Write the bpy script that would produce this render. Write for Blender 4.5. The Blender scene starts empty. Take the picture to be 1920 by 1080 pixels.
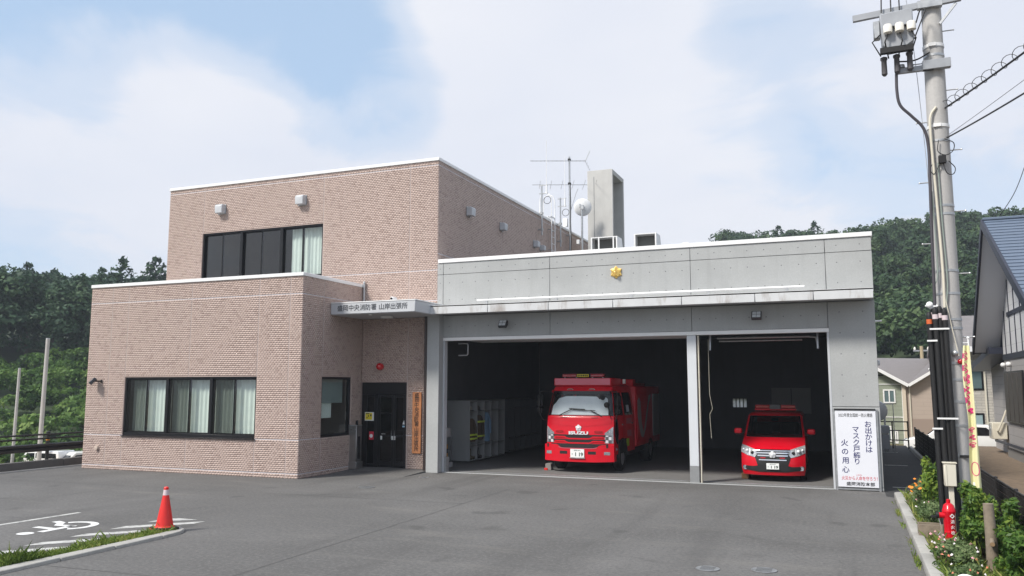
import bpy, bmesh, math, random
import numpy as np
from mathutils import Vector, Matrix
from mathutils.geometry import tessellate_polygon
R_ = math.radians
S = bpy.context.scene
COL = S.collection
random.seed(7)
RNG = np.random.default_rng(7)

# ------------------------------------------------------------------ camera
cam = bpy.data.cameras.new('camera')
cam.sensor_width = 36.0
cam.lens = 1536.37 / 1920 * 36.0
cam.clip_start = 0.1
cam.clip_end = 3000
cam_o = bpy.data.objects.new('camera', cam)
COL.objects.link(cam_o)
cam_o.location = (0, 0, 2.6)
cam_o.rotation_euler = (R_(90 + 6.8713), 0, R_(22.177))
S.camera = cam_o

# ------------------------------------------------------------------ exposure
S.view_settings.view_transform = 'Standard'
S.view_settings.look = 'None'
S.view_settings.exposure = EXPOSURE = 0.55
S.view_settings.gamma = 1.0
S.view_settings.use_curve_mapping = False
S.cycles.max_bounces = 8
S.cycles.transparent_max_bounces = 12
S.cycles.sample_clamp_indirect = 6

# ------------------------------------------------------------------ world: sky with high thin cloud
SUN_EL, SUN_AZ = 47.0, 214.0        # azimuth clockwise from +Y
world = bpy.data.worlds.new('World')
S.world = world
world.use_nodes = True
WT = world.node_tree
WT.nodes.clear()


class NT:
    """small helper for building node trees"""
    def __init__(s, tree): s.t = tree
    def n(s, typ, _in=None, **kw):
        nd = s.t.nodes.new(typ)
        for k, v in kw.items(): setattr(nd, k, v)
        for k, v in (_in or {}).items():
            if isinstance(v, bpy.types.NodeSocket): s.t.links.new(v, nd.inputs[k])
            else: nd.inputs[k].default_value = v
        return nd
    def math(s, op, a, b=0.0, c=None, clamp=False):
        d = {0: a, 1: b}
        if c is not None: d[2] = c
        return s.n('ShaderNodeMath', d, operation=op, use_clamp=clamp).outputs[0]
    def ramp(s, fac, stops, interp='LINEAR'):
        nd = s.n('ShaderNodeValToRGB', {0: fac})
        nd.color_ramp.interpolation = interp
        els = nd.color_ramp.elements
        while len(els) < len(stops): els.new(0.5)
        for e, (p, c) in zip(els, stops):
            e.position = p
            e.color = (c, c, c, 1) if isinstance(c, (int, float)) else (*c, 1)
        return nd.outputs[0]
    def mix(s, fac, a, b, blend='MIX'):
        nd = s.n('ShaderNodeMix', data_type='RGBA', blend_type=blend)
        for i, v in ((0, fac), (6, a), (7, b)):
            if isinstance(v, bpy.types.NodeSocket): s.t.links.new(v, nd.inputs[i])
            else: nd.inputs[i].default_value = v if i == 0 else (*v, 1)
        return nd.outputs[2]
    def noise(s, vec, scale, detail=4, rough=0.55, dist=0.0, out=0):
        d = {'Scale': scale, 'Detail': detail, 'Roughness': rough, 'Distortion': dist}
        if vec is not None: d['Vector'] = vec
        return s.n('ShaderNodeTexNoise', d).outputs[out]
    def mapping(s, vec, loc=(0, 0, 0), rot=(0, 0, 0), scale=(1, 1, 1)):
        return s.n('ShaderNodeMapping', {'Vector': vec, 'Location': loc, 'Rotation': rot, 'Scale': scale}).outputs[0]


w = NT(WT)
sky = w.n('ShaderNodeTexSky', sky_type='NISHITA', sun_disc=False, sun_elevation=R_(SUN_EL), sun_rotation=R_(SUN_AZ),
          air_density=1.0, dust_density=1.2, ozone_density=1.0, altitude=200)
tc = w.n('ShaderNodeTexCoord')
dirv = tc.outputs['Generated']
sep = w.n('ShaderNodeSeparateXYZ', {0: dirv})
zz = w.math('ADD', w.math('MAXIMUM', sep.outputs[2], 0.0), 0.22)
pu = w.math('DIVIDE', sep.outputs[0], zz)
pv = w.math('DIVIDE', sep.outputs[1], zz)
pc = w.n('ShaderNodeCombineXYZ', {0: pu, 1: pv, 2: 0.0}).outputs[0]
n1 = w.noise(w.mapping(pc, (3.1, 1.7, 0)), 0.55, 6, 0.52, 0.25)
n2 = w.noise(w.mapping(pc, (9.0, 4.0, 2)), 3.2, 8, 0.6, 0.7)
cl = w.math('ADD', w.math('MULTIPLY', n1, 0.72), w.math('MULTIPLY', n2, 0.28))
# broad gaps in the cloud deck, where the blue shows through
def gap(cl, d, width, amt):
    v = Vector(d).normalized()
    dp = w.n('ShaderNodeVectorMath', {0: dirv, 1: v}, operation='DOT_PRODUCT').outputs['Value']
    g = w.n('ShaderNodeMapRange', {0: dp, 1: math.cos(R_(width)), 2: 1.0, 3: 0.0, 4: amt}, interpolation_type='SMOOTHSTEP').outputs[0]
    return w.math('SUBTRACT', cl, g)
def cdir(x, y):
    p = R_(6.8713); yw = R_(22.177)
    f = Vector((-math.sin(yw) * math.cos(p), math.cos(yw) * math.cos(p), math.sin(p)))
    r = Vector((math.cos(yw), math.sin(yw), 0)); u = r.cross(f)
    return f + r * (x - 960) / 1536.4 + u * (540 - y) / 1536.4
cl = gap(cl, cdir(220, -60), 14, 0.13)
cl = gap(cl, cdir(690, 150), 7.0, 0.13)
cl = gap(cl, cdir(560, -40), 9.0, 0.07)
cl = gap(cl, cdir(60, 460), 7.0, 0.10)
cl = gap(cl, cdir(1600, 250), 7.0, 0.08)
cl = gap(cl, cdir(1500, -40), 8.0, 0.06)
cl = gap(cl, cdir(200, 260), 12.0, -0.16)
cl = gap(cl, cdir(500, 250), 11.0, -0.15)
cl = gap(cl, cdir(1000, 160), 14.0, -0.15)
cl = gap(cl, cdir(1750, 60), 9.0, -0.10)
cov = w.ramp(cl, [(0.34, 0.16), (0.455, 0.60), (0.55, 0.98)], 'EASE')
horiz = w.ramp(sep.outputs[2], [(0.0, 1.0), (0.25, 0.0)])
cov = w.math('MAXIMUM', cov, w.math('MULTIPLY', horiz, 0.62))
cshade = w.noise(w.mapping(pc, (1.0, 7.0, 5)), 1.1, 4, 0.5)
ccol = w.mix(w.ramp(cshade, [(0.3, 0.0), (0.7, 1.0)]), (0.530, 0.560, 0.635), (0.615, 0.626, 0.668))
skyc = w.mix(1.0, sky.outputs[0], (0.105, 0.105, 0.105), 'MULTIPLY')
skyc = w.mix(0.62, skyc, (0.335, 0.50, 0.70))
final = w.mix(cov, skyc, ccol)
bg_sky = w.n('ShaderNodeBackground', {0: final, 1: 1.0})
wo = w.n('ShaderNodeOutputWorld', {0: bg_sky.outputs[0]})

# ------------------------------------------------------------------ sun through thin cloud
sun = bpy.data.lights.new('sun', 'SUN')
sun.energy = 3.2
sun.angle = R_(11)
sun.color = (1.0, 0.95, 0.87)
sun_o = bpy.data.objects.new('sun', sun)
COL.objects.link(sun_o)
az, el = R_(SUN_AZ), R_(SUN_EL)
sd = Vector((math.sin(az) * math.cos(el), math.cos(az) * math.cos(el), math.sin(el)))
sun_o.rotation_euler = sd.to_track_quat('Z', 'Y').to_euler()
sun_o.location = (-10, -10, 30)


# ------------------------------------------------------------------ object helpers
def tag(o, label=None, cat=None, group=None, kind=None):
    if label: o['label'] = label
    if cat: o['category'] = cat
    if group: o['group'] = group
    if kind: o['kind'] = kind
    return o


def thing(name, label, cat, loc=(0, 0, 0), rz=0.0, group=None):
    o = bpy.data.objects.new(name, None)
    o.empty_display_size = 0.2
    COL.objects.link(o)
    o.location = loc
    o.rotation_euler = (0, 0, rz)
    return tag(o, label, cat, group)


def children(o): return [c for c in bpy.data.objects if c.parent == o]


def copy_tree(o, parent=None, kids=None):
    c = o.copy()
    COL.objects.link(c)
    c.parent = parent
    for ch in (kids if kids is not None else children(o)): copy_tree(ch, c)
    return c


class MB:
    """collects primitives into one mesh"""
    def __init__(s): s.v = []; s.f = []; s.m = []
    def add(s, verts, faces, mi=0):
        b = len(s.v)
        s.v += [tuple(p) for p in verts]
        s.f += [tuple(i + b for i in f) for f in faces]
        s.m += [mi] * len(faces)
        return s
    def box(s, x0, x1, y0, y1, z0, z1, mi=0, mat=None):
        if x0 > x1: x0, x1 = x1, x0
        if y0 > y1: y0, y1 = y1, y0
        if z0 > z1: z0, z1 = z1, z0
        vs = [Vector((x, y, z)) for z in (z0, z1) for y in (y0, y1) for x in (x0, x1)]
        if mat is not None: vs = [mat @ v for v in vs]
        return s.add(vs, [(0, 2, 3, 1), (4, 5, 7, 6), (0, 1, 5, 4), (2, 6, 7, 3), (0, 4, 6, 2), (1, 3, 7, 5)], mi)
    def bar(s, p0, p1, wx, wz, mi=0):
        p0 = Vector(p0); p1 = Vector(p1); d = p1 - p0
        q = d.to_track_quat('Y', 'Z').to_matrix().to_4x4(); q.translation = p0
        return s.box(-wx / 2, wx / 2, 0, d.length, -wz / 2, wz / 2, mi, q)
    def cyl(s, p0, p1, r0, r1=None, n=12, mi=0, cap=True):
        return s.tube([p0, p1], [r0, r0 if r1 is None else r1], n, mi, cap)
    def tube(s, pts, r, n=8, mi=0, cap=True):
        pts = [Vector(p) for p in pts]
        rs = r if isinstance(r, (list, tuple)) else [r] * len(pts)
        vs = []; fs = []
        up = None
        for i, p in enumerate(pts):
            if i == 0: t = pts[1] - p
            elif i == len(pts) - 1: t = p - pts[i - 1]
            else: t = (pts[i + 1] - p).normalized() + (p - pts[i - 1]).normalized()
            t = t.normalized() if t.length > 1e-9 else Vector((0, 0, 1))
            if up is None:
                up = Vector((0, 0, 1)) if abs(t.z) < 0.9 else Vector((1, 0, 0))
            a = t.cross(up).normalized(); up = a.cross(t).normalized()
            for k in range(n):
                an = 2 * math.pi * k / n
                vs.append(p + (a * math.cos(an) + up * math.sin(an)) * rs[i])
        for i in range(len(pts) - 1):
            for k in range(n):
                k2 = (k + 1) % n
                fs.append((i * n + k, i * n + k2, (i + 1) * n + k2, (i + 1) * n + k))
        if cap:
            fs.append(tuple(reversed(range(n)))); fs.append(tuple(range((len(pts) - 1) * n, len(pts) * n)))
        return s.add(vs, fs, mi)
    def lathe(s, prof, c=(0, 0, 0), n=20, mi=0, mat=None):
        vs = []; fs = []
        for (r, z) in prof:
            for k in range(n):
                an = 2 * math.pi * k / n
                v = Vector((r * math.cos(an), r * math.sin(an), z))
                if mat is not None: v = mat @ v
                vs.append(v + Vector(c))
        for i in range(len(prof) - 1):
            for k in range(n):
                k2 = (k + 1) % n
                fs.append((i * n + k, i * n + k2, (i + 1) * n + k2, (i + 1) * n + k))
        fs.append(tuple(reversed(range(n)))); fs.append(tuple(range((len(prof) - 1) * n, len(prof) * n)))
        return s.add(vs, fs, mi)
    def sphere(s, c, r, n=12, mi=0, sc=(1, 1, 1)):
        prof = [(max(1e-4, math.sin(math.pi * i / (n // 2))) * r * sc[0], -math.cos(math.pi * i / (n // 2)) * r * sc[2]) for i in range(n // 2 + 1)]
        return s.lathe(prof, c, n, mi)
    def prism(s, poly, axis, a, b, mi=0):
        """extrude a 2-D polygon along axis ('x','y','z') from a to b"""
        def P(p, t):
            return {'x': (t, p[0], p[1]), 'y': (p[0], t, p[1]), 'z': (p[0], p[1], t)}[axis]
        n = len(poly)
        vs = [P(p, a) for p in poly] + [P(p, b) for p in poly]
        tri = tessellate_polygon([[Vector((p[0], p[1], 0)) for p in poly]])
        fs = [tuple(t) for t in tri] + [tuple(i + n for i in reversed(t)) for t in tri]
        fs += [(i, (i + 1) % n, (i + 1) % n + n, i + n) for i in range(n)]
        return s.add(vs, fs, mi)
    def build(s, name, mats, parent=None, bevel=0.0, seg=1, smooth=True, fix=True, loc=None, kind=None):
        me = bpy.data.meshes.new(name)
        me.from_pydata(s.v, [], s.f)
        mats = mats if isinstance(mats, (list, tuple)) else [mats]
        for m in mats: me.materials.append(m)
        if len(mats) > 1: me.polygons.foreach_set('material_index', s.m)
        if bevel > 0 or fix:
            bm = bmesh.new(); bm.from_mesh(me)
            if fix: bmesh.ops.recalc_face_normals(bm, faces=bm.faces)
            if bevel > 0:
                es = [e for e in bm.edges if len(e.link_faces) == 2 and e.calc_face_angle(0) > 0.5]
                bmesh.ops.bevel(bm, geom=es, offset=bevel, segments=seg, affect='EDGES', profile=0.5, clamp_overlap=True)
            bm.to_mesh(me); bm.free()
        if smooth:
            me.shade_smooth()
            me.set_sharp_from_angle(angle=R_(38))
        me.update()
        o = bpy.data.objects.new(name, me)
        COL.objects.link(o)
        if parent is not None: o.parent = parent
        if loc: o.location = loc
        if kind: o['kind'] = kind
        return o


def bx(name, x0, x1, y0, y1, z0, z1, m, parent=None, bevel=0.0, seg=1):
    return MB().box(x0, x1, y0, y1, z0, z1).build(name, m, parent, bevel, seg)


def mesh_np(name, verts, faces, mats, parent=None, attrs=None, kind=None, smooth=False):
    """fast mesh from numpy arrays: verts (N,3), faces (M,k) with k constant"""
    me = bpy.data.meshes.new(name)
    nf, k = faces.shape
    me.vertices.add(len(verts)); me.vertices.foreach_set('co', verts.astype(np.float32).ravel())
    me.loops.add(nf * k); me.loops.foreach_set('vertex_index', faces.astype(np.int32).ravel())
    me.polygons.add(nf)
    me.polygons.foreach_set('loop_start', np.arange(0, nf * k, k, dtype=np.int32))
    me.polygons.foreach_set('loop_total', np.full(nf, k, dtype=np.int32))
    if smooth: me.polygons.foreach_set('use_smooth', np.ones(nf, dtype=bool))
    for m in (mats if isinstance(mats, (list, tuple)) else [mats]): me.materials.append(m)
    for an, arr in (attrs or {}).items():
        a = me.attributes.new(an, 'FLOAT', 'FACE'); a.data.foreach_set('value', arr.astype(np.float32))
    me.update(calc_edges=True)
    me.validate()
    o = bpy.data.objects.new(name, me)
    COL.objects.link(o)
    if parent is not None: o.parent = parent
    if kind: o['kind'] = kind
    return o


_dg = None
def text_mb(txt, size, font_offset=0.0, extrude=0.004, bold=0.0, sx=1.0):
    """text as mesh vertices in the XY plane, centred on its own box: returns (verts, faces, w, h)"""
    c = bpy.data.curves.new('lettering', 'FONT')
    c.body = txt; c.size = size; c.extrude = extrude; c.offset = bold; c.resolution_u = 3
    o = bpy.data.objects.new('lettering', c)
    COL.objects.link(o)
    dg = bpy.context.evaluated_depsgraph_get()
    dg.update()
    me = bpy.data.meshes.new_from_object(o.evaluated_get(dg))
    vs = np.array([v.co[:] for v in me.vertices]) if len(me.vertices) else np.zeros((1, 3))
    fs = [tuple(p.vertices) for p in me.polygons]
    bpy.data.objects.remove(o); bpy.data.curves.remove(c); bpy.data.meshes.remove(me)
    lo, hi = vs.min(0), vs.max(0)
    vs[:, 0] -= (lo[0] + hi[0]) / 2; vs[:, 1] -= (lo[1] + hi[1]) / 2
    vs[:, 0] *= sx
    return vs, fs, (hi[0] - lo[0]) * sx, hi[1] - lo[1]


def put_text(mb, txt, size, origin, ux=(1, 0, 0), uy=(0, 0, 1), width=None, height=None, mi=0, extrude=0.004, bold=0.0):
    """adds centred text to mb; ux/uy are the reading and up directions"""
    vs, fs, wd, h = text_mb(txt, size, extrude=extrude, bold=bold)
    kx = width / wd if width else 1.0
    ky = height / h if height else (kx if width else 1.0)
    ux = Vector(ux); uy = Vector(uy); uz = ux.cross(uy); o = Vector(origin)
    mb.add([o + ux * (v[0] * kx) + uy * (v[1] * ky) + uz * v[2] for v in vs], fs, mi)
    return mb


# ------------------------------------------------------------------ materials
def mat(name, color, rough=0.6, metal=0.0, noise=0.0, nscale=8.0, bump=0.0, bscale=60.0, coat=0.0, spec=0.5, dirt=None, emission=None):
    m = bpy.data.materials.new(name)
    m.use_nodes = True
    t = NT(m.node_tree)
    b = m.node_tree.nodes['Principled BSDF']
    b.inputs['Base Color'].default_value = (*color, 1)
    b.inputs['Roughness'].default_value = rough
    b.inputs['Metallic'].default_value = metal
    b.inputs['Coat Weight'].default_value = coat
    b.inputs['Coat Roughness'].default_value = 0.05
    b.inputs['Specular IOR Level'].default_value = spec
    L = m.node_tree.links
    if noise or bump:
        co = t.n('ShaderNodeTexCoord').outputs['Object']
    if noise:
        f = t.noise(co, nscale, 6, 0.6)
        c = t.mix(t.ramp(f, [(0.28, 0.0), (0.72, 1.0)]), tuple(x * (1 - noise) for x in color), tuple(min(1, x * (1 + noise)) for x in color))
        if dirt:
            f2 = t.noise(t.mapping(co, scale=(1, 1, 0.25)), dirt[1], 5, 0.65)
            c = t.mix(t.ramp(f2, [(dirt[2], 0.0), (dirt[2] + 0.2, dirt[3])]), c, dirt[0])
        L.new(c, b.inputs['Base Color'])
        r = t.ramp(f, [(0.3, max(0, rough - 0.07)), (0.7, min(1, rough + 0.07))])
        L.new(r, b.inputs['Roughness'])
    if bump:
        h = t.noise(co, bscale, 4, 0.6)
        bn = t.n('ShaderNodeBump', {'Height': h, 'Strength': bump, 'Distance': 0.01})
        L.new(bn.outputs[0], b.inputs['Normal'])
    if emission:
        b.inputs['Emission Color'].default_value = (*emission[0], 1)
        b.inputs['Emission Strength'].default_value = emission[1]
    return m


def glass_mat(name, tint=(0.75, 0.8, 0.8), rough=0.01, ior=1.5, opac=0.0, body=(0.01, 0.012, 0.012)):
    """thin pane: clear sheet with a fresnel reflection (and an optional share of dark body tint)"""
    m = bpy.data.materials.new(name)
    m.use_nodes = True
    t = NT(m.node_tree)
    m.node_tree.nodes.clear()
    tr = t.n('ShaderNodeBsdfTransparent', {0: (*tint, 1)}).outputs[0]
    if opac:
        df = t.n('ShaderNodeBsdfDiffuse', {0: (*body, 1)}).outputs[0]
        tr = t.n('ShaderNodeMixShader', {0: opac, 1: tr, 2: df}).outputs[0]
    co = t.n('ShaderNodeTexCoord').outputs['Object']
    bn = t.n('ShaderNodeBump', {'Height': t.noise(co, 1.3, 2), 'Strength': 0.05, 'Distance': 0.02}).outputs[0]
    gl = t.n('ShaderNodeBsdfGlossy', {0: (1, 1, 1, 1), 'Roughness': rough, 'Normal': bn}).outputs[0]
    fr = t.n('ShaderNodeFresnel', {0: ior, 'Normal': bn}).outputs[0]
    bf = t.n('ShaderNodeNewGeometry').outputs['Backfacing']
    fr = t.math('MULTIPLY', fr, t.math('SUBTRACT', 1.0, bf))
    mx = t.n('ShaderNodeMixShader', {0: fr, 1: tr, 2: gl}).outputs[0]
    t.n('ShaderNodeOutputMaterial', {0: mx})
    return m


M = {}
def concrete(name, c, streak=0.15):
    m = bpy.data.materials.new(name); m.use_nodes = True
    t = NT(m.node_tree); b = m.node_tree.nodes['Principled BSDF']; L = m.node_tree.links
    geo = t.n('ShaderNodeNewGeometry').outputs['Position']
    a = t.noise(geo, 0.9, 5, 0.6); f = t.noise(geo, 26, 5, 0.7)
    st = t.noise(t.mapping(geo, scale=(3.0, 3.0, 0.22)), 1.6, 5, 0.6)
    col = t.mix(t.ramp(a, [(0.3, 0), (0.7, 1)]), tuple(x * 0.90 for x in c), tuple(x * 1.07 for x in c))
    col = t.mix(t.ramp(f, [(0.35, 0.35), (0.6, 0)]), col, tuple(x * 0.72 for x in c))
    col = t.mix(t.ramp(st, [(0.52, 0.0), (0.8, streak * 1.8)]), col, tuple(x * 0.6 for x in c))
    L.new(col, b.inputs['Base Color'])
    b.inputs['Roughness'].default_value = 0.82
    h = t.noise(geo, 40, 5, 0.65)
    bn = t.n('ShaderNodeBump', {'Height': h, 'Strength': 0.22, 'Distance': 0.01})
    L.new(bn.outputs[0], b.inputs['Normal'])
    return m


M['concrete'] = concrete('fair_faced_concrete', (0.395, 0.405, 0.405))
M['concrete_pale'] = concrete('pale_tower_concrete', (0.52, 0.515, 0.495), 0.08)
M['concrete_dark'] = concrete('concrete_groove', (0.27, 0.275, 0.28))

M['concrete_in'] = concrete('interior_concrete', (0.15, 0.155, 0.16))  # grey concrete set darker: the gloom inside the bays is put into its colour
M['kerb'] = concrete('kerb_concrete', (0.40, 0.39, 0.365), 0.3)
M['hole'] = mat('tie_hole_grey', (0.16, 0.165, 0.17), 0.9)
M['mortar'] = mat('grey_grout', (0.44, 0.345, 0.31), 0.9, noise=0.08, nscale=3)
M['sealant'] = mat('lilac_grey_sealant', (0.56, 0.53, 0.55), 0.7)

# wall tile: colour of each tile comes from its own random value
def tile_mat():
    m = bpy.data.materials.new('facade_tile'); m.use_nodes = True
    t = NT(m.node_tree); b = m.node_tree.nodes['Principled BSDF']; L = m.node_tree.links
    at = t.n('ShaderNodeAttribute', attribute_name='tone').outputs['Fac']
    c = t.ramp(at, [(0.0, (0.370, 0.272, 0.235)), (0.16, (0.400, 0.298, 0.259)), (0.30, (0.448, 0.340, 0.297)),
                    (0.7, (0.475, 0.364, 0.318)), (1.0, (0.500, 0.386, 0.340))])
    geo = t.n('ShaderNodeNewGeometry').outputs['Position']
    big = t.noise(geo, 0.5, 4, 0.6)
    c = t.mix(t.ramp(big, [(0.3, 0.12), (0.7, 0.0)]), c, (0.36, 0.28, 0.25))
    st = t.noise(t.mapping(geo, scale=(2.0, 2.0, 0.2)), 1.5, 5, 0.6)
    c = t.mix(t.ramp(st, [(0.58, 0.0), (0.8, 0.2)]), c, (0.30, 0.25, 0.235))
    L.new(c, b.inputs['Base Color'])
    b.inputs['Roughness'].default_value = 0.55
    h = t.noise(geo, 90, 3, 0.6)
    bn = t.n('ShaderNodeBump', {'Height': h, 'Strength': 0.15, 'Distance': 0.003})
    L.new(bn.outputs[0], b.inputs['Normal'])
    return m
M['tile'] = tile_mat()
M['joint_soft'] = mat('faint_joint_filler', (0.475, 0.405, 0.385), 0.75)
M['white_metal'] = mat('white_coated_metal', (0.80, 0.80, 0.80), 0.38, noise=0.03, nscale=2)
M['grey_panel'] = mat('pale_grey_panel', (0.50, 0.515, 0.54), 0.45, noise=0.05, nscale=1.5)
M['soffit'] = mat('soffit_board', (0.44, 0.44, 0.45), 0.8, noise=0.05, nscale=2)
M['rustlip'] = mat('weathered_fascia', (0.58, 0.59, 0.60), 0.55, noise=0.06, nscale=3, dirt=((0.17, 0.12, 0.08), 2.6, 0.54, 0.75))
M['bronze'] = mat('black_bronze_frame', (0.012, 0.012, 0.014), 0.35, metal=0.3)
M['black'] = mat('black_rubber', (0.009, 0.009, 0.010), 0.65, noise=0.2, nscale=20)
M['blackgloss'] = mat('black_gloss', (0.01, 0.01, 0.012), 0.15)
M['steel'] = mat('galvanised_steel', (0.46, 0.47, 0.48), 0.42, metal=0.75, noise=0.12, nscale=9)
M['stainless'] = mat('brushed_stainless', (0.34, 0.33, 0.32), 0.38, metal=0.85, noise=0.1, nscale=6)
M['chrome'] = mat('chrome', (0.80, 0.81, 0.83), 0.08, metal=1.0)
M['silver'] = mat('bright_silver_letters', (0.80, 0.81, 0.83), 0.3, metal=0.25)
M['gold'] = mat('gilded_metal', (0.95, 0.62, 0.18), 0.28, metal=0.85, noise=0.1, nscale=30)
M['red_paint'] = mat('fire_red_paint', (0.60, 0.003, 0.016), 0.35, spec=0.3, coat=0.25, noise=0.04, nscale=2)
M['red_lens'] = mat('red_lens', (0.36, 0.004, 0.010), 0.12, coat=0.8)
M['pink_panel'] = mat('red_panel_pink_sheen', (0.62, 0.11, 0.16), 0.30, coat=0.5)  # pink tone is light reflected off the red, put into the colour
M['white_paint'] = mat('white_paint', (0.80, 0.80, 0.79), 0.35, coat=0.3)
M['car_white'] = mat('white_car_paint', (0.82, 0.82, 0.82), 0.2, coat=0.7)
M['plate'] = mat('number_plate_white', (0.80, 0.81, 0.80), 0.5)
M['green_ink'] = mat('dark_green_ink', (0.015, 0.045, 0.03), 0.6)
M['lamp_chrome'] = mat('headlight_reflector', (0.36, 0.38, 0.41), 0.22, metal=0.45, noise=0.5, nscale=26)
M['lens_clear'] = glass_mat('clear_lens', (0.95, 0.95, 0.95), 0.02)
M['win_glass'] = glass_mat('green_window_glass', (0.90, 0.935, 0.925), 0.008, 1.78)
M['dark_glass'] = glass_mat('smoked_glass', (0.20, 0.23, 0.23), 0.008, 1.5, 0.3)
M['screen'] = glass_mat('insect_screen', (0.80, 0.81, 0.80), 0.5, 1.05, 0.16, (0.05, 0.05, 0.05))
M['car_glass'] = glass_mat('car_glass', (0.28, 0.32, 0.31), 0.006, 1.5, 0.15)
M['truck_glass'] = glass_mat('truck_windscreen', (0.86, 0.90, 0.90), 0.006, 1.5)
M['curtain'] = mat('pale_curtain_cloth', (0.78, 0.80, 0.77), 0.9, noise=0.04, nscale=3)
M['shade_white'] = mat('silver_sun_shade', (0.74, 0.77, 0.80), 0.42, noise=0.10, nscale=2.2)
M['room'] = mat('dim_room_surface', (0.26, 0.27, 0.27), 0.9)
M['wood_plaque'] = mat('cedar_plaque', (0.52, 0.21, 0.085), 0.6, noise=0.18, nscale=6, bump=0.1)
M['ink'] = mat('black_ink', (0.012, 0.010, 0.010), 0.6)
M['letter_grey'] = mat('dark_grey_letters', (0.045, 0.05, 0.06), 0.5)
M['navy'] = mat('navy_print', (0.010, 0.012, 0.12), 0.6)
M['red_print'] = mat('red_print', (0.60, 0.02, 0.05), 0.6)
M['black_print'] = mat('black_print', (0.02, 0.02, 0.025), 0.6)
M['sign_white'] = mat('white_vinyl', (0.74, 0.75, 0.80), 0.4, noise=0.02, nscale=2)
M['yellow'] = mat('yellow_print', (0.75, 0.62, 0.02), 0.5)
M['cone'] = mat('orange_red_plastic', (0.70, 0.022, 0.018), 0.45, noise=0.06, nscale=7)
M['reflector'] = mat('white_reflective_tape', (0.62, 0.52, 0.54), 0.4)
M['line_paint'] = mat('worn_white_road_paint', (0.52, 0.52, 0.50), 0.7, noise=0.14, nscale=3, dirt=((0.15, 0.15, 0.15), 7.0, 0.46, 0.7))
M['fresh_paint'] = mat('white_road_paint', (0.72, 0.72, 0.71), 0.6, noise=0.06, nscale=5, dirt=((0.22, 0.22, 0.22), 9.0, 0.52, 0.6))
M['wood'] = mat('weathered_post_wood', (0.22, 0.18, 0.135), 0.85, noise=0.25, nscale=9, bump=0.4, bscale=30)
M['soil'] = mat('brown_garden_soil', (0.17, 0.125, 0.085), 0.95, noise=0.3, nscale=6, bump=0.8, bscale=18)
M['pole'] = concrete('spun_concrete_pole', (0.47, 0.46, 0.45), 0.25)
M['cream'] = mat('cream_plastic', (0.62, 0.58, 0.48), 0.5, noise=0.04, nscale=4)
M['porcelain'] = mat('white_porcelain', (0.80, 0.77, 0.70), 0.25)
M['box_grey'] = mat('grey_switch_box', (0.34, 0.355, 0.38), 0.5, metal=0.2, noise=0.08, nscale=5)

def frosted():
    m = bpy.data.materials.new('frosted_glass'); m.use_nodes = True
    t = NT(m.node_tree); m.node_tree.nodes.clear()
    a = t.n('ShaderNodeBsdfTranslucent', {0: (0.9, 0.92, 0.95, 1)}).outputs[0]; b = t.n('ShaderNodeBsdfTransparent', {0: (1, 1, 1, 1)}).outputs[0]
    t.n('ShaderNodeOutputMaterial', {0: t.n('ShaderNodeMixShader', {0: 0.25, 1: a, 2: b}).outputs[0]})
    return m
M['frosted'] = frosted()
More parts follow.
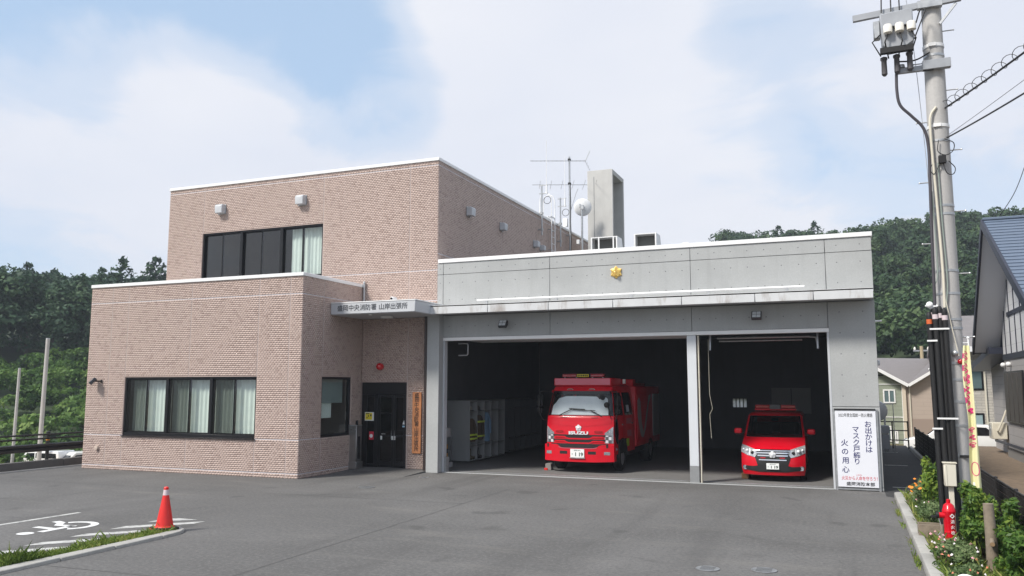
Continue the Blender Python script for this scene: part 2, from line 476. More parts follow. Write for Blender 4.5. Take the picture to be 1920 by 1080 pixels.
# ------------------------------------------------------------------ ground
def asphalt_mat(name, base, patch=True):
    m = bpy.data.materials.new(name); m.use_nodes = True
    t = NT(m.node_tree); b = m.node_tree.nodes['Principled BSDF']; L = m.node_tree.links
    geo = t.n('ShaderNodeNewGeometry').outputs['Position']
    big = t.noise(geo, 0.16, 5, 0.6, 0.6)
    mid = t.noise(geo, 1.1, 6, 0.65)
    fine = t.noise(geo, 55, 3, 0.7)
    c = t.mix(t.ramp(big, [(0.34, 0), (0.66, 1)]), tuple(x * 0.72 for x in base), tuple(x * 1.22 for x in base))
    c = t.mix(t.ramp(mid, [(0.3, 0.30), (0.62, 0)]), c, tuple(x * 0.78 for x in base))
    grit = t.noise(geo, 15, 5, 0.8)
    c = t.mix(t.ramp(grit, [(0.36, 0.75), (0.50, 0.0)]), c, tuple(x * 0.62 for x in base))
    c = t.mix(t.ramp(grit, [(0.52, 0.0), (0.66, 0.6)]), c, (base[0] * 1.6, base[1] * 1.58, base[2] * 1.52))
    c = t.mix(t.ramp(fine, [(0.30, 0.5), (0.5, 0.0)]), c, tuple(x * 0.55 for x in base))
    c = t.mix(t.ramp(fine, [(0.62, 0.0), (0.8, 0.5)]), c, tuple(x * 1.8 for x in base))
    # dusty, paler runs and a few oil marks
    st = t.noise(t.mapping(geo, rot=(0, 0, 0.35), scale=(0.35, 1.6, 1)), 0.9, 6, 0.6)
    c = t.mix(t.ramp(st, [(0.56, 0.0), (0.78, 0.45)]), c, (base[0] * 1.55, base[1] * 1.5, base[2] * 1.4))
    trk = t.noise(t.mapping(geo, rot=(0, 0, -0.12), scale=(1.1, 0.10, 1)), 1.0, 4, 0.55, 0.3)
    c = t.mix(t.ramp(trk, [(0.54, 0.0), (0.68, 0.42)]), c, tuple(x * 0.60 for x in base))
    oil = t.noise(geo, 0.9, 2, 0.4, 0.2)
    c = t.mix(t.ramp(oil, [(0.66, 0.0), (0.72, 0.5)]), c, tuple(x * 0.5 for x in base))
    # thin hairline cracks
    vor = t.n('ShaderNodeTexVoronoi', {'Vector': t.mix(0.06, geo, t.noise(geo, 1.4, 4, 0.6, 0, 1)) if False else geo, 'Scale': 0.22}, feature='DISTANCE_TO_EDGE').outputs['Distance']
    crk = t.math('ADD', vor, t.math('MULTIPLY', t.math('SUBTRACT', mid, 0.5), 0.09))
    c = t.mix(t.ramp(t.math('ABSOLUTE', crk), [(0.0, 0.16), (0.005, 0.0)]), c, tuple(x * 0.4 for x in base))
    L.new(c, b.inputs['Base Color'])
    b.inputs['Roughness'].default_value = 0.88
    b.inputs['Specular IOR Level'].default_value = 0.35
    h = t.math('ADD', t.math('MULTIPLY', fine, 0.6), t.math('MULTIPLY', mid, 0.5))
    bn = t.n('ShaderNodeBump', {'Height': h, 'Strength': 0.55, 'Distance': 0.012})
    L.new(bn.outputs[0], b.inputs['Normal'])
    return m
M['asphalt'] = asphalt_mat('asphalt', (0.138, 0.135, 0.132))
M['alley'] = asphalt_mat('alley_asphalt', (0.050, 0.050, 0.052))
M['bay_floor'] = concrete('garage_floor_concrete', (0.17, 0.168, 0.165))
def earth_mat():
    m = bpy.data.materials.new('earth_and_grass'); m.use_nodes = True
    t = NT(m.node_tree); b = m.node_tree.nodes['Principled BSDF']; L = m.node_tree.links
    geo = t.n('ShaderNodeNewGeometry').outputs['Position']
    a = t.noise(geo, 0.08, 5, 0.6); f = t.noise(geo, 3, 5, 0.7)
    c = t.mix(t.ramp(a, [(0.4, 0), (0.6, 1)]), (0.045, 0.075, 0.022), (0.26, 0.19, 0.10))
    c = t.mix(t.ramp(f, [(0.3, 0.5), (0.7, 0)]), c, (0.03, 0.045, 0.018))
    L.new(c, b.inputs['Base Color']); b.inputs['Roughness'].default_value = 0.95
    return m
M['earth'] = earth_mat()
M['dirt_lot'] = mat('tan_dirt_yard', (0.42, 0.31, 0.19), 0.95, noise=0.15, nscale=0.4)
M['hill_floor'] = mat('undergrowth_floor', (0.030, 0.050, 0.018), 0.95, noise=0.4, nscale=0.3)

def sm(a, b, x):
    t = np.clip((x - a) / (b - a), 0, 1); return t * t * (3 - 2 * t)

def ground_z(x, y):
    """terrain height beyond the lot: falls away to the left and behind, level elsewhere"""
    d = np.maximum(np.maximum(-24.9 - x, 0), 0)
    z = -3.3 * sm(0.0, 9.0, d) - 0.5 * sm(40.3, 41.2, y) * sm(0.4, 0.8, x)
    return z

def make_ground():
    xs = np.unique(np.concatenate([np.linspace(-900, -200, 8), np.linspace(-200, -40, 30), np.linspace(-40, -20, 41), np.linspace(-20, 60, 17), np.array([0.3, 0.5, 0.7, 0.9, 1.2]), np.linspace(60, 900, 10)]))
    ys = np.unique(np.concatenate([np.linspace(-900, -60, 9), np.linspace(-60, 200, 40), np.linspace(39, 42, 13), np.linspace(200, 900, 8)]))
    X, Y = np.meshgrid(xs, ys, indexing='ij')
    Z = ground_z(X, Y) - 0.03
    v = np.stack([X, Y, Z], -1).reshape(-1, 3)
    ny = len(ys); i = np.arange(len(xs) - 1)[:, None]; j = np.arange(ny - 1)[None]
    a = (i * ny + j).ravel()
    f = np.stack([a, a + ny, a + ny + 1, a + 1], -1)
    return mesh_np('ground', v, f, M['earth'], kind='structure', smooth=True)
make_ground()

def sheet(name, poly, z, m, kind='structure', parent=None, th=None):
    mb = MB()
    n = len(poly)
    tri = tessellate_polygon([[Vector((p[0], p[1], 0)) for p in poly]])
    mb.add([(p[0], p[1], z) for p in poly], tri)
    o = mb.build(name, m, parent, smooth=False)
    me = o.data
    if me.polygons and me.polygons[0].normal.z < 0: me.flip_normals()
    if kind: o['kind'] = kind
    return o
sheet('parking_lot', [(-24.75, -20), (1.02, -20), (1.02, 21.62), (0.72, 21.9), (0.72, 24), (-24.75, 24)], 0.0, M['asphalt'])
sheet('street', [(-24.75, -26), (14, -26), (14, 2.0), (1.02, 2.0), (1.02, -20), (-24.75, -20)], -0.006, M['asphalt'])
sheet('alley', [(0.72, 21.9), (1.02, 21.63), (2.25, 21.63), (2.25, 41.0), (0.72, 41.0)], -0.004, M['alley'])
sheet('dirt_yard', [(-72, 22), (-35, 22), (-35, 56), (-72, 56)], -3.29, M['dirt_lot'])

# concrete apron strip at the base of the entrance (slopes up to the door)
MB().prism([(21.2, 0.002), (22.9, 0.065), (23.3, 0.065), (23.3, -0.02), (21.2, -0.02)], 'x', -14.58, -12.06).build('entrance_ramp', M['asphalt'], smooth=False, kind='structure')

# ------------------------------------------------------------------ hills
def hill_h(x, y):
    r = np.hypot(x, y); az = np.degrees(np.arctan2(x, y))
    left = -3.3 + np.interp(r, [60, 70, 84, 100, 115, 150, 220, 330, 420], [-0.3, 0.2, 3.6, 7.9, 9.3, 13.5, 20, 22, -6])
    right = np.interp(r, [60, 82, 100, 130, 170, 200, 260, 330, 420], [-1.0, 0.1, 5, 14.5, 25.5, 28.5, 30, 26, -6])
    right = right - 1.3 * (1 - sm(-2.5, 3.0, az)) * sm(120, 160, r)
    midh = -2 + np.interp(r, [60, 90, 150, 220, 330, 420], [-0.8, 0, 6, 14, 14, -6])
    wl = sm(-26, -40, az) if False else 1 - sm(-42, -28, az)
    wr = sm(-18, -7, az)
    h = left * wl + right * wr + midh * (1 - wl) * (1 - wr)
    edge = sm(-125, -100, az) * (1 - sm(38, 60, az))
    bump = 0.7 * np.sin(x * 0.11 + 1) * np.cos(y * 0.09)
    return (h + bump) * edge - 5 * (1 - edge)

def make_hills():
    rr = np.linspace(60, 420, 49); aa = np.radians(np.linspace(-128, 62, 96))
    Rr, A = np.meshgrid(rr, aa, indexing='ij')
    X = Rr * np.sin(A); Y = Rr * np.cos(A)
    v = np.stack([X, Y, hill_h(X, Y)], -1).reshape(-1, 3)
    n = len(aa); i = np.arange(len(rr) - 1)[:, None]; j = np.arange(n - 1)[None]
    a = (i * n + j).ravel()
    f = np.stack([a, a + 1, a + n + 1, a + n], -1)
    mesh_np('hills', v, f, M['hill_floor'], kind='structure', smooth=True)
make_hills()

# ------------------------------------------------------------------ fire station
XA, XR, XB, XBL, XUL = -11.86, 0.71, -14.58, -22.96, -23.05
YF, YL, YB = 22.87, 19.65, 41.6
ZL, ZU, ZG = 5.92, 9.92, 6.60
FS = thing('fire_station', 'flat roofed fire station of pinkish brown tile with pale concrete garage', 'building', (0, 0, 0))

def frame_mat(dirv, inward, org):
    m = Matrix.Identity(4)
    m.col[0][:3] = dirv; m.col[1][:3] = inward; m.col[2][:3] = (0, 0, 1); m.col[3][:3] = org
    return m

def wall_slab(name, mtx, L, z0, z1, th, openings, m):
    """wall core with holes; local x runs along the wall, y inward, z up"""
    xs = sorted({0, L, *[o[0] for o in openings], *[o[1] for o in openings]})
    zs = sorted({z0, z1, *[o[2] for o in openings], *[o[3] for o in openings]})
    mb = MB()
    for i in range(len(xs) - 1):
        for j in range(len(zs) - 1):
            cx, cz = (xs[i] + xs[i + 1]) / 2, (zs[j] + zs[j + 1]) / 2
            if any(o[0] < cx < o[1] and o[2] < cz < o[3] for o in openings): continue
            mb.box(xs[i], xs[i + 1], 0, th, zs[j], zs[j + 1], 0, mtx)
    return mb.build(name, m, FS, smooth=False)

TW, TH_, TG = 0.105, 0.0590, 0.0022
def tile_field(parent, mtx, L, z0, z1, openings, vj, hj, jw=0.026, seed=0):
    rng = np.random.default_rng(100 + seed)
    xe = [0] + sorted(vj) + [L]; ze = [z0] + sorted(hj) + [z1]
    rects = []
    for i in range(len(xe) - 1):
        xa = xe[i] + (jw / 2 if i else 0); xb = xe[i + 1] - (jw / 2 if i < len(xe) - 2 else 0)
        for j in range(len(ze) - 1):
            za = ze[j] + (jw / 2 if j else 0); zb = ze[j + 1] - (jw / 2 if j < len(ze) - 2 else 0)
            nr = max(1, round((zb - za) / TH_)); ph = (zb - za) / nr
            for k in range(nr):
                off = (k % 2) * TW / 2
                a = np.arange(xa - off, xb, TW); b = a + TW
                a = np.maximum(a, xa); b = np.minimum(b, xb)
                ok = b - a > 0.018
                a, b = a[ok], b[ok]
                zc0, zc1 = za + k * ph, za + (k + 1) * ph
                for (oa, ob, oz0, oz1) in openings:
                    if zc1 > oz0 + 0.012 and zc0 < oz1 - 0.012:
                        mid = (a + b) / 2
                        keep = ~((a >= oa - 1e-4) & (b <= ob + 1e-4))
                        a, b, mid = a[keep], b[keep], mid[keep]
                        b = np.where((a < oa) & (b > oa), oa, b)
                        a = np.where((a < ob) & (b > ob), ob, a)
                        ok = b - a > 0.012
                        a, b = a[ok], b[ok]
                rects.append(np.stack([a, b, np.full_like(a, zc0), np.full_like(a, zc1)], -1))
    r = np.concatenate(rects); g = TG / 2
    jm = MB()
    def hole(x, z): return any(o[0] - 0.01 < x < o[1] + 0.01 and o[2] - 0.01 < z < o[3] + 0.01 for o in openings)
    for z in hj:
        cuts = sorted({0.0, L, *[v for o in openings if o[2] - 0.02 < z < o[3] + 0.02 for v in (o[0], o[1])]})
        for a, b in zip(cuts[:-1], cuts[1:]):
            if not hole((a + b) / 2, z): jm.box(a, b, -0.0032, 0.0006, z - jw * 0.45, z + jw * 0.45, 0, mtx)
    for x in vj:
        cuts = sorted({z0, z1, *[v for o in openings if o[0] - 0.02 < x < o[1] + 0.02 for v in (o[2], o[3])], *[zz for zz in hj]})
        for a, b in zip(cuts[:-1], cuts[1:]):
            if not hole(x, (a + b) / 2): jm.box(x - jw * 0.33, x + jw * 0.33, -0.0028, 0.0006, a + jw * 0.46, b - jw * 0.46, 1, mtx)
    if jm.v: jm.build('movement_joint', [M['sealant'], M['joint_soft']], parent, smooth=False, kind='stuff')
    a, b, c, d = r[:, 0] + g, r[:, 1] - g, r[:, 2] + g, r[:, 3] - g
    n = len(r); p = 0.0024 + rng.uniform(-0.0003, 0.0003, n)
    zero = np.full(n, 0.001)
    V = np.stack([np.stack([a, -p, c], -1), np.stack([b, -p, c], -1), np.stack([b, -p, d], -1), np.stack([a, -p, d], -1),
                  np.stack([a, zero, c], -1), np.stack([b, zero, c], -1), np.stack([b, zero, d], -1), np.stack([a, zero, d], -1)], 1).reshape(-1, 3)
    mt = np.array(mtx)
    V = V @ mt[:3, :3].T + mt[:3, 3]
    base = (np.arange(n) * 8)[:, None]
    F = np.concatenate([base + np.array([0, 1, 2, 3]), base + np.array([0, 4, 5, 1]), base + np.array([3, 2, 6, 7]), base + np.array([0, 3, 7, 4]), base + np.array([1, 5, 6, 2])])
    tone = rng.beta(2.4, 2.0, n) * 0.6 + 0.36
    dark = rng.random(n) < 0.20
    tone = np.where(dark, rng.uniform(0.0, 0.27, n), tone)
    return mesh_np('wall_tile', V, F, M['tile'], parent, {'tone': np.tile(tone, 5)}, kind='stuff')

TH = 0.22
# lower left block, front
mf = frame_mat((1, 0, 0), (0, 1, 0), (XBL, YL, 0))
opL = [(-21.31 - XBL, -16.13 - XBL, 1.08, 2.90)]
w_ = wall_slab('wall', mf, XB - XBL, 0, 5.82, TH, opL, M['mortar'])
tile_field(w_, mf, XB - XBL, 0.0, 5.82, opL, [0.95, 1.65, 4.25, 6.83, 7.95], [0.13, 1.08, 5.30], seed=1)
# lower left block, right flank (faces the entrance)
ms = frame_mat((0, 1, 0), (-1, 0, 0), (XB, YL, 0))
opS = [(20.70 - YL, 22.28 - YL, 1.09, 2.90)]
ws = wall_slab('wall', frame_mat((0, 1, 0), (-1, 0, 0), (XB - 0.002, YL + TH + 0.002, 0)), YF - YL - TH - 0.01, 0, 5.818, TH, [(opS[0][0] - TH, opS[0][1] - TH, 1.09, 2.90)], M['mortar'])
tile_field(ws, ms, YF - YL, 0.0, 5.82, opS, [1.05], [0.13, 1.09, 5.30], seed=2)
# left flank of the lower block
wall_slab('wall', frame_mat((0, -1, 0), (1, 0, 0), (XBL + 0.002, YF, 0)), YF - YL - TH - 0.002, 0, 5.818, TH, [], M['mortar'])
# upper block front (above the roof of the lower block, and the entrance wall beneath the canopy)
mu = frame_mat((1, 0, 0), (0, 1, 0), (XUL, YF, 0))
opU = [(-21.42 - XUL, -16.23 - XUL, 6.25, 8.10), (-14.60 - XUL, -12.91 - XUL, 0.0, 2.74)]
wu = wall_slab('wall', mu, XA - XUL, 0, 9.82, TH, opU, M['mortar'])
tile_field(wu, mu, XA - XUL, 5.75, 9.82, opU[:1], [1.65, 6.83, 10.17], [6.27, 9.68], seed=3)
me_ = frame_mat((1, 0, 0), (0, 1, 0), (XB, YF, 0))
opE = [(0.0, -12.91 - XB, 0.0, 2.74)]
tile_field(wu, me_, -12.10 - XB, 0.0, 4.78, opE, [1.70], [1.09], seed=4)
# stretch between the lower block and the canopy
tile_field(wu, me_, XA - XB, 4.83, 5.74, [], [1.70], [5.30], seed=5)
# upper block right flank above the garage roof
mr = frame_mat((0, 1, 0), (-1, 0, 0), (XA, YF, 0))
wr = wall_slab('wall', frame_mat((0, 1, 0), (-1, 0, 0), (XA - 0.002, YF + TH + 0.002, 0)), YB - YF - TH, 5.2, 9.818, TH, [], M['mortar'])
tile_field(wr, mr, YB - YF, 5.95, 9.82, [], [5.2, 10.4], [6.80, 9.68], seed=6)
wall_slab('wall', frame_mat((0, -1, 0), (1, 0, 0), (XUL + 0.002, YB, 0)), YB - YF - TH - 0.002, 0, 9.818, TH, [], M['mortar'])
wall_slab('wall', frame_mat((-1, 0, 0), (0, -1, 0), (XA - 0.225, YB + 0.1, 0)), XA - 0.225 - XUL - 0.23, 0, 9.815, TH, [], M['mortar'])
# roofs, floor slabs
bx('roof', XBL + 0.225, XB - 0.225, YL + 0.225, YF - 0.002, 5.50, 5.62, M['soffit'], FS)
bx('roof', XUL + 0.225, XA - 0.225, YF + 0.225, YB - 0.25, 9.45, 9.58, M['soffit'], FS)
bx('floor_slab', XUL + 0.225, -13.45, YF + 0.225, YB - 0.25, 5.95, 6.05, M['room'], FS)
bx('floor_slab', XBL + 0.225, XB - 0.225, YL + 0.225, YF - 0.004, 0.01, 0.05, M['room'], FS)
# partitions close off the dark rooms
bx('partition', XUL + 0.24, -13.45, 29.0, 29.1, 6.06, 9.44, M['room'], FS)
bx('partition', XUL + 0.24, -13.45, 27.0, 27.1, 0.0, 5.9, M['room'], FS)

def coping(pts, z, w=0.16, h=0.105, out=0.025):
    """white metal parapet coping pieces along each wall top"""
    for (x0, x1, y0, y1) in pts:
        bx('coping', x0, x1, y0, y1, z, z + h, M['white_metal'], FS, 0.008)
coping([(XBL - 0.03, XB + 0.03, YL - 0.035, YL + 0.26), (XB - 0.25, XB + 0.031, YL + 0.262, YF - 0.012), (XBL - 0.031, XBL + 0.25, YL + 0.262, YF - 0.012)], 5.822)
coping([(XUL - 0.03, XA + 0.03, YF - 0.035, YF + 0.26), (XA - 0.25, XA + 0.031, YF + 0.262, YB + 0.13), (XUL - 0.031, XUL + 0.25, YF + 0.262, YB + 0.13)], 9.822)
# rain downpipe in the inner corner, dark pipe beside the garage pier
MB().cyl((XB + 0.07, YF - 0.07, 5.12), (XB + 0.07, YF - 0.07, 5.97), 0.038).sphere((XB + 0.07, YF - 0.07, 5.98), 0.045, 10).build('downpipe', M['steel'], FS)
MB().box(-12.17, -12.065, 22.60, 22.86, 0.0, 4.79).build('downpipe', mat('dark_brown_pipe', (0.035, 0.022, 0.020), 0.4), FS, 0.02)

# ---- windows
def curtain(parent, x0, x1, y, z0, z1, m, fold=0.13, amp=0.022, seed=0):
    rng = random.Random(seed)
    n = max(8, int((x1 - x0) / 0.022)); vs = []; fs = []
    ph = rng.random() * 6
    for i in range(n + 1):
        x = x0 + (x1 - x0) * i / n
        yy = y + amp * math.sin(2 * math.pi * x / fold + ph + 0.9 * math.sin(x * 3.1 + ph)) + 0.012 * math.sin(x * 7)
        vs += [(x, yy, z0), (x, yy * 0.9 + y * 0.1, z1)]
    for i in range(n): fs.append((2 * i, 2 * i + 2, 2 * i + 3, 2 * i + 1))
    return MB().add(vs, fs).build('curtain', m, parent, fix=False)

def strip_window(org, rz, L, z0, z1, units, curtains, screens=True, seed=0, sill=0.10, label=None):
    f = MB()
    fw = 0.055
    f.box(0, L, 0.03, 0.17, z1 - fw, z1); f.box(0, L, 0.03, 0.17, z0, z0 + sill)
    f.box(0, fw, 0.031, 0.17, z0 + sill, z1 - fw); f.box(L - fw, L, 0.031, 0.17, z0 + sill, z1 - fw)
    uw = L / units
    for u in range(1, units): f.box(u * uw - 0.055, u * uw + 0.055, 0.032, 0.168, z0 + sill, z1 - fw)
    win = f.build('window', M['bronze'], FS, 0.006)
    win.location = org; win.rotation_euler = (0, 0, rz)
    MB().box(-0.03, L + 0.03, -0.055, 0.03, z0 - 0.025, z0).build('sill', M['bronze'], win, 0.005)
    for u in range(units):
        a = u * uw + (fw if u == 0 else 0.055); b = (u + 1) * uw - (fw if u == units - 1 else 0.055)
        mid = (a + b) / 2
        for k, (p, q, y) in enumerate(((a, mid + 0.03, 0.115), (mid - 0.03, b, 0.075))):
            s = MB(); sw = 0.042
            zz0, zz1 = z0 + sill, z1 - fw
            s.box(p, p + sw, y, y + 0.03, zz0, zz1); s.box(q - sw, q, y, y + 0.03, zz0, zz1)
            s.box(p + sw, q - sw, y, y + 0.03, zz0, zz0 + sw); s.box(p + sw, q - sw, y, y + 0.03, zz1 - sw, zz1)
            s.build('sash', M['bronze'], win, 0.004)
            bx('pane', p + sw, q - sw, y + 0.012, y + 0.018, zz0 + sw, zz1 - sw, M['win_glass'], win)
        if screens:
            bx('insect_screen', a + 0.04, mid - 0.03, 0.050, 0.053, z0 + sill + 0.03, z1 - fw - 0.03, M['screen'], win)
    for i, (c0, c1) in enumerate(curtains):
        curtain(win, c0, c1, 0.30, z0 + 0.06, z1 + 0.1, M['curtain'], 0.16, 0.02, seed + i)
    return win
strip_window((-21.31, YL, 0), 0, 5.18, 1.08, 2.90, 3, [(0.10, 1.70), (1.76, 3.44), (3.48, 5.12)], seed=1)
strip_window((-21.42, YF, 0), 0, 5.19, 6.25, 8.10, 3, [(3.72, 5.12)], screens=False, seed=5)
# flank window: fixed single light, half drawn blind
w = MB(); L = 1.58
for b_ in ((0, L, 2.83, 2.90), (0, L, 1.09, 1.17), (0, 0.06, 1.17, 2.83), (L - 0.06, L, 1.17, 2.83)): w.box(b_[0], b_[1], 0.03, 0.15, b_[2], b_[3])
win = w.build('window', M['bronze'], FS, 0.006); win.location = (XB, 20.70, 0); win.rotation_euler = (0, 0, R_(90))
bx('pane', 0.06, L - 0.06, 0.08, 0.086, 1.17, 2.83, M['win_glass'], win)
curtain(win, 0.45, 1.0, 0.32, 1.65, 2.85, M['curtain'], 0.12, 0.02, 3)
bx('blind', 0.1, L - 0.1, 0.26, 0.265, 2.1, 2.84, mat('grey_blind', (0.30, 0.34, 0.34), 0.8), win)

# ---- entrance door set
dz = 0.066
D = MB()
x0, x1 = -14.575, -12.915
yd = YF + 0.05
D.box(x0, x1, yd, yd + 0.10, 2.36, 2.74)
D.box(x0, -14.38, yd + 0.001, yd + 0.1, dz, 2.36); D.box(-14.12, -13.98, yd + 0.001, yd + 0.1, dz, 2.36); D.box(-12.985, x1, yd + 0.001, yd + 0.1, dz, 2.36)
D.box(-14.38, -14.12, yd + 0.001, yd + 0.1, dz, dz + 0.1); D.box(-14.38, -14.12, yd + 0.001, yd + 0.1, 2.26, 2.36)
door_set = D.build('door_frame', M['bronze'], FS, 0.006)
bx('side_light', -14.38, -14.12, yd + 0.045, yd + 0.052, dz + 0.1, 2.26, M['dark_glass'], door_set)
for (a, b, hs) in ((-13.975, -13.415, 1), (-13.405, -12.99, -1)):
    d = MB(); yy = yd + 0.03; s_ = 0.075
    d.box(a, a + s_, yy, yy + 0.05, dz + 0.02, 2.35); d.box(b - s_, b, yy, yy + 0.05, dz + 0.02, 2.35)
    d.box(a + s_, b - s_, yy, yy + 0.05, dz + 0.02, dz + 0.20); d.box(a + s_, b - s_, yy, yy + 0.05, 2.25, 2.35)
    d.box(a + s_, b - s_, yy, yy + 0.05, 1.02, 1.08)
    if hs == 1: d.box(a + s_, b - s_, yy + 0.005, yy + 0.045, 1.74, 1.78)
    leaf = d.build('door', M['bronze'], FS, 0.005)
    for (c0, c1) in ((dz + 0.20, 1.02), (1.08, 2.25)):
        bx('pane', a + s_, b - s_, yy + 0.022, yy + 0.028, c0, c1, M['dark_glass'], leaf)
    xh = b - 0.05 if hs == 1 else a + 0.05
    MB().tube([(xh, yy - 0.002, 0.97), (xh, yy - 0.045, 0.97), (xh - hs * 0.0, yy - 0.045, 1.25), (xh, yy - 0.002, 1.25)], 0.011, 8).build('handle', M['steel'], leaf)
    bx('sticker', (a + 0.09) if hs == 1 else (a + 0.008), (a + 0.155) if hs == 1 else a + 0.068, yy - 0.004, yy - 0.001, 0.93, 1.05, M['plate'], leaf)
    if hs == 1:
        bx('sticker', b - 0.068, b - 0.008, yy - 0.004, yy - 0.001, 0.93, 1.05, M['plate'], leaf)
        bx('pull_plate', a + 0.13, a + 0.27, yy - 0.012, yy - 0.002, 1.10, 1.125, M['steel'], leaf)
    else:
        MB().prism([(b - 0.10, 1.42), (b - 0.02, 1.42), (b - 0.045, 1.55)], 'y', yy - 0.004, yy - 0.001).build('sticker', M['plate'], leaf)
        bx('sticker', b - 0.10, b - 0.02, yy - 0.004, yy - 0.001, 1.33, 1.38, mat('pale_blue_print', (0.35, 0.55, 0.70), 0.5), leaf)
# notices on the side light
nb = MB().box(-14.45, -14.12, yd - 0.012, yd - 0.004, 1.52, 1.79)
nt = nb.build('notice', M['plate'], door_set)
yb_ = MB().box(-14.43, -14.18, yd - 0.016, yd - 0.012, 1.55, 1.77).build('notice_print', M['yellow'], door_set)
q = MB()
for (a, b, c, d) in ((-14.41, -14.28, 1.725, 1.755), (-14.25, -14.20, 1.66, 1.72), (-14.33, -14.30, 1.64, 1.70), (-14.38, -14.35, 1.60, 1.64)): q.box(a, b, yd - 0.018, yd - 0.016, c, d)
q.build('notice_print', M['black_print'], door_set)
bx('notice', -14.28, -14.115, yd - 0.012, yd - 0.004, 0.92, 1.18, M['red_print'], door_set)
MB().lathe([(0.028, 0), (0.06, 0), (0.06, 0.004), (0.028, 0.004)], (-14.2, yd - 0.014, 1.04), 16, 0, Matrix.Rotation(R_(90), 4, 'X')).build('notice_print', M['plate'], door_set)
bx('hall_wall', -14.6, -12.9, 25.5, 25.6, 0.0, 2.8, M['room'], FS)
bx('hall_floor', -14.6, -12.9, YF + 0.23, 25.5, 0.03, 0.062, M['room'], FS)
bx('hall_wall', -14.72, -14.62, YF + 0.23, 25.5, 0.0, 2.8, M['room'], FS)
bx('hall_ceiling', -14.6, -13.3, YF + 0.23, 25.5, 2.8, 2.9, M['room'], FS)

# ---- entrance canopy with the station's name
CY, CZ0, CZ1 = 21.05, 4.79, 5.145
CX0, CX1 = -14.572, -11.645
can = MB().box(CX0, CX1, CY, YF - 0.012, CZ0, CZ1 - 0.02).build('canopy', M['grey_panel'], FS, 0.012)
bx('canopy_edge', CX0 - 0.0, CX1 + 0.015, CY - 0.012, YF - 0.014, CZ1 - 0.019, CZ1 + 0.012, M['white_metal'], can, 0.005)
bx('canopy_soffit', CX0 + 0.03, CX1 - 0.03, CY + 0.03, YF - 0.02, CZ0 - 0.012, CZ0 - 0.001, M['soffit'], can)
name = '盛岡中央消防署 山岸出張所'
tx = MB(); chars = [c for c in name]
# letters spaced evenly, a narrower gap where the words part
xs_ = []; xc = 0.0
for c in chars:
    if c == ' ': xc += 0.07; continue
    xs_.append((c, xc)); xc += 0.198
tot = xs_[-1][1]
for c, xx in xs_:
    put_text(tx, c, 0.20, (-13.115 - tot / 2 + xx, CY - 0.004, 4.975), extrude=0.004)
tx.build('lettering', M['letter_grey'], can, fix=False, smooth=False)
MB().lathe([(0.19, 0), (0.19, 0.05), (0.15, 0.075)], (-13.1, 21.9, CZ0 - 0.085), 20).build('ceiling_light', mat('opal_light_cover', (0.7, 0.7, 0.68), 0.4), can)
MB().lathe([(0.05, 0), (0.06, 0.02)], (-13.35, 21.35, CZ0 - 0.033), 14).build('downlight', M['white_metal'], can)

# ---- garage: concrete front
P = 0.05
core = MB()
core.box(-12.05, -11.63, YF - 0.30, YF + 0.30, 0, 4.79)               # left pier, a little proud
gwall = core.build('pier', M['concrete'], FS, 0.01)
bx('pier_base', -11.635, -11.50, YF + 0.0, YF + 0.20, 0, 0.46, M['concrete_dark'], FS)
cw = MB()
cw.box(XA + 0.012, XR - 0.02, YF + 0.02, YF + 0.28, 4.12, 6.46)
cw.box(-0.40, XR - 0.02, YF + 0.02, YF + 0.28, 0.0, 4.12)
cw.build('wall', M['concrete_dark'], FS, smooth=False)
gx = [XA, -11.65, -8.10, -3.94, -0.42, XR]
G_ = 0.0065
holes = MB()
def panel(x0, x1, z0, z1, hole=True):
    o = bx('concrete_panel', x0 + G_, x1 - (G_ if x1 < XR else 0), YF - 0.02, YF + 0.019, z0 + G_, z1 - G_, M['concrete'], FS, 0.006)
    nx = max(1, round((x1 - x0) / 0.46)); nz = max(1, round((z1 - z0) / 0.55))
    if not hole: return
    for i in range(nx):
        for j in range(nz):
            px, pz = x0 + (i + 0.5) * (x1 - x0) / nx, z0 + (j + 0.5) * (z1 - z0) / nz
            holes.lathe([(0.016, 0.0), (0.012, 0.002)], (px, YF - 0.021, pz), 8, 0, Matrix.Rotation(R_(90), 4, 'X'))
for i in range(5):
    panel(gx[i], gx[i + 1], 6.10, 6.47)
    panel(gx[i], gx[i + 1], 5.03, 6.10)
    panel(gx[i], gx[i + 1], 4.12, 4.80) if i < 4 else None
panel(-0.42, XR, 2.09, 4.80); panel(-0.42, XR, 0.09, 2.09); panel(-0.42, XR, 0.0, 0.09, False)
holes.build('tie_hole', M['hole'], FS, kind='stuff', fix=False)
# right flank of the garage, roof and back
bx('wall', XR - 0.28, XR - 0.002, YF + 0.282, 36.3, 0, 6.46, M['concrete'], FS)
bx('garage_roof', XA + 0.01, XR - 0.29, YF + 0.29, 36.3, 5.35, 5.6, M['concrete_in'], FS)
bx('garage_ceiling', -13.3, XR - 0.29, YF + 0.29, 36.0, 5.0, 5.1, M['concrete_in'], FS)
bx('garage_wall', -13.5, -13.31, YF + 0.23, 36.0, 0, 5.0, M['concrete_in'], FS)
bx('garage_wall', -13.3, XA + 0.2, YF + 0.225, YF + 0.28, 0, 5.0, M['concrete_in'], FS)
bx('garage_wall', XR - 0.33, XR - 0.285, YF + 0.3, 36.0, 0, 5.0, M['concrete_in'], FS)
coping([(XA + 0.032, XR + 0.03, YF - 0.055, YF + 0.31), (XR - 0.30, XR + 0.031, YF + 0.312, 36.35)], 6.472, h=0.12)
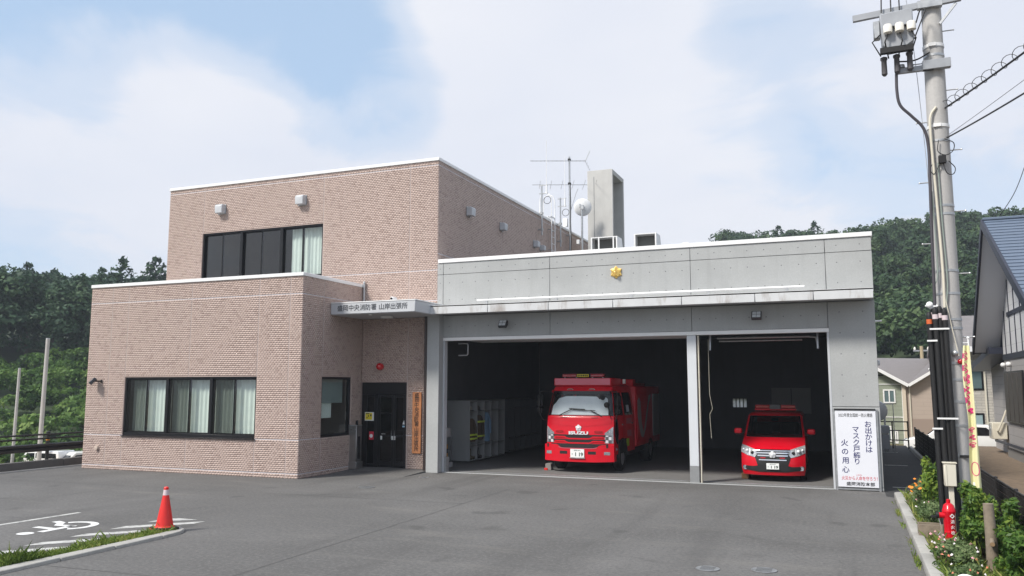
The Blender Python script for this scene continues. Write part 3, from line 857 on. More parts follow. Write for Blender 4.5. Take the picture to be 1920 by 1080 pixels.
# back wall with a four-light window
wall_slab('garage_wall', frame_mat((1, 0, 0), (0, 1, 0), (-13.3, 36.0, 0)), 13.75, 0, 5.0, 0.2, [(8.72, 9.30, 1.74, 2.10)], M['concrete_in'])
bw = MB(); bw.box(-4.60, -3.98, 36.02, 36.1, 1.70, 1.74); bw.box(-4.60, -3.98, 36.02, 36.1, 2.10, 2.14)
for xx in (-4.60, -4.45, -4.30, -4.155, -4.0): bw.box(xx, xx + 0.03, 36.021, 36.099, 1.74, 2.10)
bwin = bw.build('window', M['bronze'], FS)
for k in range(4): bx('pane', -4.57 + k * 0.15, -4.45 + k * 0.148, 36.05, 36.056, 1.74, 2.10, M['frosted'], bwin)
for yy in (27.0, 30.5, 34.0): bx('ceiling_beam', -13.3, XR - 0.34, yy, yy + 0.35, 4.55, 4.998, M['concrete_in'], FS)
# floor of the bays and white threshold
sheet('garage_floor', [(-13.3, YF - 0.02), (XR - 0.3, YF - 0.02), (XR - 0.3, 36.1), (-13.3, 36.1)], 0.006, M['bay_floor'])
bx('threshold', -11.6, -0.44, YF - 0.06, YF + 0.03, 0.0, 0.022, M['concrete'], FS, 0.004)
mt_ = MB(); mt_.box(-11.5, -0.5, YF + 0.42, YF + 0.50, 0.0, 0.016)
mt_.build('drain_channel', M['steel'], FS)
# door frames
fr = MB()
fr.box(-11.628, -0.405, YF - 0.045, YF + 0.12, 4.015, 4.118)
fr.build('door_head', M['white_metal'], FS, 0.006)
bx('door_jamb', -11.628, -11.57, YF - 0.03, YF + 0.16, 0, 4.014, M['grey_panel'], FS, 0.006)
bx('door_jamb', -0.462, -0.405, YF - 0.03, YF + 0.16, 0, 4.014, M['grey_panel'], FS, 0.006)
pl = MB().box(-4.09, -3.84, YF - 0.02, YF + 0.16, 0.46, 4.014).build('mullion_post', mat('pale_post_cladding', (0.60, 0.62, 0.65), 0.4, noise=0.03, nscale=2), FS, 0.008)
bx('post_base', -4.092, -3.838, YF - 0.022, YF + 0.162, 0.0, 0.459, mat('grey_post_base', (0.24, 0.245, 0.25), 0.6, noise=0.1, nscale=3), pl, 0.004)
MB().box(-3.80, -3.77, YF - 0.0, YF + 0.12, 0.0, 4.0).build('guide_rail', M['cream'], pl, 0.003)
# overhead doors stored under the ceiling, with their tracks
od = thing('overhead_door', 'white sectional overhead door raised flat above the fire truck bay', 'garage door', (-7.85, 24.3, 4.10))
for k in range(3): bx('door_section', -3.6, 3.6, -1.05 + k * 0.74, -0.33 + k * 0.74, -0.02, 0.03, M['white_metal'], od, 0.006)
tr = thing('door_track', 'galvanised door tracks and pipes under the ceiling of the van bay', 'door track', (-2.1, 24.0, 4.0))
for k, (xx, dd) in enumerate(((-1.4, 0), (1.4, 0))):
    MB().tube([(xx, -0.9, -0.4), (xx, -0.8, 0.05), (xx, -0.5, 0.25), (xx, 2.4, 0.3)], 0.03, 8).build('track', M['steel'], tr)
MB().cyl((-1.5, 1.2, 0.05), (1.1, 1.2, 0.05), 0.035).cyl((-1.5, 1.6, -0.02), (0.9, 1.6, -0.02), 0.03).tube([(1.1, 1.2, 0.05), (1.3, 1.2, 0.02), (1.35, 1.2, -0.3)], 0.035).build('shaft', M['steel'], tr)
tag(MB().tube([(-3.55, YF + 0.25, 3.9), (-3.55, YF + 0.25, 2.4), (-3.48, YF + 0.25, 2.0), (-3.56, YF + 0.25, 1.85), (-3.53, YF + 0.25, 1.2)], 0.005, 6).build('pull_cord', M['cream']),
    'thin pale pull cord hanging beside the post between the two bays', 'cord')
tag(MB().tube([(-11.35, YF + 0.5, 3.95), (-11.3, YF + 0.5, 3.95), (-11.05, YF + 0.5, 3.95), (-11.02, YF + 0.5, 3.9), (-11.02, YF + 0.5, 3.62), (-11.06, YF + 0.5, 3.58), (-11.35, YF + 0.5, 3.58)], 0.022, 8).build('wall_pipe', M['steel']),
    'bent grey pipe at the top left corner inside the truck bay', 'pipe')

# ---- garage canopy with segmented fascia
gc = MB().prism([(22.06, 4.80), (22.06, 4.985), (YF - 0.022, 5.03), (YF - 0.022, 4.83)], 'x', -11.64, 0.67).build('canopy', M['soffit'], FS)
gc_b = [-11.66, -9.75, -7.85, -5.95, -4.05, -2.15, -0.72, 0.68]
for i in range(len(gc_b) - 1):
    bx('fascia_panel', gc_b[i] + 0.008, gc_b[i + 1] - 0.008, 22.0, 22.055, 4.785, 5.0, M['rustlip'], gc, 0.006)
bx('flashing', -11.64, 0.68, 22.0, YF - 0.021, 5.032, 5.045, M['rustlip'], gc)
rod = thing('banner_pole', 'long white pole lying along the top of the garage canopy', 'pole', (-5.55, 22.18, 5.10))
MB().cyl((-4.62, 0, 0.06), (4.62, 0, 0.06), 0.032, n=12).build('tube', M['white_metal'], rod)
for xx in (-4.3, -2.1, 0.1, 2.2, 4.2):
    MB().box(xx - 0.03, xx + 0.03, -0.03, 0.03, -0.05, 0.03).box(xx - 0.1, xx + 0.12, -0.05, 0.05, -0.06, -0.045).build('bracket', M['steel'], rod)

# ---- hose tower on the roof behind
TX0, TX1, TY0, TY1, TZ = -10.87, -9.67, 36.0, 38.1, 12.62
tw = MB()
tw.box(TX0, TX0 + 0.16, TY0 + 0.16, TY1 - 0.16, 5.6, TZ); tw.box(TX0, TX1, TY0, TY0 + 0.16, 5.6, TZ); tw.box(TX0, TX1, TY1 - 0.16, TY1, 5.6, TZ)
tw.box(TX0 + 0.16, TX1, TY0 + 0.16, TY1 - 0.16, TZ - 0.22, TZ)
hose_tower = tag(tw.build('hose_tower', M['concrete_pale'], bevel=0.01), 'tall pale concrete tower open on one side rising behind the garage roof', 'tower')
bx('joint_line', TX0 + 0.30, TX0 + 0.33, TY0 - 0.006, TY0 - 0.001, 6.6, TZ - 0.3, M['concrete_dark'], hose_tower)
# ------------------------------------------------------------------ fittings on the walls
# gold fire-service emblem: a snow-crystal disc with raised leaves round a flower
em = thing('fire_emblem', 'gold fire service emblem on the concrete parapet of the garage', 'emblem', (-6.06, YF - 0.03, 5.88))
RX90 = Matrix.Rotation(R_(90), 4, 'X')
def star(mb, n, r0, r1, y0, y1, rot=0.0):
    pts = []
    for k in range(2 * n):
        r = r1 if k % 2 == 0 else r0
        a = math.pi / 2 + rot + math.pi * k / n
        pts.append((r * math.cos(a), r * math.sin(a)))
    vs = [(0, y1, 0)] + [(p[0], y0, p[1]) for p in pts] + [(p[0], y0 + 0.03, p[1]) for p in pts]
    m = len(pts)
    fs = [(0, 1 + k, 1 + (k + 1) % m) for k in range(m)] + [(1 + k, 1 + m + k, 1 + m + (k + 1) % m, 1 + (k + 1) % m) for k in range(m)]
    mb.add(vs, fs); return mb
star(MB(), 6, 0.135, 0.185, -0.02, -0.05).build('crystal', M['gold'], em, smooth=False)
star(MB(), 5, 0.085, 0.155, -0.05, -0.13, 0.0).build('leaf_rosette', M['gold'], em, smooth=False)
MB().sphere((0, -0.115, -0.02), 0.06, 12).build('boss', M['gold'], em)

def floodlight(label, loc, rz=0.0, tilt=35):
    t = thing('floodlight', label, 'floodlight', loc, rz, 'floodlights on the station walls')
    MB().cyl((0, 0, 0), (0, -0.035, 0), 0.055, n=14).tube([(0, -0.03, 0), (0, -0.16, 0.0), (0, -0.20, 0.0)], 0.018).build('bracket', M['black'], t)
    q = Matrix.Translation((0, -0.26, 0.0)) @ Matrix.Rotation(R_(-tilt), 4, 'X')
    h = MB().box(-0.13, 0.13, -0.05, 0.05, -0.12, 0.12, 0, q)
    for k in range(5): h.box(-0.11, 0.11, 0.05, 0.075, -0.1 + k * 0.045, -0.085 + k * 0.045, 0, q)
    body = h.build('housing', mat('dark_lamp_housing', (0.06, 0.06, 0.065), 0.4, metal=0.4), t, 0.012)
    MB().box(-0.105, 0.105, -0.055, -0.045, -0.095, 0.095, 0, q).build('lens', mat('pale_lamp_lens', (0.55, 0.58, 0.6), 0.12), body)
    lv = MB()
    lv.box(-0.004, 0.004, -0.058, -0.055, -0.095, 0.095, 0, q).box(-0.105, 0.105, -0.0585, -0.055, -0.004, 0.004, 0, q)
    lv.build('lens_bar', M['black'], body)
    return t
floodlight('black square floodlight under the garage canopy above the fire truck bay', (-9.50, YF - 0.02, 4.47))
floodlight('black square floodlight under the garage canopy above the van bay', (-2.18, YF - 0.02, 4.48))
floodlight('grey floodlight on the low tiled block left of its strip window', (-22.30, YL - 0.01, 2.78), R_(-38), 42)

def vent_hood(label, loc, rz, w=0.26, group=None):
    t = thing('vent_hood', label, 'vent', loc, rz, group)
    s = w / 2
    MB().prism([(0.0, -s), (-0.20, -s), (-0.22, s * 0.6), (-0.17, s), (0.0, s)], 'x', -s, s).build('hood', M['grey_panel'], t, 0.012)
    bx('flange', -s - 0.02, s + 0.02, -0.012, 0.0, -s - 0.02, s + 0.02, M['steel'], t)
    return t
vent_hood('grey box vent hood on the upper front wall near its left end', (-20.58, YF - 0.01, 8.93), 0, 0.32, 'vent hoods on the upper front wall')
vent_hood('grey box vent hood on the upper front wall near its middle', (-17.10, YF - 0.01, 8.96), 0, 0.32, 'vent hoods on the upper front wall')
for y, z, wd, lb in ((25.10, 8.58, 0.30, 'grey vent hood nearest the front corner on the upper side wall'), (28.0, 8.58, 0.28, 'grey vent hood second from the front corner on the upper side wall'),
                     (31.55, 8.5, 0.26, 'larger of two vent hoods beside the roof ladder'), (32.3, 8.45, 0.22, 'smaller of two vent hoods beside the roof ladder')):
    vent_hood(lb, (XA + 0.01, y, z), R_(90), wd, 'vent hoods on the upper side wall')

t = thing('alarm_lamp', 'round red lamp on the tiled wall above the entrance door', 'lamp', (-13.85, YF - 0.01, 3.24))
MB().lathe([(0.10, 0.0), (0.10, 0.03), (0.085, 0.04)], (0, 0, 0), 20, 0, RX90).build('lamp_base', M['red_paint'], t)
MB().lathe([(0.115, 0.03), (0.12, 0.09), (0.10, 0.16), (0.06, 0.20), (0.01, 0.215)], (0, 0, 0), 20, 0, RX90).build('lamp_globe', mat('red_lamp_globe', (0.55, 0.01, 0.015), 0.2, coat=0.5), t)

t = thing('security_camera', 'small white security camera standing on the entrance canopy', 'camera', (-12.86, 21.9, CZ1 + 0.012))
MB().cyl((0, 0, 0), (0, 0, 0.10), 0.02).build('post', M['steel'], t)
MB().box(-0.055, 0.055, -0.14, 0.10, 0.08, 0.19).build('camera_body', M['white_metal'], t, 0.015)
MB().cyl((0, -0.14, 0.13), (0, -0.17, 0.13), 0.035).build('lens', M['blackgloss'], t)
MB().tube([(0.03, 0.05, 0.0), (0.12, 0.05, 0.0), (0.14, 0.05, 0.05)], 0.02).sphere((0.15, 0.05, 0.06), 0.03, 8).build('cable_gland', M['white_metal'], t)

# cedar name plaque with vertical brush lettering
t = thing('name_plaque', 'vertical cedar board with black lettering beside the entrance door', 'sign', (-12.51, YF - 0.012, 0))
MB().box(-0.155, 0.155, -0.05, -0.01, 0.545, 2.43).build('board', M['wood_plaque'], t, 0.006)
tx = MB()
for k, c in enumerate('盛岡中央消防署山岸出張所'):
    z = 2.335 - k * 0.148 - (0.02 if k > 6 else 0)
    put_text(tx, c, 0.165, (0.005 * math.sin(k * 2.3), -0.052, z), ux=(0.97, 0, 0.06), uy=(0, 0, 1), extrude=0.003, bold=0.001)
tx.build('lettering', M['ink'], t, fix=False, smooth=False)

# banner board by the right pier
t = thing('fire_prevention_banner', 'tall white fire prevention banner in blue lettering on the right pier', 'banner', (0.125, YF - 0.09, 0))
bw_, bz0, bz1 = 0.475, 0.09, 2.0
MB().box(-bw_, bw_, -0.015, 0.012, bz0, bz1).build('sheet', M['sign_white'], t, 0.004)
fr_ = MB()
fr_.box(-bw_ - 0.05, -bw_ + 0.0, 0.013, 0.05, 0.0, bz1 + 0.03); fr_.box(bw_, bw_ + 0.05, 0.013, 0.05, 0.0, bz1 + 0.03); fr_.box(-bw_, bw_, 0.0131, 0.05, 0.02, 0.06)
fr_.build('frame', M['steel'], t)
MB().box(-bw_ - 0.02, bw_ + 0.0, -0.03, 0.04, bz1 + 0.002, bz1 + 0.045).build('top_bar', M['black'], t, 0.005)
ty = -0.0165
tb = MB()
def vtext(mb, s, x, z0, dz, size, wid=None, bold=0.0015):
    for k, c in enumerate(s):
        if c in 'けはかお': pass
        put_text(mb, c, size, (x + 0.012 * k * 0, ty, z0 - k * dz), extrude=0.002, bold=bold)
vtext(tb, 'お出かけは', 0.29, 1.665, 0.158, 0.172)
tb.build('lettering', M['navy'], t, fix=False, smooth=False); tb = MB()
vtext(tb, 'マスク戸締り', -0.005, 1.52, 0.158, 0.172)
tb.build('lettering', M['navy'], t, fix=False, smooth=False); tb = MB()
vtext(tb, '火の用心', -0.28, 1.19, 0.222, 0.178)
tb.build('lettering', M['navy'], t, fix=False, smooth=False)
tb = MB(); put_text(tb, '2022年度全国統一防火標語', 0.1, (0.0, ty, 1.885), width=0.80, height=0.095, extrude=0.002)
tb.build('lettering', M['black_print'], t, fix=False, smooth=False); tb = MB()
put_text(tb, '盛岡消防本部', 0.1, (0.05, ty, 0.175), width=0.66, height=0.095, extrude=0.002, bold=0.0015)
tb.build('lettering', M['black_print'], t, fix=False, smooth=False)
tb = MB(); put_text(tb, '火災から人命を守ろう！', 0.1, (0.03, ty, 0.315), width=0.83, height=0.10, extrude=0.002)
tb.build('lettering', M['red_print'], t, fix=False, smooth=False); tb = MB()
put_text(tb, 'いのち', 0.03, (0.02, ty, 0.395), width=0.12, height=0.03, extrude=0.002)
tb.build('lettering', M['red_print'], t, fix=False, smooth=False)

# stainless intercom and letterbox stand
t = thing('letterbox_stand', 'stainless letterbox stand left of the entrance door', 'letterbox', (-14.33 - 0.2, 22.35, 0.05))
MB().box(-0.24, 0.20, -0.10, 0.22, 0.0, 1.33).build('cabinet', M['stainless'], t, 0.012)
MB().box(-0.27, 0.23, -0.13, 0.25, 0.0, 0.22).build('plinth', M['stainless'], t, 0.01)
bx('slot_flap', -0.02, 0.16, -0.112, -0.101, 1.19, 1.23, M['chrome'], t, 0.002)
bx('lid', -0.245, 0.205, -0.105, 0.225, 1.332, 1.355, M['steel'], t, 0.004)
bx('intercom', 0.09, 0.16, 0.0, 0.06, 1.357, 1.50, M['black'], t, 0.006)
bx('door_gap', 0.201, 0.2035, -0.02, 0.12, 0.30, 1.0, M['black'], t)

MB_ = MB().lathe([(0.075, 0), (0.07, 0.06), (0.0, 0.07)], (-22.32, YL - 0.010, 0.67), 14, 0, RX90)
tag(MB_.build('outlet_cover', mat('tan_cap', (0.55, 0.45, 0.38), 0.5)), 'small round tan outlet cap low on the left tiled wall', 'outlet cap')

# ------------------------------------------------------------------ roof: antennas, ladder, dish, hoods
def mast(name, label, y, x, z0, z1, zr, cat='antenna', r=0.035):
    t = thing(name, label, cat, (x, y, 0))
    MB().cyl((0, 0, z0), (0, 0, z1), r, n=10).build('mast', M['steel'], t)
    b = MB()
    for zz in zr: b.box(-0.16, 0.04, -0.03, 0.03, zz - 0.03, zz + 0.03).box(-0.05, 0.05, -0.06, 0.06, zz - 0.05, zz + 0.05)
    b.build('clamp', M['steel'], t)
    return t
def whip(t, z):
    w_ = MB()
    for zz in (z + 0.1, z - 0.25): w_.box(-0.12, 0.28, -0.02, 0.02, zz - 0.02, zz + 0.02)
    w_.build('cross_bracket', M['steel'], t)
    MB().cyl((0.22, 0, z - 0.28), (0.22, 0, z + 0.1), 0.035).cyl((0.22, 0, z + 0.1), (0.22, 0, z + 2.05), 0.016, 0.010, 8).build('whip_rod', M['white_metal'], t)
    pts = [(0.25 + 0.16 * math.cos(a), 0.0, z - 0.55 + 0.16 * math.sin(a)) for a in np.linspace(0, 2 * math.pi, 18)]
    MB().tube(pts, 0.012, 6).build('cable_loop', M['black'], t)
t = mast('radio_antenna', 'whip radio antenna on a wall mast left of the roof ladder', 32.05, XA + 0.16, 8.95, 11.08, (9.2, 9.9)); whip(t, 11.0)
t = mast('radio_antenna', 'whip radio antenna on a wall mast between ladder and television aerial', 34.5, XA + 0.16, 8.85, 11.1, (9.1, 9.9)); whip(t, 10.95)
t = mast('television_aerial', 'tall mast with two horizontal television aerials above the upper roof', 35.8, XA + 0.18, 8.6, 13.35, (8.8, 9.6), 'antenna', 0.045)
def yagi(t, z, az, L0, L1, n, el, refl=False, tilt=0.0):
    a = R_(az); d = Vector((math.sin(a), math.cos(a), 0.0)); p = Vector((d.y, -d.x, 0)); c = Vector((0, 0, z))
    boom = MB().cyl(c + d * -L0, c + d * L1, 0.016, n=8).build('boom', M['steel'], t)
    e = MB()
    for k in range(n):
        s = -L0 + (L0 + L1) * (k + 0.3) / n
        le = el * (1.0 - 0.25 * k / n)
        e.cyl(c + d * s - p * le, c + d * s + p * le, 0.009, n=6)
    if refl:
        for k in range(-3, 4):
            q = c + d * (-L0 - 0.02 - 0.06 * abs(k)) + Vector((0, 0, 0.14 * k))
            e.cyl(q - p * 0.22, q + p * 0.22, 0.008, n=6)
        e.cyl(c + d * -L0, c + d * (-L0 - 0.2) + Vector((0, 0, 0.45)), 0.009).cyl(c + d * -L0, c + d * (-L0 - 0.2) + Vector((0, 0, -0.45)), 0.009)
    e.build('element', M['steel'], t)
    bx('feed_box', -0.06, 0.06, -0.06, 0.06, z + 0.02, z + 0.1, M['black'], t)
yagi(t, 13.15, -112, 0.75, 1.85, 14, 0.12, True)
yagi(t, 12.0, -112, 1.35, 1.75, 6, 0.95)
MB().tube([(0.03, 0, 10.7), (0.35, -0.1, 11.55), (0.45, -0.1, 11.75)], 0.012).build('stay', M['steel'], t)
MB().tube([(0.05, -0.03, 12.0), (0.07, -0.03, 11.0), (0.06, -0.05, 10.2), (0.09, -0.04, 9.4), (0.05, -0.04, 8.7)], 0.014, 6).build('cable', M['black'], t)
bx('amplifier', -0.32, -0.1, -0.1, 0.05, 10.0, 10.4, M['white_metal'], t, 0.02)
# ladder with safety hoops
t = thing('roof_ladder', 'white steel ladder with rounded handrails climbing to the upper roof', 'ladder', (XA + 0.16, 33.45, 0))
l = MB()
for yy in (-0.22, 0.22):
    l.cyl((0.02, yy, 6.5), (0.02, yy, 9.95), 0.022, n=8)
    l.tube([(0.02, yy, 9.95), (0.02, yy, 10.75), (-0.06, yy, 10.98), (-0.25, yy, 11.08), (-0.45, yy, 10.98), (-0.52, yy, 10.75), (-0.52, yy, 9.93)], 0.022, 8)
l.build('stringer', M['white_metal'], t)
r_ = MB()
for k in range(11): r_.cyl((0.02, -0.22, 6.7 + 0.3 * k), (0.02, 0.22, 6.7 + 0.3 * k), 0.012, n=6)
r_.build('rung', M['white_metal'], t)
g = MB()
for k in range(5): g.box(-0.55 + k * 0.13, -0.50 + k * 0.13, -0.3, 0.3, 9.98, 10.01)
g.build('step_plate', M['white_metal'], t)
b = MB()
for zz in (7.3, 8.5, 9.4):
    for yy in (-0.22, 0.22): b.box(-0.14, 0.02, yy - 0.02, yy + 0.02, zz, zz + 0.04)
b.build('standoff', M['steel'], t)
# dish
t = thing('satellite_dish', 'round white satellite dish on a post before the concrete tower', 'satellite dish', (-10.84, 35.0, 0))
MB().cyl((0, 0, 5.6), (0, 0, 10.62), 0.045, n=10).build('post', M['steel'], t)
q = Matrix.Translation((0.0, 0.16, 11.02)) @ Matrix.Rotation(R_(-14), 4, 'Z') @ Matrix.Rotation(R_(62), 4, 'X')
prof = [(0.01, 0.0), (0.2, 0.015), (0.4, 0.06), (0.53, 0.115), (0.545, 0.118), (0.53, 0.10), (0.40, 0.045), (0.2, -0.005), (0.01, -0.02)]
MB().lathe(prof, (0, 0, 0), 32, 0, Matrix.Translation((0, 0.14, 10.72)) @ Matrix.Rotation(R_(20), 4, 'Z') @ Matrix.Rotation(R_(-80), 4, 'X') @ Matrix.Scale(0.74, 4)).build('reflector', M['white_metal'], t)
MB().box(-0.07, 0.07, -0.06, 0.12, 10.60, 10.80).box(-0.12, -0.03, -0.08, 0.0, 10.68, 10.84).box(0.04, 0.11, -0.08, 0.0, 10.56, 10.70).build('mount', M['steel'], t, 0.01)
bx('junction_box', -0.25, -0.12, -0.08, 0.08, 9.0, 9.2, M['white_metal'], t, 0.01)

def roof_hood(label, x0, x1, y, z0, z1, bays):
    t = thing('roof_vent', label, 'roof vent', (0, 0, 0), 0, 'vent hoods on the garage roof')
    s = MB()
    d = 1.1
    s.box(x0, x0 + 0.03, y, y + 0.6, z0, z1).box(x1 - 0.03, x1, y, y + 0.6, z0, z1)
    s.box(x0, x1, y, y + 0.6, z1, z1 + 0.03)
    s.prism([(y + 0.6, z0), (y + d, z0), (y + d - 0.12, z0 + 0.2), (y + 0.6, z1 + 0.03)], 'x', x0, x1)
    s.build('hood', M['white_metal'], t)
    f = MB()
    n = len(bays) - 1
    for b_ in bays: f.box(b_ - 0.022, b_ + 0.022, y - 0.01, y + 0.02, z0, z1)
    f.build('front_post', M['white_metal'], t)
    bx('grille', x0 + 0.03, x1 - 0.03, y + 0.35, y + 0.37, z0, z1, mat('vent_grille_grey', (0.16, 0.16, 0.15), 0.6), t)
    bx('base', x0, x1, y + 0.03, y + 0.6, 5.6, z0 + 0.03, M['concrete'], t)
    return t
roof_hood('wide white roof vent with three bays on the garage roof', -7.75, -6.85, 26.0, 6.6, 7.52, [-7.73, -7.48, -6.98, -6.87])
roof_hood('single white roof vent to the right of the three bay one', -6.28, -5.55, 26.0, 6.6, 7.54, [-6.26, -5.57])
t = thing('roof_ducting', 'low grey pipes and duct box on the garage roof right of the vents', 'duct', (0, 0, 0))
MB().cyl((-6.7, 26.9, 7.12), (-6.2, 26.9, 7.12), 0.05).cyl((-5.4, 26.6, 7.16), (-4.4, 26.6, 7.16), 0.05).cyl((-5.4, 26.7, 7.02), (-4.35, 26.7, 7.02), 0.05).build('pipe', M['steel'], t)
MB().box(-4.78, -4.58, 26.4, 26.8, 5.6, 7.26).build('box', M['white_metal'], t, 0.02)

# ------------------------------------------------------------------ markings and kerbs on the lot
def strip_poly(name, pts, z, m): return sheet(name, pts, z, m)
def line_strip(name, p0, p1, wd, z, m):
    a = Vector((*p0, 0)); b = Vector((*p1, 0)); d = (b - a).normalized(); n = Vector((-d.y, d.x, 0)) * wd / 2
    return sheet(name, [tuple((a + n)[:2]), tuple((b + n)[:2]), tuple((b - n)[:2]), tuple((a - n)[:2])], z, m)
line_strip('bay_line_marking', (-15.12, 8.0), (-14.93, 12.80), 0.12, 0.004, M['line_paint'])
line_strip('bay_line_marking', (-18.9, 6.5), (-18.7, 12.3), 0.12, 0.004, M['line_paint'])
M['seam'] = mat('dark_paving_seam', (0.085, 0.083, 0.082), 0.9, noise=0.3, nscale=2)
line_strip('paving_seam', (-7.9, 2.5), (-8.15, 19.8), 0.018, 0.003, M['seam'])
line_strip('paving_seam', (-11.0, 8.9), (0.85, 9.35), 0.018, 0.0032, M['seam'])
line_strip('paving_seam', (-24.0, 16.4), (-8.12, 17.0), 0.016, 0.0034, M['seam'])
# hatched stripes beside the kerb
for k in range(8):
    y0 = 12.80 - k * 0.86
    top = min(12.99, y0 + 1.02)
    if k == 0: poly = [(-12.66, 12.40), (-11.98, 12.99), (-12.46, 12.99), (-12.66, 12.80)]
    else: poly = [(-12.68, y0 - 0.40), (-11.70, y0 + 0.64), (-11.70, y0 + 0.97), (-12.68, y0 - 0.04)]
    sheet('hatch_marking', poly, 0.004, M['line_paint'])
# wheelchair symbol, upright when seen from the station side
wcm = MB()
def wpoly(pts, z=0.005):
    tri = tessellate_polygon([[Vector((p[0], p[1], 0)) for p in pts]])
    wcm.add([(p[0], p[1], z) for p in pts], tri)
def thick(pts, wd):
    L_, R2 = [], []
    pts = [Vector(p) for p in pts]
    for i, p in enumerate(pts):
        d = ((pts[min(i + 1, len(pts) - 1)] - p).normalized() + (p - pts[max(i - 1, 0)]).normalized()).normalized()
        n = Vector((-d.y, d.x)) * wd / 2
        L_.append(tuple(p + n)); R2.append(tuple(p - n))
    for i in range(len(pts) - 1):
        wcm.add([(*L_[i], 0.005), (*L_[i + 1], 0.005), (*R2[i + 1], 0.005), (*R2[i], 0.005)], [(0, 1, 2, 3)])
wpoly([(-13.70 + 0.15 * math.cos(a), 10.63 + 0.14 * math.sin(a)) for a in np.linspace(0, 2 * math.pi, 20)[:-1]])
thick([(-13.60, 10.84), (-13.62, 11.56)], 0.16)
thick([(-13.69, 11.17), (-14.16, 11.19)], 0.14)
thick([(-13.56, 11.52), (-13.95, 11.50), (-14.14, 11.72), (-14.38, 11.79)], 0.15)
thick([(-13.68 + 0.40 * math.cos(a), 11.56 + 0.40 * math.sin(a)) for a in np.linspace(R_(-50), R_(148), 16)], 0.14)
o = wcm.build('wheelchair_symbol', M['fresh_paint'], smooth=False)
for p_ in o.data.polygons: pass
o['kind'] = 'structure'

# kerb island with turf, left
kr = []
ys = [3.2, 4.2, 5.2, 6.2, 7.2, 8.2, 9.2, 10.2, 11.2]
for i in range(len(ys) - 1):
    o = MB().box(-11.29, -11.06, ys[i] + 0.004, ys[i + 1] - 0.004, -0.02, 0.055).build('kerb_stone', M['kerb'], None, 0.012); o['kind'] = 'structure'
o = MB().prism([(-11.29, 11.204), (-11.06, 11.204), (-11.10, 11.62), (-11.22, 11.86), (-11.42, 11.98), (-11.70, 12.0), (-11.70, 11.80), (-11.48, 11.78), (-11.34, 11.66)], 'z', -0.02, 0.055).build('kerb_stone', M['kerb'], None, 0.01); o['kind'] = 'structure'
o = MB().box(-11.76, -11.69, 3.2, 11.78, -0.02, 0.03).build('kerb_edging', M['kerb'], None, 0.008); o['kind'] = 'structure'
sheet('turf_bed', [(-11.69, 3.2), (-11.29, 3.2), (-11.29, 11.3), (-11.36, 11.66), (-11.48, 11.78), (-11.69, 11.78)], 0.03, M['soil'])
# ------------------------------------------------------------------ vehicles
class Shell:
    """curved vehicle nose: front surface y = yf(z) + c|u|^p, half width w(z)"""
    def __init__(s, zy, zw, c, p=3.0):
        s.zy = zy; s.zw = zw; s.c = c; s.p = p
    def yf(s, z): return float(np.interp(z, [a for a, b in s.zy], [b for a, b in s.zy]))
    def w(s, z): return float(np.interp(z, [a for a, b in s.zw], [b for a, b in s.zw]))
    def P(s, u, z, off=0.0):
        y = s.yf(z) + s.c * abs(u) ** s.p
        return Vector((u * s.w(z) * (1 + (off * 0.5 if abs(u) > 0.97 else 0)), y - off, z))
    def band(s, us, zt, zb, off, nu=14, nz=4, rim=0.02, mb=None, mi=0):
        """patch on the nose between top curve zt and bottom curve zb (lists over us)"""
        mb = mb or MB()
        u0, u1 = us[0], us[-1]; V = []; F = []
        for i in range(nu + 1):
            u = u0 + (u1 - u0) * i / nu
            a = float(np.interp(u, us, zt)); b = float(np.interp(u, us, zb))
            for j in range(nz + 1): V.append(s.P(u, b + (a - b) * j / nz, off))
        n = nz + 1
        for i in range(nu):
            for j in range(nz): F.append((i * n + j, (i + 1) * n + j, (i + 1) * n + j + 1, i * n + j + 1))
        if rim:
            m = len(V)
            ring = [i * n for i in range(nu + 1)] + [nu * n + j for j in range(1, n)] + [i * n + nz for i in range(nu - 1, -1, -1)] + [j for j in range(nz - 1, 0, -1)]
            for r in ring:
                p = V[r]; V.append(Vector((p.x, p.y + rim, p.z)))
            k = len(ring)
            for i in range(k): F.append((ring[i], ring[(i + 1) % k], m + (i + 1) % k, m + i))
        mb.add(V, F, mi)
        return mb
    def side(s, sx, yz_top, yz_bot, off, ny=10, nz=4, mb=None):
        """patch on the flank; curves are lists of (y, z)"""
        mb = mb or MB(); V = []; F = []
        ya, yb = yz_top[0][0], yz_top[-1][0]
        for i in range(ny + 1):
            y = ya + (yb - ya) * i / ny
            a = float(np.interp(y, [p[0] for p in yz_top], [p[1] for p in yz_top])); b = float(np.interp(y, [p[0] for p in yz_bot], [p[1] for p in yz_bot]))
            for j in range(nz + 1):
                z = b + (a - b) * j / nz
                V.append(Vector((sx * (s.w(z) + off), y, z)))
        n = nz + 1
        for i in range(ny):
            for j in range(nz):
                f = (i * n + j, (i + 1) * n + j, (i + 1) * n + j + 1, i * n + j + 1)
                F.append(f if sx > 0 else tuple(reversed(f)))
        mb.add(V, F); return mb

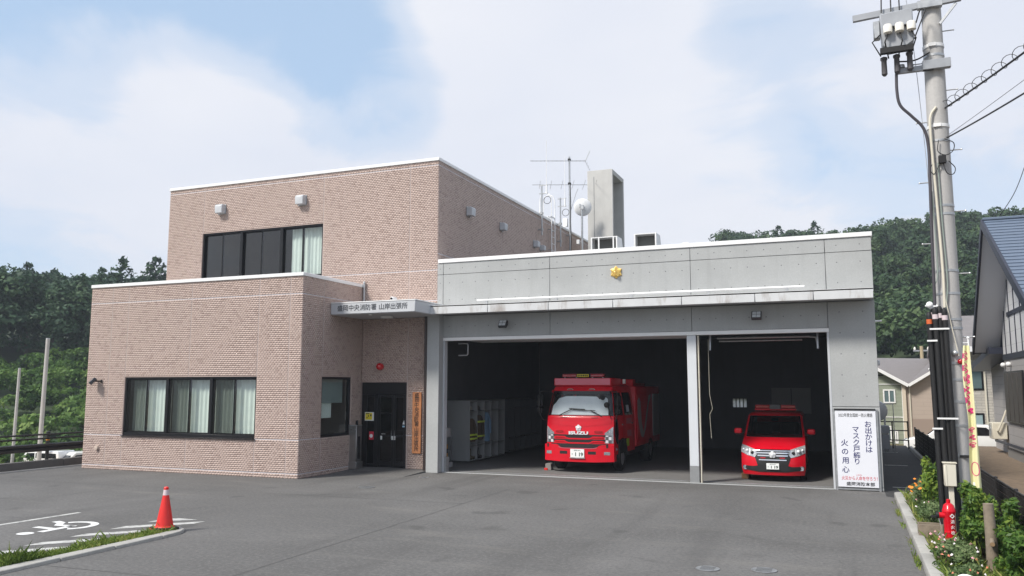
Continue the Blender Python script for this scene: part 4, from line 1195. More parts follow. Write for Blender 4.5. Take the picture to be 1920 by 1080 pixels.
def wheel(parent, x, y, r, wd, sx, truck=False):
    c = Matrix.Translation((x, y, r)) @ Matrix.Rotation(R_(90) * sx, 4, 'Y')
    ty = MB().lathe([(r * 0.60, -wd / 2), (r * 0.93, -wd / 2), (r, -wd * 0.36), (r, wd * 0.36), (r * 0.93, wd / 2), (r * 0.60, wd / 2), (r * 0.58, wd * 0.3), (r * 0.58, -wd * 0.4)], (0, 0, 0), 30, 0, c)
    wh = ty.build('wheel', M['black'], parent)
    rm = MB().lathe([(r * 0.59, wd * 0.42), (r * 0.55, wd * 0.25), (r * 0.32, wd * 0.12), (r * 0.28, wd * 0.42 if truck else wd * 0.2), (r * 0.02, wd * 0.44 if truck else wd * 0.22)], (0, 0, 0), 26, 0, c)
    for k in range(8 if truck else 5):
        a = 2 * math.pi * k / (8 if truck else 5)
        p = c @ Vector((r * 0.42 * math.cos(a), r * 0.42 * math.sin(a), wd * 0.16)); q = c @ Vector((r * 0.42 * math.cos(a), r * 0.42 * math.sin(a), wd * 0.30))
        rm.cyl(p, q, 0.022 if truck else 0.05, n=8)
    rm.build('rim', M['steel'], wh)
    return wh

def number_plate(parent, c, w, h, txt, sub, sub2):
    p = MB().box(c[0] - w / 2, c[0] + w / 2, c[1] - 0.012, c[1], c[2] - h / 2, c[2] + h / 2).build('number_plate', M['plate'], parent, 0.003)
    t = MB(); put_text(t, txt, 0.1, (c[0] + w * 0.14, c[1] - 0.014, c[2] - h * 0.13), width=w * 0.56, height=h * 0.46, extrude=0.001, bold=0.003)
    put_text(t, sub, 0.05, (c[0], c[1] - 0.014, c[2] + h * 0.34), width=w * 0.46, height=h * 0.15, extrude=0.001)
    put_text(t, sub2, 0.05, (c[0] - w * 0.36, c[1] - 0.014, c[2] - h * 0.1), width=w * 0.12, height=h * 0.13, extrude=0.001)
    t.build('lettering', M['green_ink'], p, fix=False, smooth=False)
    return p

# ---------------- fire truck
FT = thing('fire_truck', 'red fire truck with white windscreen shade parked in the wider bay', 'fire truck', (-7.70, 24.28, 0.0))
tk = Shell([(0.30, -0.02), (0.85, 0.0), (1.3, 0.0), (1.66, 0.05), (1.72, 0.09), (2.47, 0.32), (2.60, 0.40), (2.66, 0.55)],
           [(0.30, 1.07), (0.9, 1.07), (1.7, 1.065), (2.2, 1.00), (2.47, 0.955), (2.62, 0.93), (2.66, 0.86)], 0.14, 3.2)
YC = 2.75
def cab_shell(sh, yback, zs, name, parent, m, open_bottom=True):
    us = np.linspace(-1, 1, 25); V = []; F = []
    nz = len(zs); nu = len(us)
    for u in us:
        for z in zs: V.append(sh.P(u, z))
    for i in range(nu - 1):
        for j in range(nz - 1): F.append((i * nz + j, (i + 1) * nz + j, (i + 1) * nz + j + 1, i * nz + j + 1))
    # flanks run back from the nose edge
    for sx, i in ((-1, 0), (1, nu - 1)):
        b = len(V)
        for z in zs: V.append(Vector((sx * sh.w(z), yback, z)))
        for j in range(nz - 1):
            f = (i * nz + j, b + j, b + j + 1, i * nz + j + 1)
            F.append(f if sx > 0 else tuple(reversed(f)))
    # roof
    b = len(V)
    for u in us: V.append(Vector((u * sh.w(zs[-1]), yback, zs[-1])))
    for i in range(nu - 1): F.append((i * nz + nz - 1, (i + 1) * nz + nz - 1, b + i + 1, b + i))
    # back
    me = MB().add(V, F).box(-sh.w(zs[1]) + 0.02, sh.w(zs[1]) - 0.02, yback - 0.02, yback, zs[0], zs[-1] - 0.05)
    return me.build(name, m, parent, fix=False)
cab = cab_shell(tk, YC, [0.55, 0.85, 1.0, 1.3, 1.5, 1.66, 1.72], 'cab', FT, M['red_paint'])
# pillars and roof of the cab above the waist
up = MB()
zs2 = [1.72, 1.9, 2.1, 2.3, 2.47, 2.55, 2.60, 2.64, 2.66]
tk.band([-1, 1], [2.66, 2.66], [2.47, 2.47], 0.0, 24, 6, 0.05, up)
tk.band([-1, -0.93], [2.47] * 2, [1.72] * 2, 0.0, 2, 6, 0.05, up); tk.band([0.93, 1], [2.47] * 2, [1.72] * 2, 0.0, 2, 6, 0.05, up)
for sx in (-1, 1):
    tk.side(sx, [(0.30, 2.5), (YC, 2.5)], [(0.30, 2.42), (YC, 2.42)], 0.0, 4, 1, up)
    tk.side(sx, [(0.55, 2.66), (YC, 2.66)], [(0.45, 2.5), (YC, 2.5)], 0.0, 4, 3, up)
    for (a, b) in ((1.30, 1.48), (2.52, YC)): tk.side(sx, [(a, 2.42), (b, 2.42)], [(a, 1.72), (b, 1.72)], 0.0, 2, 5, up)
    tk.side(sx, [(0.14, 1.74), (0.46, 2.45)], [(0.14, 1.72), (0.46, 1.72)], 0.0, 4, 4, up) if False else None
up.box(-0.85, 0.85, 0.6, YC, 2.64, 2.68)
up.build('cab_roof', M['red_paint'], FT, fix=False)
ws_ = tk.band([-0.93, 0.93], [2.47] * 2, [1.70] * 2, -0.004, 20, 8, 0.0).build('windscreen', M['truck_glass'], FT, fix=False)
tk.band([-0.97, 0.97], [2.47] * 2, [2.36] * 2, 0.004, 20, 2, 0.0).build('windscreen_band', M['blackgloss'], ws_, fix=False)
gm = MB()
tk.band([-0.985, -0.925], [2.46] * 2, [1.71] * 2, 0.005, 2, 6, 0.0, gm); gm.build('windscreen_band', M['blackgloss'], ws_, fix=False); gm = MB(); tk.band([0.925, 0.985], [2.46] * 2, [1.71] * 2, 0.005, 2, 6, 0.0, gm)
gm.build('windscreen_band', M['blackgloss'], ws_, fix=False)
tk.band([-0.90, -0.84, -0.82, -0.74, -0.5, 0.0, 0.45, 0.52, 0.58, 0.70, 0.75, 0.80, 0.84], [2.02, 2.08, 2.10, 2.24, 2.305, 2.31, 2.30, 2.30, 2.22, 2.20, 2.27, 2.27, 2.22],
        [1.74] * 13, -0.03, 40, 6, 0.006).build('sun_shade', M['shade_white'], FT, fix=False)
mir = MB().box(-0.12, 0.12, 0.40, 0.44, 2.26, 2.34).cyl((0, 0.42, 2.34), (0, 0.42, 2.45), 0.015)
mir.build('rear_view_mirror', M['black'], ws_, 0.01)
# interior: seats and dash so the cab is not hollow
MB().box(-0.9, 0.9, 0.35, 0.65, 1.45, 1.72).box(-0.9, 0.9, 2.6, 2.7, 0.9, 2.5).box(-0.75, -0.2, 1.0, 1.15, 1.4, 2.2).box(0.2, 0.75, 1.0, 1.15, 1.4, 2.2).box(-0.95, 0.95, 0.3, 2.6, 0.9, 1.0).build('cab_interior', M['black'], FT, 0.02)
# wipers
wp_ = MB()
for (a, b, c) in (((-0.62, 1.72), (-0.22, 1.93), (0.1, 1.915)), ((0.68, 1.70), (0.33, 1.88), (-0.12, 1.90))):
    A, B, C_ = (tk.P(p[0], p[1], 0.03) for p in (a, b, c))
    wp_.tube([A, B], 0.014, 6)
    m_ = (B + C_) / 2
    wp_.tube([B + (B - C_) * 0.35, C_ + (C_ - B) * 0.2], 0.012, 6)
wp_.build('wiper', M['black'], FT)
vt = MB()
for u in (-0.47, 0.47): tk.band([u - 0.10, u + 0.10], [1.665] * 2, [1.635] * 2, 0.012, 3, 1, 0.02, vt)
vt.build('wiper_cowl', M['black'], FT, fix=False)
# nose: brow panel, grille slots, lettering
pn = tk.band([-0.94, -0.6, 0.0, 0.6, 0.94], [1.665, 1.65, 1.645, 1.65, 1.665], [1.50, 1.44, 1.39, 1.44, 1.50], 0.012, 20, 3, 0.02).build('nose_panel', M['red_paint'], FT, fix=False)
gr = MB()
tk.band([-0.80, -0.42, -0.34, 0.34, 0.42, 0.80], [1.145] * 6, [1.095, 1.095, 1.03, 1.03, 1.095, 1.095], 0.014, 24, 1, 0.02, gr)
tk.band([-0.78, -0.42, -0.34, 0.34, 0.42, 0.78], [1.01, 1.01, 1.005, 1.005, 1.01, 1.01], [0.955, 0.955, 0.90, 0.90, 0.955, 0.955], 0.014, 24, 1, 0.02, gr)
tk.band([-0.85, -0.36, -0.30, 0.30, 0.36, 0.85], [0.875, 0.875, 0.88, 0.88, 0.875, 0.875], [0.74] * 6, 0.014, 24, 1, 0.02, gr)
gr.build('grille_slot', M['black'], FT, fix=False)
gb = MB()
tk.band([-0.72, -0.42, -0.33, 0.33, 0.42, 0.72], [1.10, 1.10, 1.045, 1.045, 1.10, 1.10], [1.06, 1.06, 1.005, 1.005, 1.06, 1.06], 0.022, 24, 2, 0.02, gb)
tk.band([-0.72, -0.42, -0.33, 0.33, 0.42, 0.72], [0.97, 0.97, 0.915, 0.915, 0.97, 0.97], [0.93, 0.93, 0.875, 0.875, 0.93, 0.93], 0.022, 24, 2, 0.02, gb)
gb.build('grille_bar', M['red_paint'], FT, fix=False)
bd = MB()
for k in range(5):
    a = math.pi / 2 + 2 * math.pi * k / 5
    bd.lathe([(0.001, 0.02), (0.035, 0.014), (0.046, 0.0)], (0.055 * math.cos(a), -0.014, 1.35 + 0.055 * math.sin(a)), 12, 0, RX90)
bd.lathe([(0.001, 0.045), (0.04, 0.03), (0.06, 0.0)], (0, -0.012, 1.35), 14, 0, RX90)
bd.build('badge', M['silver'], FT)
tx = MB(); put_text(tx, 'ISUZU', 0.12, (0, -0.020, 1.20), width=0.62, height=0.10, extrude=0.008, bold=0.006)
tx.build('lettering', M['silver'], FT, fix=False, smooth=False)
for u in (-0.58, 0.58): tk.band([u - 0.12, u - 0.10, u + 0.10, u + 0.12], [1.25, 1.275, 1.275, 1.25], [1.235, 1.21, 1.21, 1.235], 0.022, 8, 3, 0.03).build('marker_lamp', M['red_lens'], FT, fix=False)
for sx in (-1, 1):
    us = [0.76, 0.80, 0.985] if sx > 0 else [-0.985, -0.80, -0.76]
    tops = [1.21, 1.235, 1.395]; tops = tops if sx > 0 else tops[::-1]
    h = tk.band(us, tops, [0.90] * 3, 0.012, 8, 6, 0.04).build('headlight', M['lamp_chrome'], FT, fix=False)
    for k, (z0, z1) in enumerate(((0.91, 0.99), (1.0, 1.09), (1.10, 1.13))):
        for (a, b) in ((0.785, 0.855), (0.87, 0.94)):
            tk.band([sx * a, sx * b] if sx > 0 else [-b, -a], [z1] * 2, [z0] * 2, 0.02, 2, 2, 0.02).build('lamp_cell', M['silver'] if (k + (a > 0.8)) % 2 == 0 else mat('dark_lamp_cell', (0.10, 0.105, 0.11), 0.2), h, fix=False)
    tk.band([0.755, 0.99] if sx > 0 else [-0.99, -0.755], [1.40, 1.40], [0.895] * 2, 0.028, 4, 4, 0.0).build('lens', M['lens_clear'], h, fix=False) if False else None
bp = Shell([(0.3, -0.13), (0.9, -0.13)], [(0.3, 1.10), (0.9, 1.10)], 0.16, 3.0)
bmp = MB()
bp.band([-1, -0.62, -0.52, 0.52, 0.62, 1], [0.85, 0.85, 0.745, 0.745, 0.85, 0.85], [0.36, 0.345, 0.34, 0.34, 0.345, 0.36], 0.0, 30, 4, 0.25, bmp)
bmp.build('bumper', M['red_paint'], FT, fix=False)
bs = MB()
bp.band([-0.52, -0.30], [0.66] * 2, [0.57] * 2, 0.004, 4, 1, 0.01, bs); bp.band([0.30, 0.52], [0.66] * 2, [0.57] * 2, 0.004, 4, 1, 0.01, bs)
bp.band([-0.92, -0.87], [0.87] * 2, [0.77] * 2, 0.012, 2, 1, 0.03, bs); bp.band([0.80, 0.85], [0.87] * 2, [0.77] * 2, 0.012, 2, 1, 0.03, bs)
bs.build('bumper_slot', M['black'], FT, fix=False)
for u in (-0.86, 0.82): bp.band([u - 0.08, u + 0.08], [0.65] * 2, [0.56] * 2, 0.006, 3, 2, 0.01).build('fog_light', M['lamp_chrome'], FT, fix=False)
bp.band([-0.55, -0.44, 0.44, 0.55], [0.785, 0.752, 0.752, 0.785], [0.765, 0.735, 0.735, 0.765], 0.012, 12, 1, 0.02).build('bumper_step', M['pink_panel'], FT, fix=False)
number_plate(FT, (0.0, -0.150, 0.60), 0.44, 0.25, '1 19', '盛岡 800', 'さ')
bx('plate_bracket', -0.24, 0.24, -0.175, -0.12, 0.445, 0.47, M['steel'], FT, 0.004)
# warning-light housing over the cab
hb = MB().box(-0.93, 0.93, 0.42, 1.6, 2.63, 2.87).build('light_housing', M['red_paint'], FT, 0.02)
MB().box(-0.90, 0.90, 0.405, 0.418, 2.655, 2.86).build('front_panel', M['pink_panel'], hb, 0.004)
lb = MB()
for a, b in ((-0.70, -0.22), (0.22, 0.66)): lb.box(a, b, 0.55, 0.78, 2.90, 2.985)
lb.build('warning_light', M['red_lens'], FT, 0.02)
MB().box(-0.70, 0.66, 0.57, 0.76, 2.985, 3.0).build('warning_light_cap', mat('pink_lens_cap', (0.55, 0.10, 0.14), 0.3), FT, 0.005)
sb = MB().box(-0.21, 0.21, 0.50, 0.80, 2.885, 3.005).build('sign_box', M['black'], FT, 0.01)
bx('sign_face', -0.19, 0.19, 0.492, 0.499, 2.905, 2.99, M['yellow'], sb)
q = MB()
for k in range(6): q.box(-0.17 + k * 0.058, -0.13 + k * 0.058, 0.488, 0.4915, 2.92, 2.975)
q.build('sign_marks', M['black'], sb)
bk = MB()
for xx in (-0.64, -0.26, 0.26, 0.6): bk.box(xx, xx + 0.03, 0.6, 0.66, 2.86, 2.90)
bk.build('bracket', M['steel'], FT)
for xx in (-0.38, 0.36): MB().tube([tk.P(xx - 0.10, 2.5, 0.015), tk.P(xx - 0.06, 2.53, 0.05), tk.P(xx + 0.06, 2.53, 0.05), tk.P(xx + 0.10, 2.5, 0.015)], 0.014, 8).build('roof_handle', M['chrome'], FT)
# mirrors on stays
M['mirror_black'] = mat('matt_black_plastic', (0.006, 0.006, 0.007), 0.8, spec=0.2)
for sx in (1, -1):
    m1 = MB().tube([(sx * 1.04, 0.35, 1.55), (sx * 1.16, 0.02, 1.58), (sx * 1.24, -0.06, 1.75), (sx * 1.26, -0.06, 2.35), (sx * 1.20, 0.0, 2.46), (sx * 0.98, 0.40, 2.45)], 0.016, 8).build('mirror_stay', M['black'], FT)
    MB().box(sx * 1.15, sx * 1.35, -0.04, 0.08, 2.02, 2.34).build('mirror_head', M['mirror_black'], m1, 0.04, 2)
    MB().box(sx * 1.16, sx * 1.34, -0.03, 0.07, 1.78, 1.95).build('mirror_head', M['mirror_black'], m1, 0.04, 2)
MB().tube([tk.P(0.93, 1.62, 0.0), tk.P(0.93, 1.80, 0.18), tk.P(0.88, 2.02, 0.2)], 0.013).sphere(tuple(tk.P(0.86, 2.05, 0.2)), 0.09, 12).sphere(tuple(tk.P(0.74, 2.27, 0.16)), 0.08, 10).build('front_mirror', M['black'], FT)
# doors, windows, handles on both flanks
for sx in (1, -1):
    for (a, b, top) in ((0.36, 1.28, 'front'), (1.50, 2.50, 'rear')):
        tw_ = [(a + (0.22 if top == 'front' else 0), 2.36), (b, 2.36)]
        if top == 'front': g1 = tk.side(sx, [(0.30, 1.85), (0.48, 2.38), (b, 2.40)], [(0.30, 1.74), (b, 1.70)], 0.006, 8, 4)
        else: g1 = tk.side(sx, [(a, 2.40), (b, 2.40)], [(a, 1.70), (b, 1.70)], 0.006, 4, 3)
        g1.build('side_window', M['car_glass'], FT, fix=False)
        seam = MB()
        for yy in (a - 0.03, b + 0.03): tk.side(sx, [(yy, 1.70), (yy + 0.018, 1.70)], [(yy, 0.75), (yy + 0.018, 0.75)], 0.003, 1, 4, seam)
        seam.build('door_seam', M['black'], FT, fix=False)
        MB().box(sx * 1.07, sx * 1.10, b - 0.22, b - 0.08, 1.40, 1.45).build('door_handle', M['chrome'], FT, 0.008)
    tk.side(sx, [(0.24, 1.35), (0.45, 1.62), (0.62, 1.60), (0.72, 1.2)], [(0.24, 1.15), (0.45, 0.85), (0.62, 0.84), (0.72, 1.15)], 0.005, 8, 4).build('quarter_glass', M['blackgloss'], FT, fix=False)
tk.side(1, [(1.75, 2.02), (2.10, 2.02)], [(1.75, 1.80), (2.10, 1.80)], 0.012, 2, 2).build('window_sticker', mat('grey_white_sticker', (0.55, 0.60, 0.66), 0.4), FT, fix=False)
pw = MB()
tk.side(1, [(1.65, 1.60), (2.35, 1.60)], [(1.65, 1.42), (2.35, 1.42)], 0.006, 2, 1, pw); tk.side(1, [(1.75, 1.22), (2.3, 1.22)], [(1.75, 1.02), (2.3, 1.02)], 0.006, 2, 1, pw)
pw.build('door_marking', mat('grey_lettering_block', (0.42, 0.12, 0.13), 0.5), FT, fix=False)
tk.side(1, [(1.62, 0.96), (1.98, 0.96)], [(1.62, 0.72), (1.98, 0.72)], 0.008, 2, 2).build('green_sticker', mat('yellow_green_sticker', (0.30, 0.42, 0.02), 0.5), FT, fix=False)
# body with roller lockers, white swoosh, hose reel gear on the roof
bd = MB().box(-1.10, 1.10, 2.85, 6.55, 0.62, 2.62).build('equipment_body', M['red_paint'], FT, 0.05, 3)
for sx in (1, -1):
    for (a, b) in ((2.98, 4.2), (5.35, 6.45)):
        rs = MB(); rs.box(sx * 1.10, sx * 1.112, a, b, 0.85, 2.35)
        for k in range(15): rs.box(sx * 1.112, sx * 1.118, a + 0.03, b - 0.03, 0.88 + k * 0.098, 0.965 + k * 0.098)
        rs.build('roller_shutter', M['red_paint'] if sx > 0 and a < 3 else M['steel'], FT, 0.003)
sw = MB()
pts = [(3.0, 2.15), (3.25, 2.25), (3.45, 2.1), (3.6, 1.35), (3.85, 1.05), (4.2, 1.6), (4.7, 2.3), (5.0, 2.35)]
bot = [(3.0, 1.6), (3.25, 1.2), (3.45, 0.95), (3.6, 0.9), (3.85, 0.9), (4.2, 1.2), (4.7, 2.0), (5.0, 2.25)]
V = []; F = []
for i, (p, b) in enumerate(zip(pts, bot)): V += [(1.1215, p[0], p[1]), (1.1215, b[0], b[1])]
for i in range(len(pts) - 1): F.append((2 * i, 2 * i + 1, 2 * i + 3, 2 * i + 2))
sw.add(V, F).build('white_stripe', mat('white_side_stripe', (0.34, 0.30, 0.30), 0.4), FT, fix=False)
MB().box(-1.0, 1.0, 2.9, 3.3, 2.62, 2.85).box(0.4, 0.6, 3.0, 6.4, 2.62, 2.74).box(-0.6, -0.4, 3.0, 6.4, 2.62, 2.74).build('roof_gear', M['red_paint'], FT, 0.02)
bx('roof_lamp', 0.98, 1.06, 1.62, 1.74, 2.70, 2.84, M['plate'], FT, 0.01)
MB().box(-0.45, 0.45, 0.4, 6.4, 0.45, 0.62).box(-1.0, 1.0, 0.75, 1.7, 0.60, 0.68).build('chassis', M['black'], FT, 0.02)
MB().box(-1.02, 1.02, 2.1, 4.4, 0.42, 0.62).box(-1.02, 1.02, 5.5, 6.4, 0.45, 0.62).build('side_skirt', M['black'], FT, 0.02)
for sx in (1, -1):
    ar = MB().tube([(sx * 1.07, 1.15 + 0.53 * math.cos(a), 0.45 + 0.53 * math.sin(a)) for a in np.linspace(0, math.pi, 14)], 0.035, 6)
    ar.build('wheel_arch', M['black'], FT)
    wheel(FT, sx * 0.95, 1.15, 0.42, 0.25, sx, True); wheel(FT, sx * 0.95, 4.95, 0.42, 0.30, sx, True)
    tk.side(sx, [(0.62, 0.98), (1.68, 0.98)], [(0.62, 0.55), (1.68, 0.55)], 0.004, 4, 2).build('arch_lining', M['black'], FT, fix=False)
    MB().sphere((sx * 1.075, 0.36, 0.72), 0.05, 10).build('side_marker', M['lamp_chrome'], FT)

t = thing('wheel_chock', 'grey wheel chock with an orange foot before the front tyre of the fire truck', 'wheel chock', (-8.82, 24.75, 0.006))
MB().prism([(-0.10, 0), (0.10, 0), (0.08, 0.2), (0.02, 0.22), (-0.10, 0.2)], 'y', -0.1, 0.1).build('block', mat('dusty_grey_rubber', (0.25, 0.23, 0.22), 0.8), t, 0.01)
bx('foot', -0.13, -0.02, -0.13, -0.101, 0.0, 0.07, M['cone'], t, 0.005)

# ---------------- red minivan
FV = thing('minivan', 'red fire service minivan with roof light bar in the narrower bay', 'van', (-2.02, 23.95, 0.0), R_(1.5))
vn = Shell([(0.16, 0.02), (0.30, -0.03), (0.52, -0.03), (0.66, 0.0), (0.86, 0.06), (0.92, 0.14), (1.02, 0.42), (1.14, 0.86), (1.20, 0.98), (1.74, 1.72), (1.80, 1.86), (1.83, 2.1)],
           [(0.16, 0.80), (0.35, 0.845), (0.9, 0.85), (1.14, 0.84), (1.4, 0.81), (1.74, 0.765), (1.80, 0.72), (1.83, 0.63)], 0.24, 3.0)
zl = [0.18, 0.25, 0.30, 0.40, 0.52, 0.66, 0.78, 0.86, 0.89, 0.92, 0.97, 1.02, 1.08, 1.14, 1.17, 1.20]
body = cab_shell(vn, 4.55, zl, 'body', FV, M['red_paint'])
up = MB()
vn.band([-1, 1], [1.83] * 2, [1.73] * 2, 0.0, 24, 6, 0.05, up)
vn.band([-1, -0.90], [1.73] * 2, [1.195] * 2, 0.0, 3, 8, 0.04, up); vn.band([0.90, 1], [1.73] * 2, [1.195] * 2, 0.0, 3, 8, 0.04, up)
for sx in (-1, 1):
    vn.side(sx, [(1.95, 1.80), (4.4, 1.80)], [(1.95, 1.70), (4.4, 1.70)], 0.0, 5, 3, up)
    for (a, b) in ((2.05, 2.15), (3.25, 3.35), (4.3, 4.45)): vn.side(sx, [(a, 1.72), (b, 1.72)], [(a, 1.2), (b, 1.2)], 0.0, 1, 5, up)
V = []; F = []
for i, y in enumerate((2.02, 2.6, 3.4, 4.1, 4.45)):
    for u in np.linspace(-1, 1, 11): V.append((u * 0.73, y, 1.86 - 0.05 * u * u - (0.03 if i in (0, 4) else 0)))
for i in range(4):
    for j in range(10): F.append((i * 11 + j, i * 11 + j + 1, (i + 1) * 11 + j + 1, (i + 1) * 11 + j))
up.add(V, F).box(-0.7, 0.7, 4.42, 4.5, 1.2, 1.8)
up.build('roof', M['red_paint'], FV, fix=False)
vg = vn.band([-0.90, 0.90], [1.735] * 2, [1.19] * 2, 0.0, 18, 8, 0.0).build('windscreen', M['car_glass'], FV, fix=False)
gm = MB(); vn.band([-0.92, 0.92], [1.745] * 2, [1.71] * 2, 0.004, 18, 1, 0.0, gm); vn.band([-0.92, 0.92], [1.20] * 2, [1.165] * 2, 0.006, 18, 1, 0.0, gm)
vn.band([-0.93, -0.89], [1.74] * 2, [1.18] * 2, 0.005, 1, 6, 0.0, gm); vn.band([0.89, 0.93], [1.74] * 2, [1.18] * 2, 0.005, 1, 6, 0.0, gm)
gm.build('windscreen_band', M['blackgloss'], vg, fix=False)
MB().box(-0.72, 0.72, 1.25, 1.7, 0.8, 1.16).box(-0.65, -0.12, 2.2, 2.35, 0.6, 1.55).box(0.12, 0.65, 2.2, 2.35, 0.6, 1.55).box(-0.7, 0.7, 1.2, 4.4, 0.4, 0.5).box(-0.65, 0.65, 3.2, 3.35, 0.6, 1.5).build('cabin', M['black'], FV, 0.03)
MB().box(-0.1, 0.1, 1.78, 1.82, 1.60, 1.67).build('rear_view_mirror', M['black'], FV, 0.01)
for sx in (-1, 1):
    for (a, b) in ((1.35, 2.05), (2.15, 3.25), (3.35, 4.3)):
        top = [(1.35, 1.32), (1.75, 1.66), (2.05, 1.68)] if a < 2 else [(a, 1.69), (b, 1.69)]
        vn.side(sx, top, [(a, 1.19), (b, 1.19)], 0.003, 6, 4).build('side_window', M['car_glass'], FV, fix=False)
    vn.side(sx, [(1.0, 1.20), (1.35, 1.32)], [(1.0, 1.17), (1.35, 1.19)], 0.002, 3, 2).build('quarter_glass', M['blackgloss'], FV, fix=False)
    mr_ = MB().box(sx * 0.90, sx * 1.12, 1.16, 1.32, 1.24, 1.40).build('door_mirror', M['red_paint'], FV, 0.05, 3)
    MB().box(sx * 0.84, sx * 1.10, 1.19, 1.27, 1.205, 1.245).build('mirror_base', M['black'], mr_, 0.015)
    wheel(FV, sx * 0.76, 0.95, 0.325, 0.19, sx); wheel(FV, sx * 0.76, 3.75, 0.325, 0.19, sx)
    # headlights sweep back round the corner
    us = [0.50, 0.56, 0.80, 0.995] if sx > 0 else [-0.995, -0.80, -0.56, -0.50]
    t_ = [0.85, 0.88, 0.945, 0.985]; b_ = [0.735, 0.665, 0.71, 0.785]
    if sx < 0: t_ = t_[::-1]; b_ = b_[::-1]
    h = vn.band(us, t_, b_, 0.014, 16, 6, 0.03).build('headlight', mat('headlight_glassy', (0.50, 0.52, 0.55), 0.18, metal=0.4, noise=0.4, nscale=22), FV, fix=False)
    for uu, zc, rr, mm in ((0.64, 0.79, 0.045, M['blackgloss']), (0.80, 0.835, 0.05, M['silver']), (0.92, 0.865, 0.032, M['silver'])):
        p = vn.P(sx * uu, zc, 0.022)
        MB().sphere(tuple(p), rr, 12, sc=(1, 1, 1)).build('lamp_cell', mm, h)
    vn.band([sx * 0.70, sx * 0.735] if sx > 0 else [-0.735, -0.70], [0.89] * 2, [0.715] * 2, 0.022, 2, 3, 0.01).build('lamp_trim', M['silver'], h, fix=False)
    p = vn.P(sx * 0.88, 0.375, 0.012)
    fl = MB().lathe([(0.055, 0.0), (0.06, 0.02), (0.045, 0.02), (0.04, 0.005), (0.001, 0.012)], tuple(p), 18, 0, RX90).build('fog_light', M['lamp_chrome'], FV)
# hood line, chrome wing, grille bars, star badge
gr = vn.band([-0.57, -0.42, 0.42, 0.57], [0.80, 0.85, 0.85, 0.80], [0.70, 0.30, 0.30, 0.70], 0.014, 24, 8, 0.02).build('grille', M['black'], FV, fix=False)
vn.band([-0.54, 0.54], [0.885, 0.885], [0.835, 0.835], 0.034, 18, 2, 0.03).build('chrome_bar', M['chrome'], FV, fix=False)
cb = MB()
for (z, wd, g) in ((0.785, 0.50, 0.10), (0.715, 0.47, 0.10), (0.60, 0.43, 0.0)):
    if g: vn.band([-wd, -g], [z + 0.018] * 2, [z - 0.016] * 2, 0.030, 8, 1, 0.02, cb); vn.band([g, wd], [z + 0.018] * 2, [z - 0.016] * 2, 0.030, 8, 1, 0.02, cb)
    else: vn.band([-wd, wd], [z + 0.014] * 2, [z - 0.012] * 2, 0.030, 16, 1, 0.02, cb)
cb.build('grille_bar', M['chrome'], FV, fix=False)
rb = MB()
vn.band([-0.38, -0.22], [0.672] * 2, [0.64] * 2, 0.03, 3, 1, 0.02, rb); vn.band([0.22, 0.38], [0.672] * 2, [0.64] * 2, 0.03, 3, 1, 0.02, rb)
rb.build('grille_lamp', M['red_lens'], FV, fix=False)
bg = MB()
for k in range(5):
    a = math.pi / 2 + 2 * math.pi * k / 5
    bg.lathe([(0.001, 0.02), (0.036, 0.014), (0.048, 0.0)], (0.052 * math.cos(a), -0.03, 0.745 + 0.052 * math.sin(a)), 12, 0, RX90)
bg.lathe([(0.001, 0.05), (0.045, 0.03), (0.06, 0.0)], (0, -0.03, 0.745), 14, 0, RX90)
bg.build('badge', M['silver'], FV)
vn.band([-0.96, -0.60, -0.45, 0.45, 0.60, 0.96], [0.43, 0.42, 0.45, 0.45, 0.42, 0.43], [0.325, 0.29, 0.27, 0.27, 0.29, 0.325], 0.014, 26, 3, 0.02).build('lower_grille', M['black'], FV, fix=False)
number_plate(FV, (0.0, -0.075, 0.435), 0.33, 0.165, '1 19', '盛岡 800', 'さ')
vn.band([-0.98, 0.98], [0.25] * 2, [0.19] * 2, 0.02, 20, 2, 0.05).build('lip', M['red_paint'], FV, fix=False)
lbv = MB()
for a, b in ((-0.58, -0.16), (0.16, 0.58)): lbv.box(a, b, 2.2, 2.42, 1.95, 2.05)
lbv.build('warning_light', M['red_lens'], FV, 0.02)
MB().box(-0.15, 0.15, 2.19, 2.43, 1.93, 2.07).build('siren_box', mat('grey_siren', (0.10, 0.10, 0.10), 0.5), FV, 0.01)
MB().box(-0.60, 0.60, 2.25, 2.37, 1.89, 1.945).build('light_bar_base', M['red_paint'], FV, 0.01)
MB().box(-0.58, 0.58, 2.22, 2.40, 2.05, 2.056).build('warning_light_cap', mat('pink_cap', (0.5, 0.06, 0.09), 0.3), FV)
sm_ = MB()
for sx in (-1, 1):
    for yy in (1.12, 2.10, 3.30): vn.side(sx, [(yy, 1.18), (yy + 0.01, 1.18)], [(yy, 0.35), (yy + 0.01, 0.35)], 0.002, 1, 4, sm_)
sm_.build('door_seam', M['black'], FV, fix=False)
tag(MB().box(-0.10, 0.10, -0.06, 0.06, 0.0, 0.17).build('chock', mat('tan_wood_block', (0.28, 0.15, 0.07), 0.8), None, 0.01, loc=(-2.83, 24.55, 0.006)), 'small tan block under the front left corner of the red minivan', 'wheel chock')

